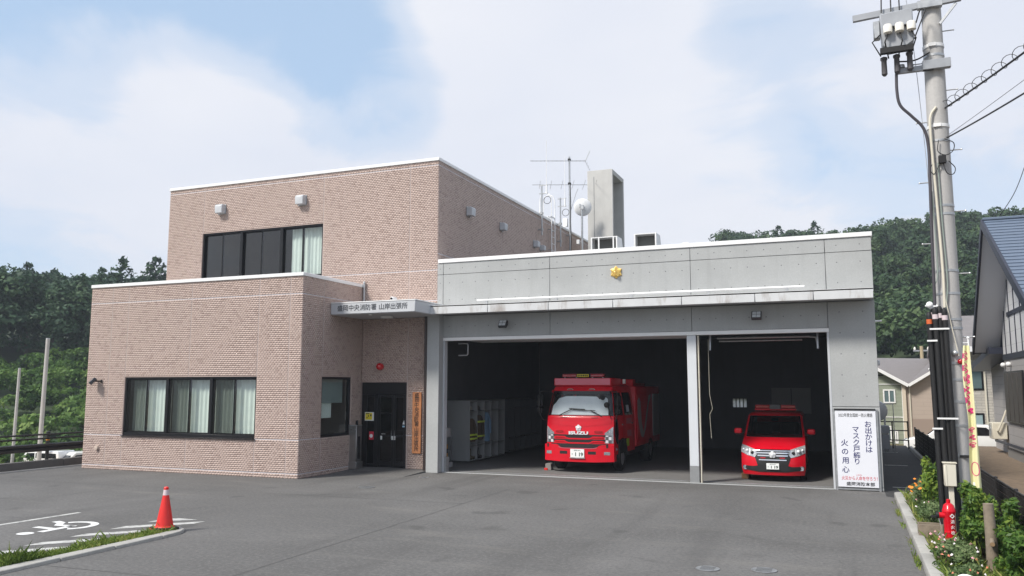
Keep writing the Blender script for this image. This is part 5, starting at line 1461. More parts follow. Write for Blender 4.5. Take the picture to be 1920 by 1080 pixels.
# ------------------------------------------------------------------ inside the bays
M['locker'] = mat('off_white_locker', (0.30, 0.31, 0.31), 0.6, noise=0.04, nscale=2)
def lockers(label, x0, y0, n, wd, dep, h, m):
    """row of open lockers along +y, open side facing +x"""
    t = thing('open_locker', label, 'locker', (x0, y0, 0.006))
    c = MB()
    c.box(0, 0.03, 0, n * wd, 0.06, h)
    c.box(0.031, dep, 0, n * wd, h - 0.03, h).box(0.031, dep, 0, n * wd, 0.06, 0.09)
    c.build('carcass', m, t, 0.004)
    for k in range(n + 1): bx('divider', 0.031, dep - (0 if k else -0.0), k * wd - 0.012 + (0.012 if k == 0 else 0), k * wd + 0.014, 0.091, h - 0.031, m, t)
    s = MB()
    for k in range(n):
        s.box(0.031, dep - 0.02, k * wd + 0.015, (k + 1) * wd - 0.013, 0.58, 0.61)
        s.box(0.031, dep - 0.02, k * wd + 0.015, (k + 1) * wd - 0.013, h - 0.38, h - 0.36)
    s.build('shelf', m, t)
    return t
lockers('off white open locker row holding turnout coats left of the fire truck', -13.02, 25.85, 5, 0.62, 0.92, 2.12, M['locker'])
lockers('dark locker row deeper inside the bay behind the coat lockers', -13.25, 30.2, 6, 0.62, 0.80, 2.12, mat('dark_locker', (0.14, 0.145, 0.15), 0.6))
def coat(label, y, z0, z1, m, stripe=None, name='turnout_coat', x=-12.22):
    t = thing(name, label, 'coat', (x, y, 0.0))
    V = []; F = []; n = 16; rows = 9
    for i in range(rows):
        f = i / (rows - 1); z = z1 - (z1 - z0) * f
        wv = 0.08 + 0.15 * min(1, f * 4) + 0.03 * f; dp = 0.10 + 0.05 * f
        for k in range(n):
            a = 2 * math.pi * k / n
            rr = 1 + 0.10 * math.sin(3 * a + i) * f + 0.06 * math.sin(5 * a + 2 * i)
            V.append((dp * math.cos(a) * rr, wv * math.sin(a) * rr, z))
    for i in range(rows - 1):
        for k in range(n): F.append((i * n + k, i * n + (k + 1) % n, (i + 1) * n + (k + 1) % n, (i + 1) * n + k))
    F += [tuple(range(n)), tuple(range((rows - 1) * n, rows * n))]
    MB().add(V, F).build('coat_body', m, t)
    sl = MB()
    for s in (-1, 1): sl.tube([(0.02, s * 0.14, z1 - 0.06), (0.05, s * 0.23, z1 - 0.3), (0.08, s * 0.22, z1 - 0.75)], [0.06, 0.075, 0.06], 10)
    sl.build('sleeve', m, t)
    if stripe:
        for zz in stripe:
            st = MB()
            for s in (-1, 1): st.cyl((0.075, s * 0.222, zz - 0.03), (0.078, s * 0.222, zz + 0.03), 0.077, n=12)
            pts = [(0.165 * math.cos(a), 0.27 * math.sin(a)) for a in np.linspace(-1.4, 1.4, 9)]
            V = []; F = []
            for p in pts: V += [(p[0], p[1], zz - 0.03), (p[0], p[1], zz + 0.03)]
            for i in range(8): F.append((2 * i, 2 * i + 2, 2 * i + 3, 2 * i + 1))
            st.add(V, F).build('reflective_band', mat('lime_reflective_band', (0.60, 0.75, 0.08), 0.4), t, fix=False)
    return t
M['coat'] = mat('brown_turnout_cloth', (0.085, 0.058, 0.034), 0.9, noise=0.2, nscale=12)
coat('dark turnout coat with lime bands in the nearest locker', 26.16, 0.72, 1.50, M['coat'], (0.95, 0.82))
coat('dark turnout coat with lime bands in the second locker', 26.80, 0.75, 1.60, M['coat'], (1.38, 0.88))
coat('pale blue overalls hanging in the third locker', 27.42, 0.66, 1.68, mat('pale_blue_cloth', (0.22, 0.36, 0.52), 0.9, noise=0.1, nscale=8), None, 'overalls')
for y, lb, c_ in ((26.16, 'white helmet on the top shelf of the nearest locker', (0.32, 0.30, 0.27)), (26.80, 'dark helmet on the top shelf of the second locker', (0.08, 0.07, 0.06))):
    t = thing('helmet', lb, 'helmet', (-12.30, y, 1.775))
    MB().lathe([(0.15, 0.0), (0.145, 0.06), (0.12, 0.13), (0.06, 0.17), (0.005, 0.18)], n=18).build('helmet_shell', mat('helmet_colour', c_, 0.4), t)
    MB().lathe([(0.15, 0.0), (0.21, -0.012), (0.21, -0.004), (0.15, 0.012)], n=18).build('brim', M['black'], t)
for y, lb in ((26.2, 'tan boots on the floor shelf of the nearest locker'), (26.82, 'dark boots on the floor shelf of the second locker')):
    t = thing('boots', lb, 'boots', (-12.27, y, 0.10))
    for s in (-0.09, 0.09): MB().tube([(-0.06, s, 0.36), (-0.06, s, 0.12), (0.02, s, 0.06), (0.14, s, 0.05)], [0.075, 0.07, 0.06, 0.05], 10).build('boot', mat('boot_leather', (0.10, 0.085, 0.05) if y < 26.5 else (0.03, 0.03, 0.03), 0.6), t)
t = thing('steel_table', 'small grey steel table left of the open lockers', 'table', (-12.55, 24.9, 0.006))
bx('tabletop', -0.55, 0.12, -0.3, 0.3, 0.92, 0.95, M['steel'], t, 0.004)
for (a, b) in ((-0.52, -0.27), (0.08, -0.27), (-0.52, 0.27), (0.08, 0.27)): MB().box(a - 0.02, a + 0.02, b - 0.02, b + 0.02, 0, 0.92).build('leg', M['steel'], t)
bx('shelf', -0.5, 0.06, -0.25, 0.25, 0.45, 0.47, M['steel'], t)
tag(MB().lathe([(0.20, 0), (0.21, 0.28), (0.13, 0.30)], (-12.55, 24.85, 0.957), 16).build('white_container', mat('white_plastic_tub', (0.34, 0.33, 0.33), 0.5), None), 'white plastic tub standing on the small steel table', 'tub')
t = thing('caution_board', 'yellow and black striped caution board leaning by the bay jamb', 'caution board', (-12.25, 24.15, 0.006))
for k in range(5):
    MB().prism([(0.0 + 0.02, 0.14 * k), (0.16, 0.14 * k + 0.05), (0.16, 0.14 * k + 0.19), (0.02, 0.14 * k + 0.14)], 'y', -0.02, 0.0).build('stripe', M['black'] if k % 2 else mat('caution_orange', (0.55, 0.26, 0.02), 0.5), t)
tag(MB().lathe([(0.23, 0.0), (0.26, 0.05), (0.27, 0.38), (0.20, 0.46), (0.02, 0.47)], (-12.62, 24.3, 0.16), 20).build('blue_drum', mat('dull_blue_plastic', (0.07, 0.11, 0.19), 0.5)), 'dull blue drum on the low step inside the left jamb', 'drum')
o = MB().box(-12.95, -12.1, 23.9, 24.55, 0.0, 0.16).build('step_block', M['concrete'], None, 0.01); tag(o, 'low concrete block on the bay floor beside the left jamb', 'block')
M['rim_dark'] = mat('dull_board_rim', (0.16, 0.16, 0.16), 0.7)
t = thing('white_board', 'pale grey panel board on the back wall behind the minivan', 'board', (-2.2, 35.95, 2.03))
MB().box(-0.78, 0.76, -0.03, 0.02, -0.52, 0.52).build('board_face', mat('grey_board', (0.30, 0.30, 0.29), 0.6), t, 0.006)
bx('joint', -0.01, 0.01, -0.036, -0.031, -0.5, 0.5, M['black'], t)
bx('rim', -0.80, 0.78, 0.021, 0.04, -0.54, 0.54, M['rim_dark'], t)
t = thing('steel_cabinet', 'dark steel cabinet at the right wall of the van bay', 'cabinet', (-0.35, 31.5, 0.006))
bx('cabinet_body', -0.25, 0.40, -0.9, 0.9, 0.0, 1.75, mat('dark_cabinet', (0.12, 0.12, 0.125), 0.5), t, 0.01)
for s in (-0.45, 0.45): bx('cabinet_door', -0.275, -0.251, s - 0.43, s + 0.43, 0.05, 1.7, mat('cabinet_door_grey', (0.15, 0.15, 0.155), 0.5), t, 0.005)
# ------------------------------------------------------------------ cone, manholes
t = thing('traffic_cone', 'orange red traffic cone with white collar on the end of the kerb', 'traffic cone', (-11.52, 11.68, 0.056), R_(-28))
MB().box(-0.20, 0.20, -0.20, 0.20, 0.0, 0.045).build('rubber_base', M['black'], t, 0.015, 2)
MB().lathe([(0.175, 0.035), (0.165, 0.055), (0.15, 0.065), (0.052, 0.60), (0.040, 0.71), (0.044, 0.725), (0.03, 0.745), (0.004, 0.75)], n=28).build('cone_body', M['cone'], t)
MB().lathe([(0.0545, 0.60), (0.0435, 0.695)], n=28).build('collar', M['reflector'], t)
MB().box(-0.20, 0.02, -0.206, -0.201, 0.005, 0.02).build('base_edge', M['cone'], t)
for (x, y, r, lb) in ((-1.99, 12.33, 0.17, 'small round manhole cover at the lower right of the lot, left of a pair'), (-1.23, 12.53, 0.18, 'small round manhole cover at the lower right of the lot, right of a pair'),
                      (-11.74, 18.75, 0.22, 'round manhole cover in the asphalt before the entrance'), (-11.45, 21.35, 0.15, 'small drain cover beside the garage pier')):
    t = thing('manhole_cover', lb, 'manhole cover', (x, y, 0.004), 0, 'manhole covers in the lot')
    MB().lathe([(r, 0.0), (r, 0.008), (r - 0.02, 0.009)], n=24).build('rim', M['steel'], t)
    lid = MB().lathe([(r - 0.02, 0.0), (r - 0.022, 0.006)], n=24)
    for k in range(-2, 3): lid.box(-r * 0.6, r * 0.6, k * r * 0.3 - 0.01, k * r * 0.3 + 0.01, 0.006, 0.010)
    lid.build('lid', mat('cast_iron', (0.05, 0.05, 0.05), 0.6, noise=0.2, nscale=20), t)

# ------------------------------------------------------------------ guard rail and beyond, left
t = thing('guard_rail', 'black guard rail with two pipes above a broad beam along the lot edge', 'guard rail', (-24.3, 0, 0))
prof = [(0.0, 0.52), (0.05, 0.55), (0.05, 0.61), (0.0, 0.645), (0.05, 0.68), (0.05, 0.74), (0.0, 0.77), (-0.015, 0.77), (-0.015, 0.52)]
M['rail_black'] = mat('black_rail_paint', (0.018, 0.016, 0.016), 0.5, noise=0.1, nscale=3)
MB().prism(prof, 'y', 3.0, 36.0).build('beam', M['rail_black'], t)
MB().cyl((0.0, 3.0, 1.06), (0.0, 36.0, 1.06), 0.03, n=10).build('pipe', M['rail_black'], t)
MB().cyl((0.0, 3.0, 0.93), (0.0, 36.0, 0.93), 0.03, n=10).build('pipe', M['rail_black'], t)
for k in range(11):
    y = 4.5 + 3.0 * k
    p = MB().cyl((-0.075, y, 0.0), (-0.075, y, 1.10), 0.055, n=12).lathe([(0.07, 1.10), (0.065, 1.14), (0.005, 1.16)], (-0.075, y, 0), 12).build('post', M['rail_black'], t)
    MB().cyl((-0.075, y, 0.86), (-0.075, y, 0.89), 0.058, n=12).build('reflector', mat('orange_reflector', (0.70, 0.28, 0.02), 0.3), p)
for k in range(12):
    o = MB().box(-24.42, -24.2, 2.0 + 3.0 * k + 0.005, 5.0 + 3.0 * k - 0.005, -0.05, 0.24).build('edge_kerb', mat('dark_kerb', (0.10, 0.095, 0.09), 0.85, noise=0.15, nscale=4), None, 0.015); o['kind'] = 'structure'
sheet('gutter_strip', [(-24.2, 2), (-23.85, 2), (-23.85, 38), (-24.2, 38)], 0.004, M['kerb'])
for (x, y, z, r, lb) in ((-50.75, 40.0, 5.86, 0.155, 'taller pale concrete pole standing below the lot on the left'), (-53.3, 40.0, 3.85, 0.11, 'shorter pale concrete pole at the left edge beyond the guard rail')):
    t = thing('concrete_pole', lb, 'pole', (x, y, -3.33), 0, 'bare concrete poles on the left')
    MB().cyl((0, 0, 0), (0.12 if r > 0.15 else 0.1, 0, z + 3.33), r, r * 0.82, 14).build('shaft', M['pole'], t)
    MB().lathe([(r * 0.85, 0), (r * 0.8, 0.04), (0.01, 0.05)], (0.12 if r > 0.15 else 0.1, 0, z + 3.33), 14).build('pole_cap', M['steel'], t)

def small_van(label, loc, rz, m, L=3.3, W=1.45, H=1.85, name='kei_van', cat='van', sedan=False):
    t = thing(name, label, cat, loc, rz)
    if sedan: prof = [(0, 0.25), (0, 0.72), (0.25, 0.82), (0.95, 0.95), (1.55, 1.42), (2.2, 1.50), (3.4, 1.46), (4.0, 1.05), (4.2, 0.95), (4.25, 0.3)]; L = 4.25
    else: prof = [(0, 0.25), (0.0, 0.85), (0.12, 1.0), (0.42, H - 0.15), (0.6, H), (L - 0.1, H - 0.02), (L, H - 0.3), (L, 0.28)]
    MB().prism(prof, 'y', -W / 2, W / 2).build('body', m, t, 0.07, 3)
    for s in (-1, 1):
        if sedan: ws = [[(1.25, 1.0), (1.68, 1.36), (2.2, 1.40), (2.3, 1.0)], [(2.4, 1.0), (2.32, 1.40), (3.3, 1.36), (3.7, 1.02)]]
        else: ws = [[(0.38, 1.05), (0.62, H - 0.18), (1.25, H - 0.16), (1.25, 1.05)], [(1.35, 1.05), (1.35, H - 0.16), (L - 0.25, H - 0.18), (L - 0.2, 1.05)]]
        for p in ws: MB().prism(p, 'y', s * W / 2 - 0.01 * s, s * (W / 2 + 0.012)).build('side_window', M['blackgloss'], t)
        for xx in (0.7, L - 0.7):
            c = Matrix.Translation((xx, s * (W / 2 - 0.08), 0.29)) @ Matrix.Rotation(R_(90), 4, 'X')
            w1 = MB().lathe([(0.18, -0.09), (0.28, -0.09), (0.29, -0.05), (0.29, 0.05), (0.28, 0.09), (0.18, 0.09)], (0, 0, 0), 20, 0, c).build('wheel', M['black'], t)
            MB().lathe([(0.175, -0.06), (0.12, -0.095), (0.02, -0.1)] if s > 0 else [(0.02, 0.1), (0.12, 0.095), (0.175, 0.06)], (0, 0, 0), 16, 0, c).build('rim', M['steel'], w1)
        p0 = (0.0, s * (W / 2 - 0.2))
        MB().box(-0.02, 0.04, s * (W / 2 - 0.34), s * (W / 2 - 0.06), 0.62, 0.76).build('headlight', M['lamp_chrome'], t, 0.01)
    if sedan: MB().prism([(1.02, 1.0), (1.53, 1.40), (1.50, 1.42), (0.98, 1.02)], 'y', -W / 2 + 0.12, W / 2 - 0.12).build('windscreen', M['blackgloss'], t)
    else: MB().prism([(0.10, 1.04), (0.40, H - 0.2), (0.37, H - 0.2), (0.07, 1.04)], 'y', -W / 2 + 0.1, W / 2 - 0.1).build('windscreen', M['blackgloss'], t)
    return t
small_van('white van parked below the lot behind the guard rail', (-53.0, 41.0, -3.28), R_(6), M['car_white'], 3.3, 1.48, 1.55)
small_van('white van standing behind the taller concrete pole', (-49.6, 40.8, -3.28), R_(75), mat('cream_car_paint', (0.68, 0.68, 0.64), 0.3), 3.3, 1.48, 1.45)
small_van('white car by the dark bush below the guard rail', (-47.0, 40.4, -3.28), R_(50), M['car_white'], name='parked_car', cat='car', sedan=True)

# ------------------------------------------------------------------ utility pole
UX, UY = 1.66, 16.0
t = thing('utility_pole', 'tall concrete utility pole carrying a switch box and black cable conduits', 'utility pole', (UX, UY, 0))
def ux(z): return 0.004 * z
prf = [(0.205 - 0.0046 * z, z) for z in (0, 2, 4, 6, 8, 10, 12)]
MB().tube([(ux(z), 0, z) for r, z in prf], [r for r, z in prf], 24).build('shaft', M['pole'], t)
def pr(z): return 0.205 - 0.0046 * z
for z in (8.66, 8.50, 7.2, 6.92, 5.75, 5.60, 4.6, 4.2, 3.75, 3.60, 3.0, 2.72, 2.35, 1.95, 1.45):
    MB().lathe([(pr(z) + 0.002, z - 0.022), (pr(z) + 0.008, z - 0.02), (pr(z) + 0.008, z + 0.02), (pr(z) + 0.002, z + 0.022)], (ux(z), 0, 0), 20).build('pole_band', M['steel'], t)
for z in (8.68, 7.19): MB().lathe([(pr(z) + 0.009, z - 0.03), (pr(z) + 0.013, z - 0.028), (pr(z) + 0.013, z + 0.028), (pr(z) + 0.009, z + 0.03)], (ux(z), 0, 0), 20).box(-0.06, 0.06, -pr(z) - 0.03, -pr(z), z - 0.03, z + 0.03).build('strap', M['white_metal'], t)
for k in range(13):
    z = 2.9 + 0.55 * k; s = 1 if k % 2 else -1
    MB().cyl((ux(z) + s * (pr(z) - 0.02), -0.03, z), (ux(z) + s * (pr(z) + 0.17), -0.03, z), 0.011, n=8).sphere((ux(z) + s * (pr(z) + 0.17), -0.03, z), 0.016, 8).build('step_bolt', M['steel'], t)
# cross arms
ca = MB().bar((-1.28, -0.20, 9.36), (0.50, -0.20, 9.46), 0.075, 0.12).build('cross_arm', M['box_grey'], t, 0.006)
MB().box(-0.2, 0.2, -0.24, -0.12, 9.36, 9.5).tube([(0.05, -0.18, 9.42), (0.28, -0.18, 9.42)], 0.02).build('arm_bracket', M['steel'], ca, 0.004)
MB().bar((0.15, -0.15, 9.05), (0.42, -0.19, 9.38), 0.04, 0.04).build('arm_stay', M['steel'], ca)
a2 = MB().box(-0.62, 0.0, -0.235, -0.165, 8.20, 8.30).box(-0.18, 0.27, -0.27, -0.15, 8.20, 8.37).build('lower_arm', M['box_grey'], t, 0.006)
MB().cyl((-0.52, -0.2, 8.30), (-0.52, -0.2, 8.36), 0.07, 0.06, 14).build('cable_clamp', M['steel'], a2)
# switch box
sbx = MB().prism([(-0.84, 9.28), (-0.30, 9.32), (-0.30, 8.70), (-0.42, 8.62), (-0.72, 8.60), (-0.82, 8.68)], 'y', -0.44, -0.14).build('switch_box', M['box_grey'], t, 0.02)
bx('box_shelf', -0.78, -0.34, -0.50, -0.445, 8.98, 9.0, M['black'], sbx)
for k in range(3): MB().lathe([(0.03, 0), (0.075, 0.02), (0.075, 0.15), (0.06, 0.17)], (-0.72 + 0.19 * k, -0.50, 8.86), 16).build('insulator', M['porcelain'], sbx)
for k in range(3):
    MB().lathe([(0.025, 0.0), (0.05, 0.03), (0.045, 0.28), (0.06, 0.30), (0.06, 0.34), (0.02, 0.36)], (-0.80 + 0.21 * k, -0.3, 8.16 + 0.02 * k), 12).build('cable_head', mat('dark_cable_head', (0.07, 0.065, 0.07), 0.5), sbx)
dk = MB()
dk.box(-0.86, -0.32, -0.5, -0.40, 8.52, 8.62)
for (a, b, c) in (((-0.72, -0.5, 8.86), (-0.78, -0.55, 8.7), (-0.72, -0.3, 8.48)), ((-0.53, -0.5, 8.86), (-0.5, -0.56, 8.68), (-0.56, -0.3, 8.5)), ((-0.34, -0.5, 8.86), (-0.28, -0.55, 8.7), (-0.36, -0.3, 8.5)), ((-0.80, -0.4, 8.95), (-0.98, -0.4, 8.78), (-0.85, -0.4, 8.5))):
    dk.tube([a, b, c], 0.012, 6)
dk.build('jumper', M['black'], sbx)
MB().box(-0.95, -0.84, -0.4, -0.25, 8.85, 9.18).build('arrester', M['steel'], sbx, 0.015)
def spl(pts, n=6):
    """Catmull-Rom through points"""
    P_ = [Vector(p) for p in pts]; P_ = [P_[0] * 2 - P_[1]] + P_ + [P_[-1] * 2 - P_[-2]]; out = []
    for i in range(1, len(P_) - 2):
        for k in range(n):
            s = k / n; a, b, c, d = P_[i - 1:i + 3]
            out.append(0.5 * ((2 * b) + (c - a) * s + (2 * a - 5 * b + 4 * c - d) * s * s + (3 * b - a - 3 * c + d) * s ** 3))
    out.append(P_[-2]); return out
MB().tube(spl([(-0.30, -0.45, 8.72), (-0.14, -0.45, 9.12), (-0.10, -0.4, 9.25), (-0.17, -0.35, 9.28), (-0.25, -0.35, 9.05)]), 0.012, 6).tube(spl([(-0.62, -0.25, 8.42), (-0.3, -0.25, 8.40), (-0.05, -0.22, 8.52)]), 0.014, 6).build('jumper', M['black'], t)
MB().tube(spl([(-0.60, -0.2, 8.28), (-0.61, -0.2, 7.9), (-0.57, -0.2, 7.62), (-0.40, -0.2, 7.40), (-0.22, -0.2, 7.15), (-0.16, -0.2, 6.8), (-0.17, -0.21, 6.2), (-0.20, -0.23, 5.0), (-0.22, -0.25, 3.9)]), 0.026, 8).build('feeder_cable', mat('dark_purple_cable', (0.05, 0.045, 0.055), 0.5), t)
MB().tube(spl([(0.0, -0.18, 7.52), (-0.10, -0.2, 7.35), (-0.115, -0.215, 7.0), (-0.09, -0.215, 6.0), (-0.06, -0.225, 4.6), (-0.07, -0.24, 3.95)]), 0.022, 8).build('pale_conduit', M['cream'], t)
MB().tube(spl([(-0.03, -0.2, 6.5), (-0.02, -0.21, 5.4), (0.0, -0.22, 4.4), (-0.06, -0.24, 3.9)]), 0.012, 6).tube(spl([(-0.15, -0.2, 6.0), (-0.14, -0.22, 4.6), (-0.22, -0.24, 4.3), (-0.20, -0.25, 3.95)]), 0.012, 6).build('thin_cable', mat('grey_green_cable', (0.25, 0.30, 0.27), 0.6), t)
MB().box(-0.02, 0.10, -0.27, -0.19, 6.48, 6.62).build('junction_box', M['black'], t, 0.008)
lp = MB()
lp.tube(spl([(0.0, -0.22, 6.9), (-0.02, -0.24, 6.7), (0.1, -0.24, 6.62), (0.22, -0.2, 6.7), (0.24, -0.15, 6.85), (0.1, -0.2, 6.92)]), 0.008, 6)
lp.tube(spl([(0.05, -0.23, 6.48), (0.1, -0.24, 6.3), (0.2, -0.2, 6.28), (0.24, -0.15, 6.4), (0.14, -0.2, 6.52)]), 0.008, 6)
lp.tube(spl([(0.0, -0.23, 6.48), (-0.1, -0.24, 6.3), (-0.16, -0.22, 6.4), (-0.1, -0.22, 6.5)]), 0.008, 6)
lp.build('slack_loop', M['black'], t)
# black conduits rising at the foot
for k, (xx, yy, zt) in enumerate(((-0.32, -0.27, 3.80), (-0.245, -0.20, 3.92), (-0.23, -0.30, 3.88), (-0.155, -0.26, 3.90), (-0.085, -0.29, 3.86))):
    c = MB().cyl((xx + 0.03, yy, 0.0), (xx, yy, zt), 0.046, n=14).lathe([(0.045, 0), (0.04, 0.05), (0.015, 0.08)], (xx, yy, zt), 12).build('conduit', M['black'], t)
    MB().cyl((xx + 0.001, yy, zt - 0.13), (xx, yy, zt - 0.05), 0.0475, n=14).build('tape', (M['reflector'] if k else mat('orange_tape', (0.6, 0.12, 0.03), 0.5)), c)
for z, a, b in ((3.58, -0.33, -0.03), (2.07, -0.30, 0.02), (1.9, -0.38, -0.22), (3.38, -0.38, -0.22)):
    MB().box(a, b, -0.35, -0.343, z - 0.014, z + 0.014).build('conduit_band', M['white_metal'], t)
MB().sphere((-0.30, -0.26, 4.0), 0.06, 10).cyl((-0.3, -0.26, 3.95), (-0.18, -0.24, 3.98), 0.03).build('white_joint', M['white_metal'], t)
MB().tube([(-0.05, -0.24, 4.1), (0.02, -0.25, 3.6), (0.10, -0.24, 3.12)], 0.008, 6).build('ground_wire', M['cream'], t)
MB().sphere((0.05, -0.22, 3.17), 0.055, 10).build('meter_disc', M['steel'], t)
MB().sphere((0.12, -0.215, 3.02), 0.05, 10).build('red_marker', M['red_lens'], t)
bx('small_clip', 0.02, 0.2, -0.21, -0.16, 1.42, 1.46, M['black'], t)

def wire(name, label, pts, r, m, cat='overhead wire', group=None, mb=None):
    o = (mb or MB()).tube(spl(pts, 10) if len(pts) < 12 else pts, r, 6).build(name, m); return tag(o, label, cat, group)
M['wire'] = mat('black_wire', (0.02, 0.02, 0.022), 0.5)
def sag(p, q, s, n=40): return [Vector(p).lerp(Vector(q), i / n) - Vector((0, 0, 4 * s * (i / n) * (1 - i / n))) for i in range(n + 1)]
main = sag((1.80, 15.9, 7.50), (5.5, 2.0, 7.7), 0.32, 46)
hx = MB(); hp = []
cum = 0
for i in range(len(main) - 1):
    a, b = main[i], main[i + 1]
    for k in range(10):
        s = k / 10; p = a.lerp(b, s); d = (b - a).normalized(); e1 = d.cross(Vector((0, 0, 1))).normalized(); e2 = e1.cross(d)
        cum += (b - a).length / 10; an = cum * 2 * math.pi / 0.34
        hp.append(p + e1 * 0.075 * math.cos(an) + e2 * (0.055 + 0.075 * math.sin(an)))
hx.tube(hp, 0.0055, 5)
wm = MB().tube(main, 0.016, 6).build('messenger_wire', M['wire']); tag(wm, 'overhead cable wrapped in a spiral hanger leaving the pole to the right', 'overhead wire')
hx.build('spiral_hanger', M['wire'], wm)
wire('service_wire', 'thick plain overhead wire below the spiral hanger', sag((1.80, 15.9, 6.96), (5.15, 2.0, 6.6), 0.265), 0.013, M['wire'])
wire('service_wire', 'thin grey overhead wire just above the thick plain one', sag((1.80, 15.9, 6.99), (5.2, 2.0, 7.0), 0.13), 0.005, M['steel'])
for k, (x0, x1) in enumerate(((0.86, 0.95), (1.02, 1.06), (1.16, 1.17))):
    wire('riser_wire', ('left', 'middle', 'right')[k] + ' of three dark wires rising from the switch box out of view', [(x0, 15.7, 9.36), ((x0 + x1) / 2, 15.75, 10.4), (x1, 15.8, 12.0)], 0.013, M['wire'])
wire('drop_wire', 'thin dark wire curving up from the gabled roof at the right', [(4.9, 31.3, 8.2), (5.45, 31.0, 9.1), (6.0, 30.9, 10.6)], 0.012, M['wire'])
wire('guy_wire', 'thin pale wire running down past the left of the utility pole', [(1.28, 16.2, 10.2), (1.40, 16.15, 8.6), (1.50, 16.1, 6.0), (1.52, 16.1, 4.0)], 0.006, M['steel'])

# ------------------------------------------------------------------ flower bed
for i in range(10):
    y0 = 2.6 + 1.9 * i
    o = MB().box(0.88, 1.06, y0 + 0.004, y0 + 1.896, -0.02, 0.14).build('kerb_stone', M['kerb'], None, 0.02, 2); o['kind'] = 'structure'
o = MB().prism([(0.88, 21.602), (1.06, 21.602), (2.3, 21.602), (2.3, 21.76), (1.08, 21.76), (0.93, 21.70)], 'z', -0.02, 0.139).build('kerb_stone', M['kerb'], None, 0.015); o['kind'] = 'structure'
o = MB().box(2.25, 2.38, 2.6, 21.6, -0.02, 0.16).build('kerb_edging', M['kerb'], None, 0.015); o['kind'] = 'structure'
o = MB().box(2.25, 2.36, 21.77, 38.6, -0.02, 0.13).build('kerb_edging', M['kerb'], None, 0.015); o['kind'] = 'structure'
sheet('flower_bed_soil', [(1.06, 2.6), (2.25, 2.6), (2.25, 21.6), (1.06, 21.6)], 0.10, M['soil'])
sheet('garden_soil', [(2.5, 1.0), (18, 1.0), (18, 40.2), (2.5, 40.2)], 0.10, M['soil'])
for (x, y, L) in ((1.05, 23.95, 0.62), (1.1, 30.55, 0.6), (1.1, 36.5, 0.6)): sheet('alley_marking', [(x - 0.1, y - 0.06), (x + L, y - 0.06), (x + L, y + 0.06), (x - 0.1, y + 0.06)], 0.003, M['line_paint'])
# hydrant
t = thing('fire_hydrant', 'red fire hydrant with white lettering among the flowers at the pole', 'fire hydrant', (1.39, 15.0, 0.10))
MB().lathe([(0.10, 0), (0.10, 0.04), (0.085, 0.05), (0.085, 0.20), (0.093, 0.205), (0.093, 0.225), (0.085, 0.23), (0.088, 0.50), (0.10, 0.52), (0.10, 0.545), (0.092, 0.56), (0.075, 0.63), (0.04, 0.66), (0.03, 0.665), (0.03, 0.72), (0.006, 0.725)], n=26).build('barrel', M['red_paint'], t)
MB().cyl((-0.06, -0.02, 0.47), (-0.15, -0.03, 0.47), 0.045, n=14).build('nozzle', M['red_paint'], t)
MB().cyl((-0.15, -0.03, 0.47), (-0.19, -0.03, 0.47), 0.055, n=14).box(-0.26, -0.1, -0.05, 0.0, 0.43, 0.46).build('nozzle_cap', M['black'], t)
ch = MB(); ch.tube(spl([(-0.16, -0.05, 0.44), (-0.13, -0.06, 0.32), (-0.14, -0.07, 0.22), (-0.18, -0.06, 0.16)]), 0.008, 6)
ch.build('chain', M['steel'], t)
tx = MB()
for k, c in enumerate('消火栓'): put_text(tx, c, 0.062, (0.035, -0.087, 0.385 - k * 0.085), ux=(0.95, 0.31, 0), extrude=0.003)
put_text(tx, '◇', 0.07, (0.035, -0.088, 0.47), ux=(0.95, 0.31, 0), extrude=0.003, bold=0.003)
tx.build('lettering', M['plate'], t, fix=False, smooth=False)
# meter cabinet on a post
t = thing('meter_cabinet', 'cream meter cabinet on a post in front of the black conduits', 'meter cabinet', (1.475, 15.45, 0.10))
MB().box(-0.025, 0.05, -0.02, 0.05, 0, 0.9).build('post', M['cream'], t, 0.006)
MB().box(-0.085, 0.095, -0.09, 0.06, 0.88, 1.25).build('cabinet_body', M['cream'], t, 0.012)
bx('cabinet_door', -0.075, 0.088, -0.097, -0.091, 0.89, 1.235, mat('cream_door', (0.64, 0.61, 0.52), 0.45), t, 0.003)
bx('cabinet_roof', -0.10, 0.11, -0.105, 0.07, 1.25, 1.268, M['cream'], t, 0.004)
bx('door_gap', -0.045, -0.042, -0.0985, -0.097, 0.90, 1.22, M['black'], t)
# banner flag, its cloth gathered round the pole
t = thing('banner_flag', 'tall narrow yellow flag with pink brush strokes on a white pole', 'flag', (1.80, 15.0, 0.10))
MB().cyl((0.045, 0, 0), (0.02, 0, 3.27), 0.018, 0.014, 10).sphere((0.02, 0, 3.28), 0.024, 8).build('flag_pole', M['white_metal'], t)
MB().tube([(0.02, 0, 3.20), (-0.06, -0.02, 3.20)], 0.008).build('cross_bar', M['white_metal'], t)
V = []; F = []; n = 60; m_ = 14
def flag_pt(s, u, off=0.0):
    z = 3.16 - 2.32 * s
    wv = 0.085 + 0.06 * s + 0.02 * math.sin(s * 9)
    x = 0.025 - wv * (1 - u) + 0.05 * s * (0.4) - 0.02 * math.sin(s * 4) * (1 - u)
    y = -0.035 * math.sin(u * 7.0 + s * 3) * (0.6 + 0.6 * s) - 0.02 - off
    return Vector((x + 0.03 * s, y, z))
for i in range(n + 1):
    for j in range(m_ + 1): V.append(flag_pt(i / n, j / m_))
for i in range(n):
    for j in range(m_): F.append((i * (m_ + 1) + j, i * (m_ + 1) + j + 1, (i + 1) * (m_ + 1) + j + 1, (i + 1) * (m_ + 1) + j))
MB().add(V, F).build('cloth', mat('pale_yellow_cloth', (0.72, 0.69, 0.40), 0.8), t, fix=False)
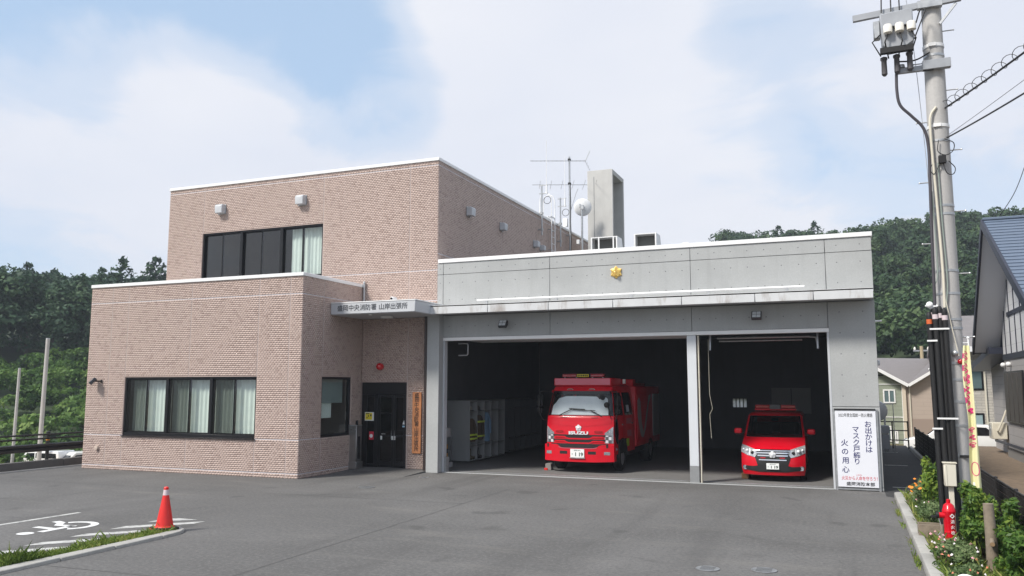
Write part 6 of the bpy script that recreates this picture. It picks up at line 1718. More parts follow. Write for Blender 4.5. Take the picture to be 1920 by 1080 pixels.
M['pink_print'] = mat('pink_print', (0.62, 0.04, 0.18), 0.7)
st = MB()
rg = random.Random(4)
def stroke(pts, wd):
    for (a, b) in zip(pts[:-1], pts[1:]):
        p = [flag_pt(a[0], a[1], 0.004), flag_pt(b[0], b[1], 0.004)]
        d = (p[1] - p[0]); nn = Vector((d.z, 0, -d.x)).normalized() * wd
        st.add([p[0] + nn, p[1] + nn, p[1] - nn, p[0] - nn], [(0, 1, 2, 3)])
    st.build('brush_stroke', M['pink_print'], t, fix=False, smooth=False); st.__init__()
for (s0, s1) in ((0.04, 0.11), (0.12, 0.20), (0.20, 0.27), (0.28, 0.34), (0.34, 0.42), (0.43, 0.47), (0.56, 0.60), (0.61, 0.65), (0.66, 0.70)):
    for k in range(3):
        u0 = rg.uniform(0.15, 0.5); pts = []
        for q_ in range(6): pts.append((s0 + (s1 - s0) * (q_ / 5 * 0.7 + 0.1 * k), min(0.95, max(0.05, u0 + 0.35 * math.sin(q_ * 1.1 + k * 2)))))
        stroke(pts, 0.009 if s0 < 0.5 else 0.005)
ring_ = [(0.84 + 0.045 * math.sin(a), 0.55 + 0.33 * math.cos(a)) for a in np.linspace(0, 2 * math.pi, 18)]
stroke(ring_, 0.006)
mbk = MB(); mbk.add([flag_pt(0.93, 0.2, 0.004), flag_pt(0.93, 0.95, 0.004), flag_pt(1.0, 0.95, 0.004), flag_pt(1.0, 0.2, 0.004)], [(0, 1, 2, 3)])
mbk.build('foot_patch', M['plate'], t, fix=False)
# timber stake, sawn stump
t = thing('timber_post', 'thick weathered timber post with a sawn side branch behind the bush', 'post', (1.72, 13.2, 0.10))
MB().tube([(0, 0, 0), (0.0, 0, 0.5), (-0.01, 0, 0.90)], [0.078, 0.072, 0.066], 14).build('trunk', M['wood'], t)
MB().cyl((0.0, -0.05, 0.42), (-0.01, -0.16, 0.38), 0.034, n=12).build('branch_stub', M['wood'], t)
MB().cyl((-0.01, -0.161, 0.38), (-0.0103, -0.164, 0.379), 0.03, n=12).build('sawn_face', mat('sawn_wood', (0.42, 0.28, 0.16), 0.7), t)
tag(MB().cyl((0, 0, 0), (0.0, 0, 0.42), 0.028, n=10).build('timber_stake', M['wood'], None, loc=(1.22, 14.3, 0.1)), 'thin pale timber stake left of the hydrant', 'stake')
t = thing('planter_tray', 'small dark planter frame left of the hydrant among flowers', 'planter', (1.18, 15.6, 0.10))
for (a, b, c, d) in ((-0.2, 0.15, -0.02, 0.0), (-0.2, 0.15, 0.25, 0.27), (-0.2, -0.18, 0.0, 0.25), (0.13, 0.15, 0.0, 0.25)): MB().box(a, b, c, d, 0.0, 0.22).build('side', M['wood'], t, 0.004)
t = thing('plant_label', 'white oval plate with red marks at the foot of the bed', 'plate', (1.21, 11.62, 0.10))
MB().cyl((0, 0, 0), (0, 0, 0.15), 0.012, n=8).build('stem', M['steel'], t)
q = Matrix.Translation((0, -0.03, 0.19)) @ Matrix.Rotation(R_(55), 4, 'X') @ Matrix.Scale(1.0, 4)
MB().lathe([(0.09, -0.004), (0.095, 0.0), (0.09, 0.004)], (0, 0, 0), 24, 0, q @ Matrix.Diagonal((1, 0.62, 1, 1))).build('plate_face', M['plate'], t)
q2 = MB()
for k in range(4): q2.box(-0.055 + k * 0.03, -0.037 + k * 0.03, -0.012, 0.012, 0.0055, 0.007, 0, q)
q2.build('print', mat('red_marks', (0.45, 0.05, 0.08), 0.6), t)

# mesh fence: posts, wires and a dark windbreak net
M['net'] = glass_mat('dark_net', (0.4, 0.4, 0.4), 0.6, 1.02, 0.78, (0.008, 0.008, 0.009))
t = thing('mesh_fence', 'black mesh fence along the flower bed and the alley', 'fence', (2.44, 0, 0.0))
for k in range(18):
    y = 3.66 + 2.0 * k
    p = MB().cyl((0, y, 0), (0, y, 0.93), 0.028, n=10).lathe([(0.034, 0.93), (0.03, 0.955), (0.003, 0.965)], (0, y, 0), 10).build('post', M['rail_black'], t)
    if k == 17: break
    w_ = MB()
    for j in range(7): w_.box(-0.004, 0.004, y + 0.03, y + 1.97, 0.08 + j * 0.13, 0.09 + j * 0.13)
    for j in range(38): w_.box(-0.0039, 0.0039, y + 0.06 + j * 0.05, y + 0.068 + j * 0.05, 0.05, 0.90)
    pn = w_.build('mesh_panel', M['rail_black'], t, smooth=False, fix=False)
    bx('net', 0.012, 0.014, y + 0.02, y + 1.98, 0.03, 0.90, M['net'], pn)
MB().cyl((0, 3.66, 0.92), (0, 37.66, 0.92), 0.014, n=8).build('top_rail', M['rail_black'], t)
t = thing('pipe_barrier', 'dark steel pipe barrier closing the far end of the alley', 'barrier', (1.75, 38.9, 0.0))
for xx in (-0.75, -0.1, 0.5): MB().cyl((xx, 0, -0.1), (xx, 0, 1.15), 0.03, n=8).build('post', M['rail_black'], t)
for zz in (0.35, 0.75, 1.12): MB().cyl((-0.75, 0, zz), (0.5, 0, zz), 0.024, n=8).build('rail', M['rail_black'], t)
t = thing('heating_oil_tank', 'pale oil tank on a steel stand behind the rear corner of the station', 'tank', (1.02, 37.4, 0.0))
MB().lathe([(0.02, -0.52), (0.25, -0.50), (0.40, -0.42), (0.42, -0.35), (0.42, 0.35), (0.40, 0.42), (0.25, 0.50), (0.02, 0.52)], (0, 0, 1.62), 24, 0, Matrix.Rotation(R_(90), 4, 'X')).build('tank_shell', mat('pale_grey_tank', (0.50, 0.51, 0.52), 0.4), t)
for (a, b) in ((-0.3, -0.35), (0.3, -0.35), (-0.3, 0.35), (0.3, 0.35)): MB().bar((a, b, 0), (a, b, 1.5), 0.05, 0.05).build('leg', M['steel'], t)
MB().box(-0.32, 0.32, -0.37, -0.33, 0.6, 0.65).box(-0.32, 0.32, 0.33, 0.37, 0.6, 0.65).tube([(0.3, -0.4, 1.9), (0.62, -0.4, 1.9), (0.62, -0.4, 0.0)], 0.02).build('brace', M['steel'], t)
t = thing('outdoor_unit', 'small white outdoor unit below the oil tank', 'outdoor unit', (1.25, 36.8, 0.0))
MB().box(-0.25, 0.2, -0.15, 0.15, 0.72, 1.05).box(-0.25, 0.2, -0.14, 0.14, 0.1, 0.7).build('casing', M['box_grey'], t, 0.02)
small_van('white car parked beyond the end of the alley', (2.3, 42.4, -0.53), R_(-8), M['car_white'], name='parked_car', cat='car', sedan=True)
# ------------------------------------------------------------------ houses on the right
def siding_mat(name, c, ch=0.25, dark=0.75, vert=False, stone=False):
    m = bpy.data.materials.new(name); m.use_nodes = True
    t = NT(m.node_tree); b = m.node_tree.nodes['Principled BSDF']; L = m.node_tree.links
    geo = t.n('ShaderNodeNewGeometry').outputs['Position']
    s = t.n('ShaderNodeSeparateXYZ', {0: geo}); sx = t.math('ADD', s.outputs[0], s.outputs[1])
    v = t.n('ShaderNodeCombineXYZ', {0: sx, 1: s.outputs[2], 2: 0.0}).outputs[0]
    br = t.n('ShaderNodeTexBrick', {'Vector': v, 'Color1': (*c, 1), 'Color2': (*(x * (0.78 if stone else 0.97) for x in c), 1), 'Mortar': (*(x * dark for x in c), 1), 'Scale': 1.0,
             'Mortar Size': 0.012, 'Brick Width': 0.45 if stone else 3.0, 'Row Height': 0.13 if stone else ch})
    n = t.noise(geo, 5 if stone else 1.5, 5, 0.6)
    col = t.mix(t.ramp(n, [(0.3, 0.25), (0.7, 0)]), br.outputs[0], tuple(x * 0.72 for x in c))
    L.new(col, b.inputs['Base Color']); b.inputs['Roughness'].default_value = 0.8
    bn = t.n('ShaderNodeBump', {'Height': br.outputs[1], 'Strength': 0.5, 'Distance': 0.01, }); bn.invert = True
    L.new(bn.outputs[0], b.inputs['Normal'])
    return m
M['sid_white'] = siding_mat('white_siding', (0.66, 0.66, 0.67), 0.45, 0.8)
M['sid_grey'] = siding_mat('grey_beige_siding', (0.40, 0.38, 0.37), 0.30, 0.7)
M['sid_green'] = siding_mat('sage_green_siding', (0.28, 0.31, 0.245), 0.22, 0.8)
M['sid_beige'] = siding_mat('pinkish_beige_siding', (0.44, 0.365, 0.315), 0.22, 0.88)
M['sid_stone'] = siding_mat('pale_split_stone_siding', (0.52, 0.49, 0.44), 0.15, 0.6, stone=True)
M['roof_blue'] = mat('blue_grey_roof_sheet', (0.115, 0.15, 0.21), 0.5, noise=0.08, nscale=3)
M['roof_grey'] = mat('grey_slate_roof', (0.19, 0.175, 0.175), 0.75, noise=0.1, nscale=3)
M['dark_trim'] = mat('dark_navy_trim', (0.018, 0.022, 0.04), 0.45)
M['soff_pale'] = mat('pale_soffit', (0.72, 0.73, 0.76), 0.8)
# --- gabled house with the blue roof
HA = thing('gabled_house', 'white and grey gabled house with a dark blue roof and deep eaves', 'house', (0, 0, 0))
WX, VX, XE = 5.3, 4.45, 17.0
RID = (31.3, 8.20); EAV = (35.35, 4.10); FE = (21.8, 3.12)
s1 = (RID[1] - EAV[1]) / (EAV[0] - RID[0]); s2 = (RID[1] - FE[1]) / (RID[0] - FE[0])
th = 0.20
def roof_slab(name, x0, x1, a, b, m):
    (ya, za), (yb, zb) = a, b
    return MB().prism([(ya, za), (yb, zb), (yb, zb - th), (ya, za - th)], 'x', x0, x1).build(name, m, HA, smooth=False)
fr = roof_slab('roof', VX + 0.02, XE, RID, FE, M['roof_blue'])
# stepped courses of the roof sheet, each a sheet lapping the next
Ls = math.hypot(RID[0] - FE[0], RID[1] - FE[1]); nc = 38
d_ = Vector((0, (FE[0] - RID[0]) / Ls, (FE[1] - RID[1]) / Ls)); nrm = Vector((0, d_.z, -d_.y)); nrm = nrm if nrm.z > 0 else -nrm
for k in range(nc):
    a = Vector((0, RID[0], RID[1])) + d_ * (Ls * k / nc); b = Vector((0, RID[0], RID[1])) + d_ * (Ls * (k + 1) / nc + 0.015)
    p = [a + nrm * 0.003, b + nrm * 0.028, b + nrm * 0.004, a + nrm * 0.001]
    MB().prism([(q.y, q.z) for q in p], 'x', VX + 0.03, XE - 0.01).build('roof_course', M['roof_blue'], fr, smooth=False)
roof_slab('roof', VX + 0.02, XE, EAV, RID, M['roof_blue'])
MB().box(VX, XE, RID[0] - 0.12, RID[0] + 0.12, RID[1] - 0.02, RID[1] + 0.07).build('ridge_cap', M['roof_blue'], HA, 0.02)
# verge boards and soffits
for (a, b) in ((RID, FE), (EAV, RID)):
    MB().prism([(a[0], a[1] + 0.03), (b[0], b[1] + 0.03), (b[0], b[1] - 0.30), (a[0], a[1] - 0.30)], 'x', VX - 0.05, VX + 0.018).build('verge_board', M['dark_trim'], HA, smooth=False)
    MB().prism([(a[0], a[1] - th - 0.003), (b[0], b[1] - th - 0.003), (b[0], b[1] - th - 0.025), (a[0], a[1] - th - 0.025)], 'x', VX + 0.02, WX - 0.002).build('soffit', M['soff_pale'], HA, smooth=False)
MB().box(VX, XE, EAV[0] + 0.001, EAV[0] + 0.1, EAV[1] - 0.26, EAV[1] - 0.05).build('gutter', M['dark_trim'], HA, 0.02)
gab = [(34.6, 0.0), (34.6, RID[1] - s1 * (34.6 - RID[0]) - th - 0.03), (RID[0], RID[1] - th - 0.05), (24.0, RID[1] - s2 * (RID[0] - 24.0) - th - 0.03), (24.0, 0.0)]
zb = 3.66
def clip_poly(poly, z, above):
    out = []
    for i in range(len(poly)):
        p, q = poly[i], poly[(i + 1) % len(poly)]
        ip = (p[1] >= z) == above or p[1] == z
        iq = (q[1] >= z) == above or q[1] == z
        if ip: out.append(p)
        if ip != iq: f = (z - p[1]) / (q[1] - p[1]); out.append((p[0] + (q[0] - p[0]) * f, z))
    return out
MB().prism(clip_poly(gab, zb, True), 'x', WX, XE - 0.4).build('upper_wall', M['sid_white'], HA, smooth=False)
MB().prism([(34.599, 0.0), (34.599, zb - 0.001), (24.001, zb - 0.001), (24.001, 0.0)], 'x', WX + 0.003, XE - 0.401).build('lower_wall', M['sid_grey'], HA, smooth=False)
MB().box(WX - 0.03, WX - 0.001, 24.0, 34.62, zb - 0.10, zb + 0.10).build('belt_rail', M['dark_trim'], HA)
for yy in (33.9, 32.9, 31.9, 30.9, 29.9, 28.9, 27.9, 26.9, 25.9):
    zt = (RID[1] - s1 * (yy - RID[0]) if yy > RID[0] else RID[1] - s2 * (RID[0] - yy)) - th - 0.06
    bx('timber', WX - 0.025, WX - 0.001, yy - 0.028, yy + 0.028, zb + 0.10, zt, M['dark_trim'], HA)
bx('timber', WX - 0.028, WX - 0.001, 28.0, 33.3, 5.05, 5.2, M['dark_trim'], HA)
MB().box(WX - 0.06, WX + 0.0, 24.0, 34.65, 0.0, 0.42).build('foundation', mat('grey_foundation', (0.22, 0.21, 0.20), 0.8), HA)
MB().bar((WX - 0.12, 24.0, 0.62), (WX - 0.12, 36.8, 0.55), 0.06, 0.09).build('low_rail', M['dark_trim'], HA)
wf = MB(); wf.box(WX - 0.06, WX - 0.001, 31.05, 34.4, 1.35, 3.14)
win = wf.build('window', M['bronze'], HA, 0.01)
for k in range(4): bx('shutter', WX - 0.085, WX - 0.061, 31.1 + k * 0.82, 31.1 + k * 0.82 + 0.74, 1.40, 3.08, mat('brown_shutter', (0.05, 0.042, 0.038), 0.5), win, 0.008)
for yy in (33.2, 34.3): MB().sphere((WX - 0.08, yy, 3.38), 0.09, 12).build('vent_cap', M['white_metal'], HA)
MB().box(WX - 0.12, WX - 0.03, 30.2, 30.6, 1.5, 1.72).build('meter_box', M['white_metal'], HA, 0.02)
tag(MB().tube([(4.9, 25.5, 9.05), (5.4, 22.0, 8.9)], 0.01, 6).build('aerial_boom', M['steel']), 'x', 'x') if False else None
# rear annex
MB().box(WX + 0.25, 10.0, 34.65, 39.4, 0.0, 3.5).build('annex_wall', M['sid_grey'], HA)
MB().prism([(34.7, 4.05), (40.2, 3.50), (40.2, 3.25), (34.7, 3.80)], 'x', 4.85, 10.3).build('annex_roof', M['dark_trim'], HA, smooth=False)
t = thing('air_conditioner', 'beige air conditioner unit on the wall of the grey annex', 'air conditioner', (WX - 0.02, 36.6, 0.62))
MB().box(-0.28, 0.22, -0.42, 0.42, 0.0, 0.62).build('casing', M['cream'], t, 0.02)
MB().lathe([(0.25, 0), (0.25, 0.01), (0.23, 0.012)], (-0.281, 0.08, 0.31), 22, 0, Matrix.Rotation(R_(-90), 4, 'Y')).build('fan_grille', M['steel'], t)
MB().tube(spl([(-0.1, -0.44, 0.3), (-0.1, -0.55, 0.35), (0.05, -0.56, 0.7), (0.2, -0.56, 1.1)]), 0.035, 8).build('hose', M['cream'], t)
# television aerial of that house
t = thing('television_aerial', 'faint television aerial above the roof of the gabled house', 'antenna', (7.2, 30.5, 0))
MB().cyl((0, 0, 8.1), (0, 0, 10.5), 0.025, n=8).build('mast', M['steel'], t)
el_ = MB().cyl((-1.1, 0.2, 10.25), (0.6, -0.1, 10.3), 0.014, n=6)
for k in range(9): el_.cyl((-1.0 + 0.17 * k, 0.2 - 0.03 * k - 0.14, 10.26), (-1.0 + 0.17 * k, 0.2 - 0.03 * k + 0.14, 10.26), 0.008, n=5)
el_.build('element', M['steel'], t)

def plain_window(parent, x0, x1, y, z0, z1, frame, glass=None, pan=2):
    f = MB(); w_ = 0.07
    f.box(x0, x1, y - 0.05, y + 0.02, z0, z0 + w_).box(x0, x1, y - 0.05, y + 0.02, z1 - w_, z1).box(x0, x0 + w_, y - 0.049, y + 0.02, z0 + w_, z1 - w_).box(x1 - w_, x1, y - 0.049, y + 0.02, z0 + w_, z1 - w_)
    for k in range(1, pan): f.box(x0 + (x1 - x0) * k / pan - 0.03, x0 + (x1 - x0) * k / pan + 0.03, y - 0.048, y + 0.02, z0 + w_, z1 - w_)
    w1 = f.build('window', frame, parent, 0.006)
    bx('pane', x0 + w_, x1 - w_, y - 0.02, y - 0.012, z0 + w_, z1 - w_, glass or mat('house_glass', (0.10, 0.15, 0.16), 0.08, spec=0.8), w1)
    return w1
# --- stone sided house
HB = thing('stone_house', 'house with pale split stone siding behind the yellow flag', 'house', (0, 0, 0))
MB().box(4.9, 6.42, 45.0, 54, -0.9, 4.6).build('wall', M['sid_stone'], HB)
MB().box(6.64, 11.0, 45.05, 54, -0.9, 4.55).build('wall', M['sid_stone'], HB)
MB().box(6.42, 6.64, 44.9, 45.2, -0.9, 4.6).build('corner_post', mat('grey_brown_post', (0.22, 0.19, 0.18), 0.7), HB)
MB().prism([(44.2, 4.5), (50.0, 6.4), (50.0, 6.2), (44.2, 4.3)], 'x', 4.5, 11.5).build('roof', M['roof_grey'], HB, smooth=False)
MB().prism([(55.8, 4.5), (50.0, 6.4), (50.0, 6.2), (55.8, 4.3)], 'x', 4.5, 11.5).build('roof', M['roof_grey'], HB, smooth=False)
bx('eave_board', 4.5, 11.5, 44.12, 44.2, 4.25, 4.5, M['white_metal'], HB)
plain_window(HB, 5.38, 5.98, 45.0, 2.45, 3.45, M['bronze'], pan=1); plain_window(HB, 5.32, 5.92, 45.0, 0.45, 1.35, M['bronze'], mat('pale_blind_glass', (0.30, 0.40, 0.42), 0.15), 1)
MB().box(4.8, 7.3, 44.75, 44.98, -0.9, -0.35).box(4.75, 7.3, 44.7, 44.98, -0.35, -0.22).build('base_band', M['white_metal'], HB, 0.01)
bx('downpipe', 6.0, 6.08, 44.9, 44.98, -0.3, 4.4, M['cream'], HB, 0.01)
# --- green and beige house
HC = thing('two_tone_house', 'house with sage green and beige walls below a grey slate roof', 'house', (0, 0, 0))
def wallx(name, pts, y, m, x_d=6.0):
    return MB().prism(pts, 'y', y, y + x_d).build(name, m, HC, smooth=False)
wallx('green_wall', [(0.2, -0.9), (0.2, 4.2), (0.6, 4.2), (2.72, 2.83), (2.72, -0.9)], 50.3, M['sid_green'], 5)
wallx('beige_wall', [(2.90, -0.9), (2.90, 2.75), (3.05, 2.72), (4.6, 3.70), (4.6, -0.9)], 50.25, M['sid_beige'], 5)
wallx('corner_wall', [(2.722, -0.9), (2.722, 2.80), (2.898, 2.72), (2.898, -0.9)], 50.1, mat('cream_corner', (0.60, 0.52, 0.42), 0.6), 5)
rf = [(0.3, 49.9, 4.42), (3.04, 49.9, 2.78), (4.75, 49.9, 3.86), (4.85, 56, 4.30), (0.3, 56, 4.42)]
V = [Vector(p) for p in rf] + [Vector((p[0], p[1], p[2] - 0.10)) for p in rf]
MB().add(V, [(0, 1, 4), (1, 3, 4), (1, 2, 3), (5, 9, 6), (6, 9, 8), (6, 8, 7)] + [(i, (i + 1) % 5, (i + 1) % 5 + 5, i + 5) for i in range(5)]).build('roof', M['roof_grey'], HC, smooth=False)
MB().bar((0.3, 49.87, 4.30), (3.04, 49.87, 2.66), 0.08, 0.17).build('verge_board', M['white_metal'], HC)
MB().bar((3.04, 49.86, 2.67), (4.75, 49.86, 3.75), 0.08, 0.15).build('verge_board', M['white_metal'], HC)
plain_window(HC, 1.76, 2.38, 50.3, 1.70, 2.45, M['white_metal']); plain_window(HC, 1.9, 2.1, 50.3, -0.4, 0.45, M['white_metal'], pan=1); plain_window(HC, 2.25, 2.42, 50.3, -0.5, 0.2, M['white_metal'], pan=1)
bx('belt_line', 0.2, 2.72, 50.27, 50.299, 2.72, 2.76, M['white_metal'], HC); bx('belt_line', 0.2, 2.72, 50.27, 50.299, 0.92, 0.96, M['white_metal'], HC)
bx('downpipe', 3.06, 3.12, 50.17, 50.24, -0.9, 2.7, M['cream'], HC); bx('downpipe', 2.7, 2.75, 50.2, 50.29, -0.9, 2.7, M['white_metal'], HC)
bx('lower_wall_band', 3.12, 4.6, 50.225, 50.249, -0.9, 0.85, mat('darker_beige_siding', (0.30, 0.235, 0.20), 0.8), HC)
bx('wall_vent', 1.55, 1.8, 50.26, 50.299, 3.2, 3.26, M['bronze'], HC)
t = thing('timber_pole', 'short pole with insulators rising behind the two tone house', 'pole', (4.55, 60.0, -0.8))
MB().cyl((0, 0, 0), (0, 0, 6.05), 0.13, 0.11, 10).build('shaft', mat('tan_pole', (0.42, 0.34, 0.22), 0.8), t)
MB().box(-0.5, 0.5, -0.05, 0.05, 5.7, 5.8).build('arm', M['steel'], t)
for xx in (-0.4, 0.0, 0.4): MB().lathe([(0.06, 0), (0.08, 0.1), (0.03, 0.2)], (xx, 0, 5.8), 8).build('insulator', M['porcelain'], t)
t = thing('wall_lamp', 'small white lamp sticking out of the right flank of the garage', 'lamp', (XR, 30.0, 3.4))
MB().cyl((0, 0, 0), (0.18, 0, 0.0), 0.02, n=8).build('arm', M['white_metal'], t)
MB().box(0.10, 0.30, -0.08, 0.08, -0.10, 0.08).build('lamp_head', M['white_metal'], t, 0.02)
t = thing('overflow_spout', 'short white spout high on the right flank of the garage', 'spout', (XR, 24.0, 4.35))
MB().cyl((0, 0, 0), (0.20, 0, 0.0), 0.025, n=8).build('tube', M['white_metal'], t)

# ------------------------------------------------------------------ vegetation
def leaf_mat(name, cols, transl=0.25, rough=0.6):
    m = bpy.data.materials.new(name); m.use_nodes = True
    t = NT(m.node_tree); m.node_tree.nodes.clear()
    at = t.n('ShaderNodeAttribute', attribute_name='tone').outputs['Fac']
    c = t.ramp(at, cols)
    b = t.n('ShaderNodeBsdfPrincipled', {'Base Color': c, 'Roughness': rough, 'Specular IOR Level': 0.25}).outputs[0]
    tr = t.n('ShaderNodeBsdfTranslucent', {0: c}).outputs[0]
    mx = t.n('ShaderNodeMixShader', {0: transl, 1: b, 2: tr}).outputs[0]
    t.n('ShaderNodeOutputMaterial', {0: mx})
    return m
M['leaf_hill'] = leaf_mat('hill_tree_leaf', [(0.0, (0.022, 0.050, 0.024)), (0.5, (0.044, 0.086, 0.036)), (1.0, (0.090, 0.142, 0.052))])
M['leaf_dark'] = leaf_mat('dark_conifer_leaf', [(0.0, (0.028, 0.060, 0.034)), (0.5, (0.052, 0.102, 0.050)), (1.0, (0.098, 0.155, 0.062))], 0.2)
M['leaf_shrub'] = leaf_mat('shrub_leaf', [(0.0, (0.030, 0.075, 0.014)), (0.5, (0.11, 0.205, 0.045)), (1.0, (0.24, 0.34, 0.09))], 0.35)
M['leaf_garden'] = leaf_mat('garden_leaf', [(0.0, (0.030, 0.075, 0.014)), (0.5, (0.085, 0.170, 0.030)), (1.0, (0.26, 0.34, 0.05))], 0.35, 0.45)
M['leaf_grass'] = leaf_mat('turf_blade', [(0.0, (0.07, 0.12, 0.02)), (0.6, (0.20, 0.28, 0.055)), (1.0, (0.40, 0.38, 0.13))], 0.3)
M['bark'] = mat('grey_brown_bark', (0.085, 0.068, 0.050), 0.9, noise=0.25, nscale=4, bump=0.4, bscale=12)

def leaf_quads(P, N, size, rng, jitter=0.8, long=1.5):
    """diamond leaves at P facing roughly N"""
    n = len(P)
    D = N + rng.normal(0, jitter, (n, 3)); D /= np.linalg.norm(D, axis=1, keepdims=True) + 1e-9
    A = np.cross(D, rng.normal(0, 1, (n, 3))); A /= np.linalg.norm(A, axis=1, keepdims=True) + 1e-9
    B = np.cross(D, A)
    s = (size * rng.uniform(0.6, 1.35, n))[:, None]
    V = np.stack([P - A * s * long * 0.5, P + B * s * 0.42 + A * s * 0.05, P + A * s * long * 0.5, P - B * s * 0.42 + A * s * 0.05], 1)
    return V                                            # (n,4,3)

def crown_broad(rng, h=9.0, r=3.2, lobes=20, per=120, leaf=0.36):
    Vs = []; T = []
    for k in range(lobes):
        a = rng.uniform(0, 2 * math.pi); f = rng.uniform(0.05, 1.0) ** 0.8
        zc = h * (0.42 + 0.50 * f); rad = r * (1.0 - 0.75 * max(0, (f - 0.35)) ** 1.2) * rng.uniform(0.35, 0.85)
        c = np.array([rad * math.cos(a), rad * math.sin(a), zc]); lr = r * rng.uniform(0.28, 0.48)
        u = rng.normal(0, 1, (per, 3)); u[:, 2] = np.abs(u[:, 2]) * 1.1 - 0.35; u /= np.linalg.norm(u, axis=1, keepdims=True)
        P = c + u * lr * np.array([1, 1, 0.72]) * rng.uniform(0.72, 1.08, (per, 1))
        Vs.append(leaf_quads(P, u * 1.2 + np.array([0, 0, 0.4]), leaf, rng)); T.append(np.clip(rng.normal(0.5, 0.16) + rng.normal(0, 0.12, per), 0, 1))
    return np.concatenate(Vs), np.concatenate(T)

def crown_pine(rng, h=13.0, r=2.4, layers=16, leaf=0.42):
    Vs = []; T = []
    for k in range(layers):
        f = k / (layers - 1); z = h * (0.28 + 0.72 * f); rr = r * 1.25 * (1 - f ** 2.2) ** 0.8 * rng.uniform(0.6, 1.15) + 0.35
        nb = 6 if f < 0.85 else 3
        for b in range(nb):
            a = rng.uniform(0, 2 * math.pi); m = 20
            s = rng.uniform(0.15, 1, m) ** 0.7
            P = np.stack([math.cos(a) * s * rr, math.sin(a) * s * rr, z + 0.25 * s * rr * rng.uniform(-0.6, 0.5) - 0.15 * s], -1) + rng.normal(0, 0.20, (m, 3))
            Vs.append(leaf_quads(P, np.array([0, 0, 1.0]) + 0 * P, leaf, rng, 0.7, 1.8)); T.append(np.clip(rng.normal(0.42, 0.16) + rng.normal(0, 0.12, m), 0, 1))
    return np.concatenate(Vs), np.concatenate(T)

def crown_cedar(rng, h=14.0, r=1.7, leaf=0.42):
    Vs = []; T = []
    for k in range(22):
        f = k / 21; z = h * (0.30 + 0.68 * f); rr = (r * (1 - f ** 1.8) + 0.2) * rng.uniform(0.8, 1.15); m = 60
        a = rng.uniform(0, 2 * math.pi, m); s = rng.uniform(0.55, 1.05, m)
        P = np.stack([np.cos(a) * s * rr, np.sin(a) * s * rr, z + rng.normal(0, 0.25, m) - 0.25 * s], -1)
        N = np.stack([np.cos(a), np.sin(a), 0.5 + 0 * a], -1)
        Vs.append(leaf_quads(P, N, leaf, rng, 0.6, 1.8)); T.append(np.clip(rng.normal(0.45, 0.12) + rng.normal(0, 0.12, m), 0, 1))
    return np.concatenate(Vs), np.concatenate(T)

rngv = np.random.default_rng(11)
PB = [crown_broad(rngv, rngv.uniform(8.5, 10.5), rngv.uniform(2.9, 3.8)) for _ in range(6)]
PP = [crown_pine(rngv, rngv.uniform(11, 14), rngv.uniform(2.0, 2.9)) for _ in range(4)]
PCd = [crown_cedar(rngv, rngv.uniform(13, 15)) for _ in range(2)]
PS = [crown_broad(rngv, rngv.uniform(2.2, 3.0), rngv.uniform(1.5, 2.1), 9, 75, 0.26) for _ in range(4)]

def gather(spec, protos, name, m, label, cat):
    """one mass of foliage: spec = list of (x, y, z, scale, rot, proto, tone shift)"""
    Vs = []; T = []
    for (x, y, z, s, ro, p, dt) in spec:
        V, tn = protos[p]
        c, sn = math.cos(ro), math.sin(ro)
        Rm = np.array([[c, -sn, 0], [sn, c, 0], [0, 0, 1]])
        W = (V.reshape(-1, 3) * s) @ Rm.T + np.array([x, y, z])
        Vs.append(W); T.append(np.clip(tn + dt, 0, 1))
    V = np.concatenate(Vs); n = len(V) // 4
    o = mesh_np(name, V, np.arange(n * 4).reshape(n, 4), m, attrs={'tone': np.concatenate(T)}, kind='stuff')
    return tag(o, label, cat)

def scatter(az0, az1, r0, r1, step, rng, keep=1.0):
    pts = []
    r = r0
    while r < r1:
        n = int(math.radians(az1 - az0) * r / step)
        for k in range(n):
            if rng.random() > keep: continue
            a = math.radians(az0 + (az1 - az0) * (k + 0.5 + rng.uniform(-0.45, 0.45)) / n); rr = r + rng.uniform(-0.45, 0.45) * step
            pts.append((rr * math.sin(a), rr * math.cos(a)))
        r += step
    return pts
rw = np.random.default_rng(21)
spec = []
for (x, y) in scatter(-11, 16, 88, 196, 5.0, rw):
    spec.append((x, y, float(hill_h(x, y)) - 0.8, rw.uniform(0.75, 1.15), rw.uniform(0, 6.28), rw.integers(0, 6), rw.normal(0, 0.13)))
gather(spec, PB, 'forest', M['leaf_hill'], 'dense green woodland covering the hillside on the right', 'woodland')
spec = []
for (x, y) in scatter(-66, -40, 103, 150, 5.0, rw):
    spec.append((x, y, float(hill_h(x, y)) - 0.5, rw.uniform(1.0, 1.25), rw.uniform(0, 6.28), rw.integers(0, 6), rw.normal(-0.16, 0.12)))
gather(spec, PB, 'forest', M['leaf_dark'], 'dark woodland on the slope to the left', 'woodland')
spec = []
for (x, y) in scatter(-40, -11, 110, 190, 8.0, rw):
    spec.append((x, y, float(hill_h(x, y)) - 0.5, rw.uniform(0.8, 1.1), rw.uniform(0, 6.28), rw.integers(0, 6), rw.normal(-0.05, 0.12)))
gather(spec, PB, 'forest', M['leaf_hill'], 'woodland continuing behind the fire station', 'woodland')
spec = []
for (x, y) in scatter(-68, -40, 66, 104, 2.6, rw, 0.9):
    spec.append((x, y, float(hill_h(x, y)) - 0.5, rw.uniform(0.6, 1.25), rw.uniform(0, 6.28), rw.integers(0, 4), rw.normal(0.0, 0.15)))
gather(spec, PS, 'undergrowth', M['leaf_shrub'], 'bright green scrub on the bank below the left woodland', 'scrub')

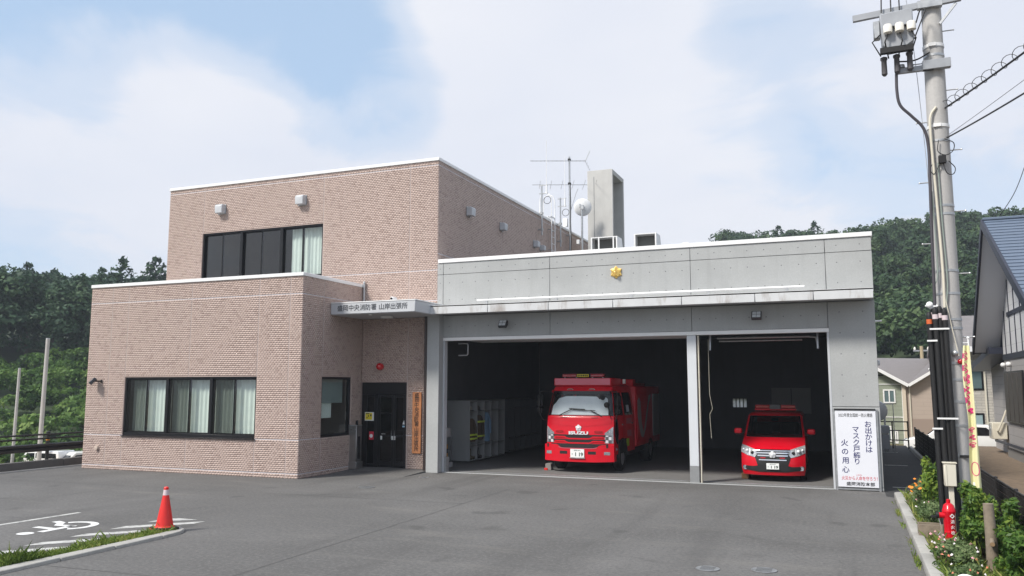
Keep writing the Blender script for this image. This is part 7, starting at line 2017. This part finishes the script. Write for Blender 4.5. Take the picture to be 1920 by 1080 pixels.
# trees that stand out against the sky or at the wood's edge: each its own crown and trunk
def tree_proto(V, T, h, m, nm, label, spread=1.6):
    t = thing(nm, label, 'tree')
    n = len(V)
    mesh_np('crown', V.reshape(-1, 3), np.arange(n * 4).reshape(n, 4), m, t, {'tone': T})
    tr = MB().tube([(0, 0, -1.0), (0.08, 0.02, h * 0.35), (0.0, 0.08, h * 0.7), (0.05, 0, h * 0.95)], [h * 0.020, h * 0.016, h * 0.010, 0.02], 8)
    rr = random.Random(int(h * 100))
    for k in range(7):
        z = h * (0.35 + 0.08 * k); a = rr.random() * 6.28; L = spread * (1 - k * 0.09)
        tr.tube([(0, 0, z), (L * 0.5 * math.cos(a), L * 0.5 * math.sin(a), z + 0.25 * L), (L * math.cos(a), L * math.sin(a), z + 0.6 * L)], [h * 0.008, h * 0.005, 0.015], 6)
    tr.build('trunk', M['bark'], t)
    return t
KP = [tree_proto(*PP[i], 12.5, M['leaf_dark'], 'pine_tree', 'pine') for i in range(3)]
KC = [tree_proto(*PCd[i], 14, M['leaf_dark'], 'cedar_tree', 'cedar') for i in range(2)]
KB = [tree_proto(*PB[i], 9.5, M['leaf_hill'], 'broadleaf_tree', 'broadleaf') for i in range(3)]
KIDS = {k.name: children(k) for k in KP + KC + KB}
used_k = set()
def place(k, az, r, ztop=None, sc=1.0, label='', group='', dz=0.0):
    dz = min(dz, 0.3)
    a = math.radians(az); x, y = r * math.sin(a), r * math.cos(a)
    o = k if k.name not in used_k else copy_tree(k, None, KIDS[k.name])
    used_k.add(k.name)
    o.location = (x, y, float(hill_h(x, y)) - 0.4 + dz); o.scale = (sc, sc, sc); o.rotation_euler = (0, 0, az * 1.7 + r)
    tag(o, label, 'tree', group)
    return o
ORD = ['first', 'second', 'third', 'fourth', 'fifth', 'sixth', 'seventh', 'eighth', 'ninth', 'tenth', 'eleventh']
def row_of(lst, fmt, group):
    lst = sorted(lst, key=lambda e: e[1])
    for i, (k, az, r, sc, dz) in enumerate(lst): place(k, az, r, None, sc, fmt % ORD[i], group, dz)
row_of([(KP[i % 3], az, r, sc, 0.0) for i, (az, r, sc) in enumerate(((-54.3, 132, 0.80), (-53.0, 126, 0.84), (-51.6, 133, 0.80), (-50.2, 127, 0.90), (-49.0, 131, 0.86), (-47.8, 126, 0.97), (-46.7, 130, 0.95), (-45.8, 127, 1.0)))],
       'dark pine on the skyline of the left wood, %s from the left edge', 'pines on the skyline of the left wood')
row_of([(KC[i % 2], az, r, sc, 0.0) for i, (az, r, sc) in enumerate(((-51.4, 103, 0.76), (-50.0, 104, 0.85), (-49.1, 102, 0.80), (-52.8, 105, 0.75), (-54.4, 104, 0.75)))],
       'tall dark cedar at the front edge of the left wood, %s from the left', 'cedars at the edge of the left wood')
row_of([(KP[2], -1.6, 178, 0.84, 0.6), (KP[0], -0.4, 176, 0.80, 0.5), (KP[1], 0.9, 178, 0.55, 1.0), (KP[0], 2.6, 176, 0.70, 1.5), (KP[1], -3.9, 180, 0.82, 0.0), (KP[2], 3.6, 178, 0.55, 1.0), (KP[0], 4.9, 180, 0.5, 1.5)],
       'small pine on the right skyline behind the garage, %s from the left', 'small pines on the right skyline')
row_of([(KB[0], -6.7, 190, 1.38, -0.5), (KB[1], 4.2, 182, 0.9, 0), (KB[2], 5.6, 184, 0.95, 0), (KB[0], 6.8, 182, 0.95, 0), (KB[1], 8.0, 183, 0.9, 0), (KB[2], 1.8, 184, 0.85, 0)],
       'rounded tree on the crest of the right hill, %s from the left', 'rounded trees on the crest of the right hill')

# ---- garden plants in the bed
def bush(name, label, loc, rx, ry, h, n, leaf, seed, m=None, tone=0.5, stems=6, z0=0.1):
    rng = np.random.default_rng(seed)
    t = thing(name, label, 'bush', loc)
    nl = 26
    cs = np.stack([rng.uniform(-0.75, 0.75, nl) * rx, rng.uniform(-0.75, 0.75, nl) * ry, rng.uniform(0.18, 0.95, nl) * h], -1)
    cs[:, :2] *= (1.15 - 0.55 * cs[:, 2:3] / h)
    k = rng.integers(0, nl, n)
    u = rng.normal(0, 1, (n, 3)); u /= np.linalg.norm(u, axis=1, keepdims=True)
    P = cs[k] + u * (rng.uniform(0.3, 1.0, (n, 1)) * np.array([rx, ry, h * 0.45]) * 0.36)
    P[:, 2] = np.maximum(P[:, 2], 0.03)
    V = leaf_quads(P, u + np.array([0, 0, 0.5]), leaf, rng, 0.7, 1.9)
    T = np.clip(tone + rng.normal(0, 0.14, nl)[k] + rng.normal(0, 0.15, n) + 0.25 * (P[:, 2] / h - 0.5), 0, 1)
    mesh_np('leaves', V.reshape(-1, 3), np.arange(n * 4).reshape(n, 4), m or M['leaf_garden'], t, {'tone': T})
    st_ = MB()
    for i in range(stems):
        c = cs[rng.integers(0, nl)]
        st_.tube([(0.05 * math.cos(i), 0.05 * math.sin(i), -0.02), tuple(c * np.array([0.5, 0.5, 0.45])), tuple(c)], [0.014, 0.010, 0.004], 6)
    st_.build('stems', M['bark'], t)
    return t
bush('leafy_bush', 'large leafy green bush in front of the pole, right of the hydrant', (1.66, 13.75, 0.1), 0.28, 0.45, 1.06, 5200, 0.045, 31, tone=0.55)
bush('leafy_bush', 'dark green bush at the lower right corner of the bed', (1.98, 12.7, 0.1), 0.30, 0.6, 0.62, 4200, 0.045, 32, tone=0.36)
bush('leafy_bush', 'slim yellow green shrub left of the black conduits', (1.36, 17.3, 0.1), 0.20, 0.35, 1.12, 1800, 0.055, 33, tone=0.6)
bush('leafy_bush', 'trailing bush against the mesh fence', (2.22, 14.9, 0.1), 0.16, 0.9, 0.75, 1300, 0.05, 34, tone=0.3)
M['flower_stem'] = leaf_mat('grey_green_stem', [(0.0, (0.05, 0.09, 0.03)), (0.6, (0.12, 0.18, 0.07)), (1.0, (0.24, 0.30, 0.14))], 0.3)
def flowers(name, label, loc, rx, ry, h, n, seed, petals, nf, fs):
    t = bush(name, label, loc, rx, ry, h, n, 0.034, seed, M['flower_stem'], 0.5, 4)
    t['category'] = 'flowers'
    rng = np.random.default_rng(seed + 7)
    for pi, (m, frac) in enumerate(petals):
        for i in range(int(nf * frac)):
            p = Vector((rng.uniform(-1, 1) * rx * 0.95, rng.uniform(-1, 1) * ry * 0.95, h * rng.uniform(0.62, 1.08)))
            fl = MB(); k = 8
            ax = Vector((rng.normal(0, 0.4), -0.5 + rng.normal(0, 0.4), 1.0)).normalized(); q = ax.to_track_quat('Z', 'Y')
            s = fs * rng.uniform(0.75, 1.2); V = [p + q @ Vector((0, 0, 0.012))]
            for j in range(2 * k):
                a = math.pi * j / k; rr = s if j % 2 == 0 else s * 0.62
                V.append(p + q @ Vector((rr * math.cos(a), rr * math.sin(a), 0.0)))
            fl.add(V, [(0, 1 + j, 1 + (j + 1) % (2 * k)) for j in range(2 * k)])
            fl.lathe([(s * 0.3, 0.008), (0.002, 0.02)], tuple(p), 6)
            fl.build('flower', m, t, smooth=False)
    return t
PO = mat('orange_petal', (0.80, 0.26, 0.02), 0.6); PW = mat('white_petal', (0.80, 0.74, 0.76), 0.6); PK = mat('pink_petal', (0.74, 0.36, 0.42), 0.6); PC = mat('coral_petal', (0.72, 0.26, 0.16), 0.6)
flowers('marigold_clump', 'orange marigolds at the far end of the flower bed', (1.28, 19.6, 0.1), 0.22, 0.9, 0.52, 1300, 41, ((PO, 1.0),), 20, 0.040)
flowers('daisy_clump', 'pale green daisy clump with white flowers behind the planter frame', (1.26, 17.0, 0.1), 0.24, 1.0, 0.48, 1900, 42, ((PW, 0.6), (PK, 0.4)), 10, 0.024)
flowers('daisy_clump', 'white and coral daisies at the foot of the hydrant', (1.30, 13.5, 0.1), 0.30, 0.75, 0.33, 2600, 43, ((PW, 0.35), (PK, 0.4), (PC, 0.25)), 26, 0.022)
flowers('daisy_clump', 'low daisies along the kerb at the bottom right of the view', (1.28, 12.1, 0.1), 0.22, 0.5, 0.26, 1800, 44, ((PW, 0.5), (PC, 0.5)), 9, 0.021)

def grass_strip(name, label, x0, x1, y0, y1, z, n, h, seed, edge=None):
    rng = np.random.default_rng(seed)
    x = rng.uniform(x0, x1, n); y = rng.uniform(y0, y1, n)
    if edge is not None:
        ok = edge(x, y, rng); x, y = x[ok], y[ok]; n = len(x)
    hh = h * rng.gamma(4, 0.25, n)
    if name == 'turf':
        hh *= 0.9 + 0.9 * np.exp(-((y - 8.75) / 0.3) ** 2) + 0.5 * np.sin(y * 2.3) ** 2
    a = rng.uniform(0, 2 * math.pi, n); lean = rng.normal(0, 0.5, (n, 2)) * hh[:, None]
    w_ = 0.005 + 0.006 * rng.random(n)
    B0 = np.stack([x - w_ * np.cos(a), y - w_ * np.sin(a), np.full(n, z)], -1); B1 = np.stack([x + w_ * np.cos(a), y + w_ * np.sin(a), np.full(n, z)], -1)
    M1 = np.stack([x + lean[:, 0] * 0.4 + w_ * 0.8 * np.cos(a), y + lean[:, 1] * 0.4 + w_ * 0.8 * np.sin(a), z + hh * 0.6], -1)
    Tp = np.stack([x + lean[:, 0], y + lean[:, 1], z + hh], -1)
    V = np.stack([B0, B1, M1, Tp], 1).reshape(-1, 3)
    clump = 0.25 * np.sin(x * 9 + y * 5) * np.sin(y * 3.1)
    T = np.clip(rng.normal(0.5, 0.2, n) + clump - (0.35 * np.exp(-((y - 8.75) / 0.4) ** 2) if name == 'turf' else 0), 0, 1)
    return tag(mesh_np(name, V, np.arange(n * 4).reshape(n, 4), M['leaf_grass'], attrs={'tone': T}, kind='stuff'), label, 'grass')
grass_strip('turf', 'narrow strip of rough green grass inside the kerb island', -11.70, -11.28, 3.2, 11.72, 0.03, 16000, 0.042, 51)
def clumpy(x, y, rng): return np.sin(y * 3.7) + np.sin(y * 1.3 + 2) + rng.normal(0, 0.4, len(y)) > 0.55
grass_strip('kerb_weeds', 'thin weeds along the foot of the right hand kerb', 0.80, 0.885, 9, 21.5, 0.0, 1500, 0.05, 52, clumpy)
grass_strip('bed_weeds', 'low weeds covering the soil of the flower bed', 1.06, 2.24, 9, 21.5, 0.10, 9000, 0.09, 53)

# ------------------------------------------------------------------ thin summer haze (HAZE)
hz = bpy.data.materials.new('thin_haze'); hz.use_nodes = True
ht = NT(hz.node_tree); hz.node_tree.nodes.clear()
pv_ = ht.n('ShaderNodeVolumePrincipled', {'Color': (0.80, 0.88, 1.0, 1), 'Density': 0.0006, 'Anisotropy': 0.0})
ho = ht.n('ShaderNodeOutputMaterial'); hz.node_tree.links.new(pv_.outputs[0], ho.inputs['Volume'])
o = MB().box(-906, 906, -906, 906, -13.0, 62.0).build('haze', hz, smooth=False)
o['kind'] = 'stuff'
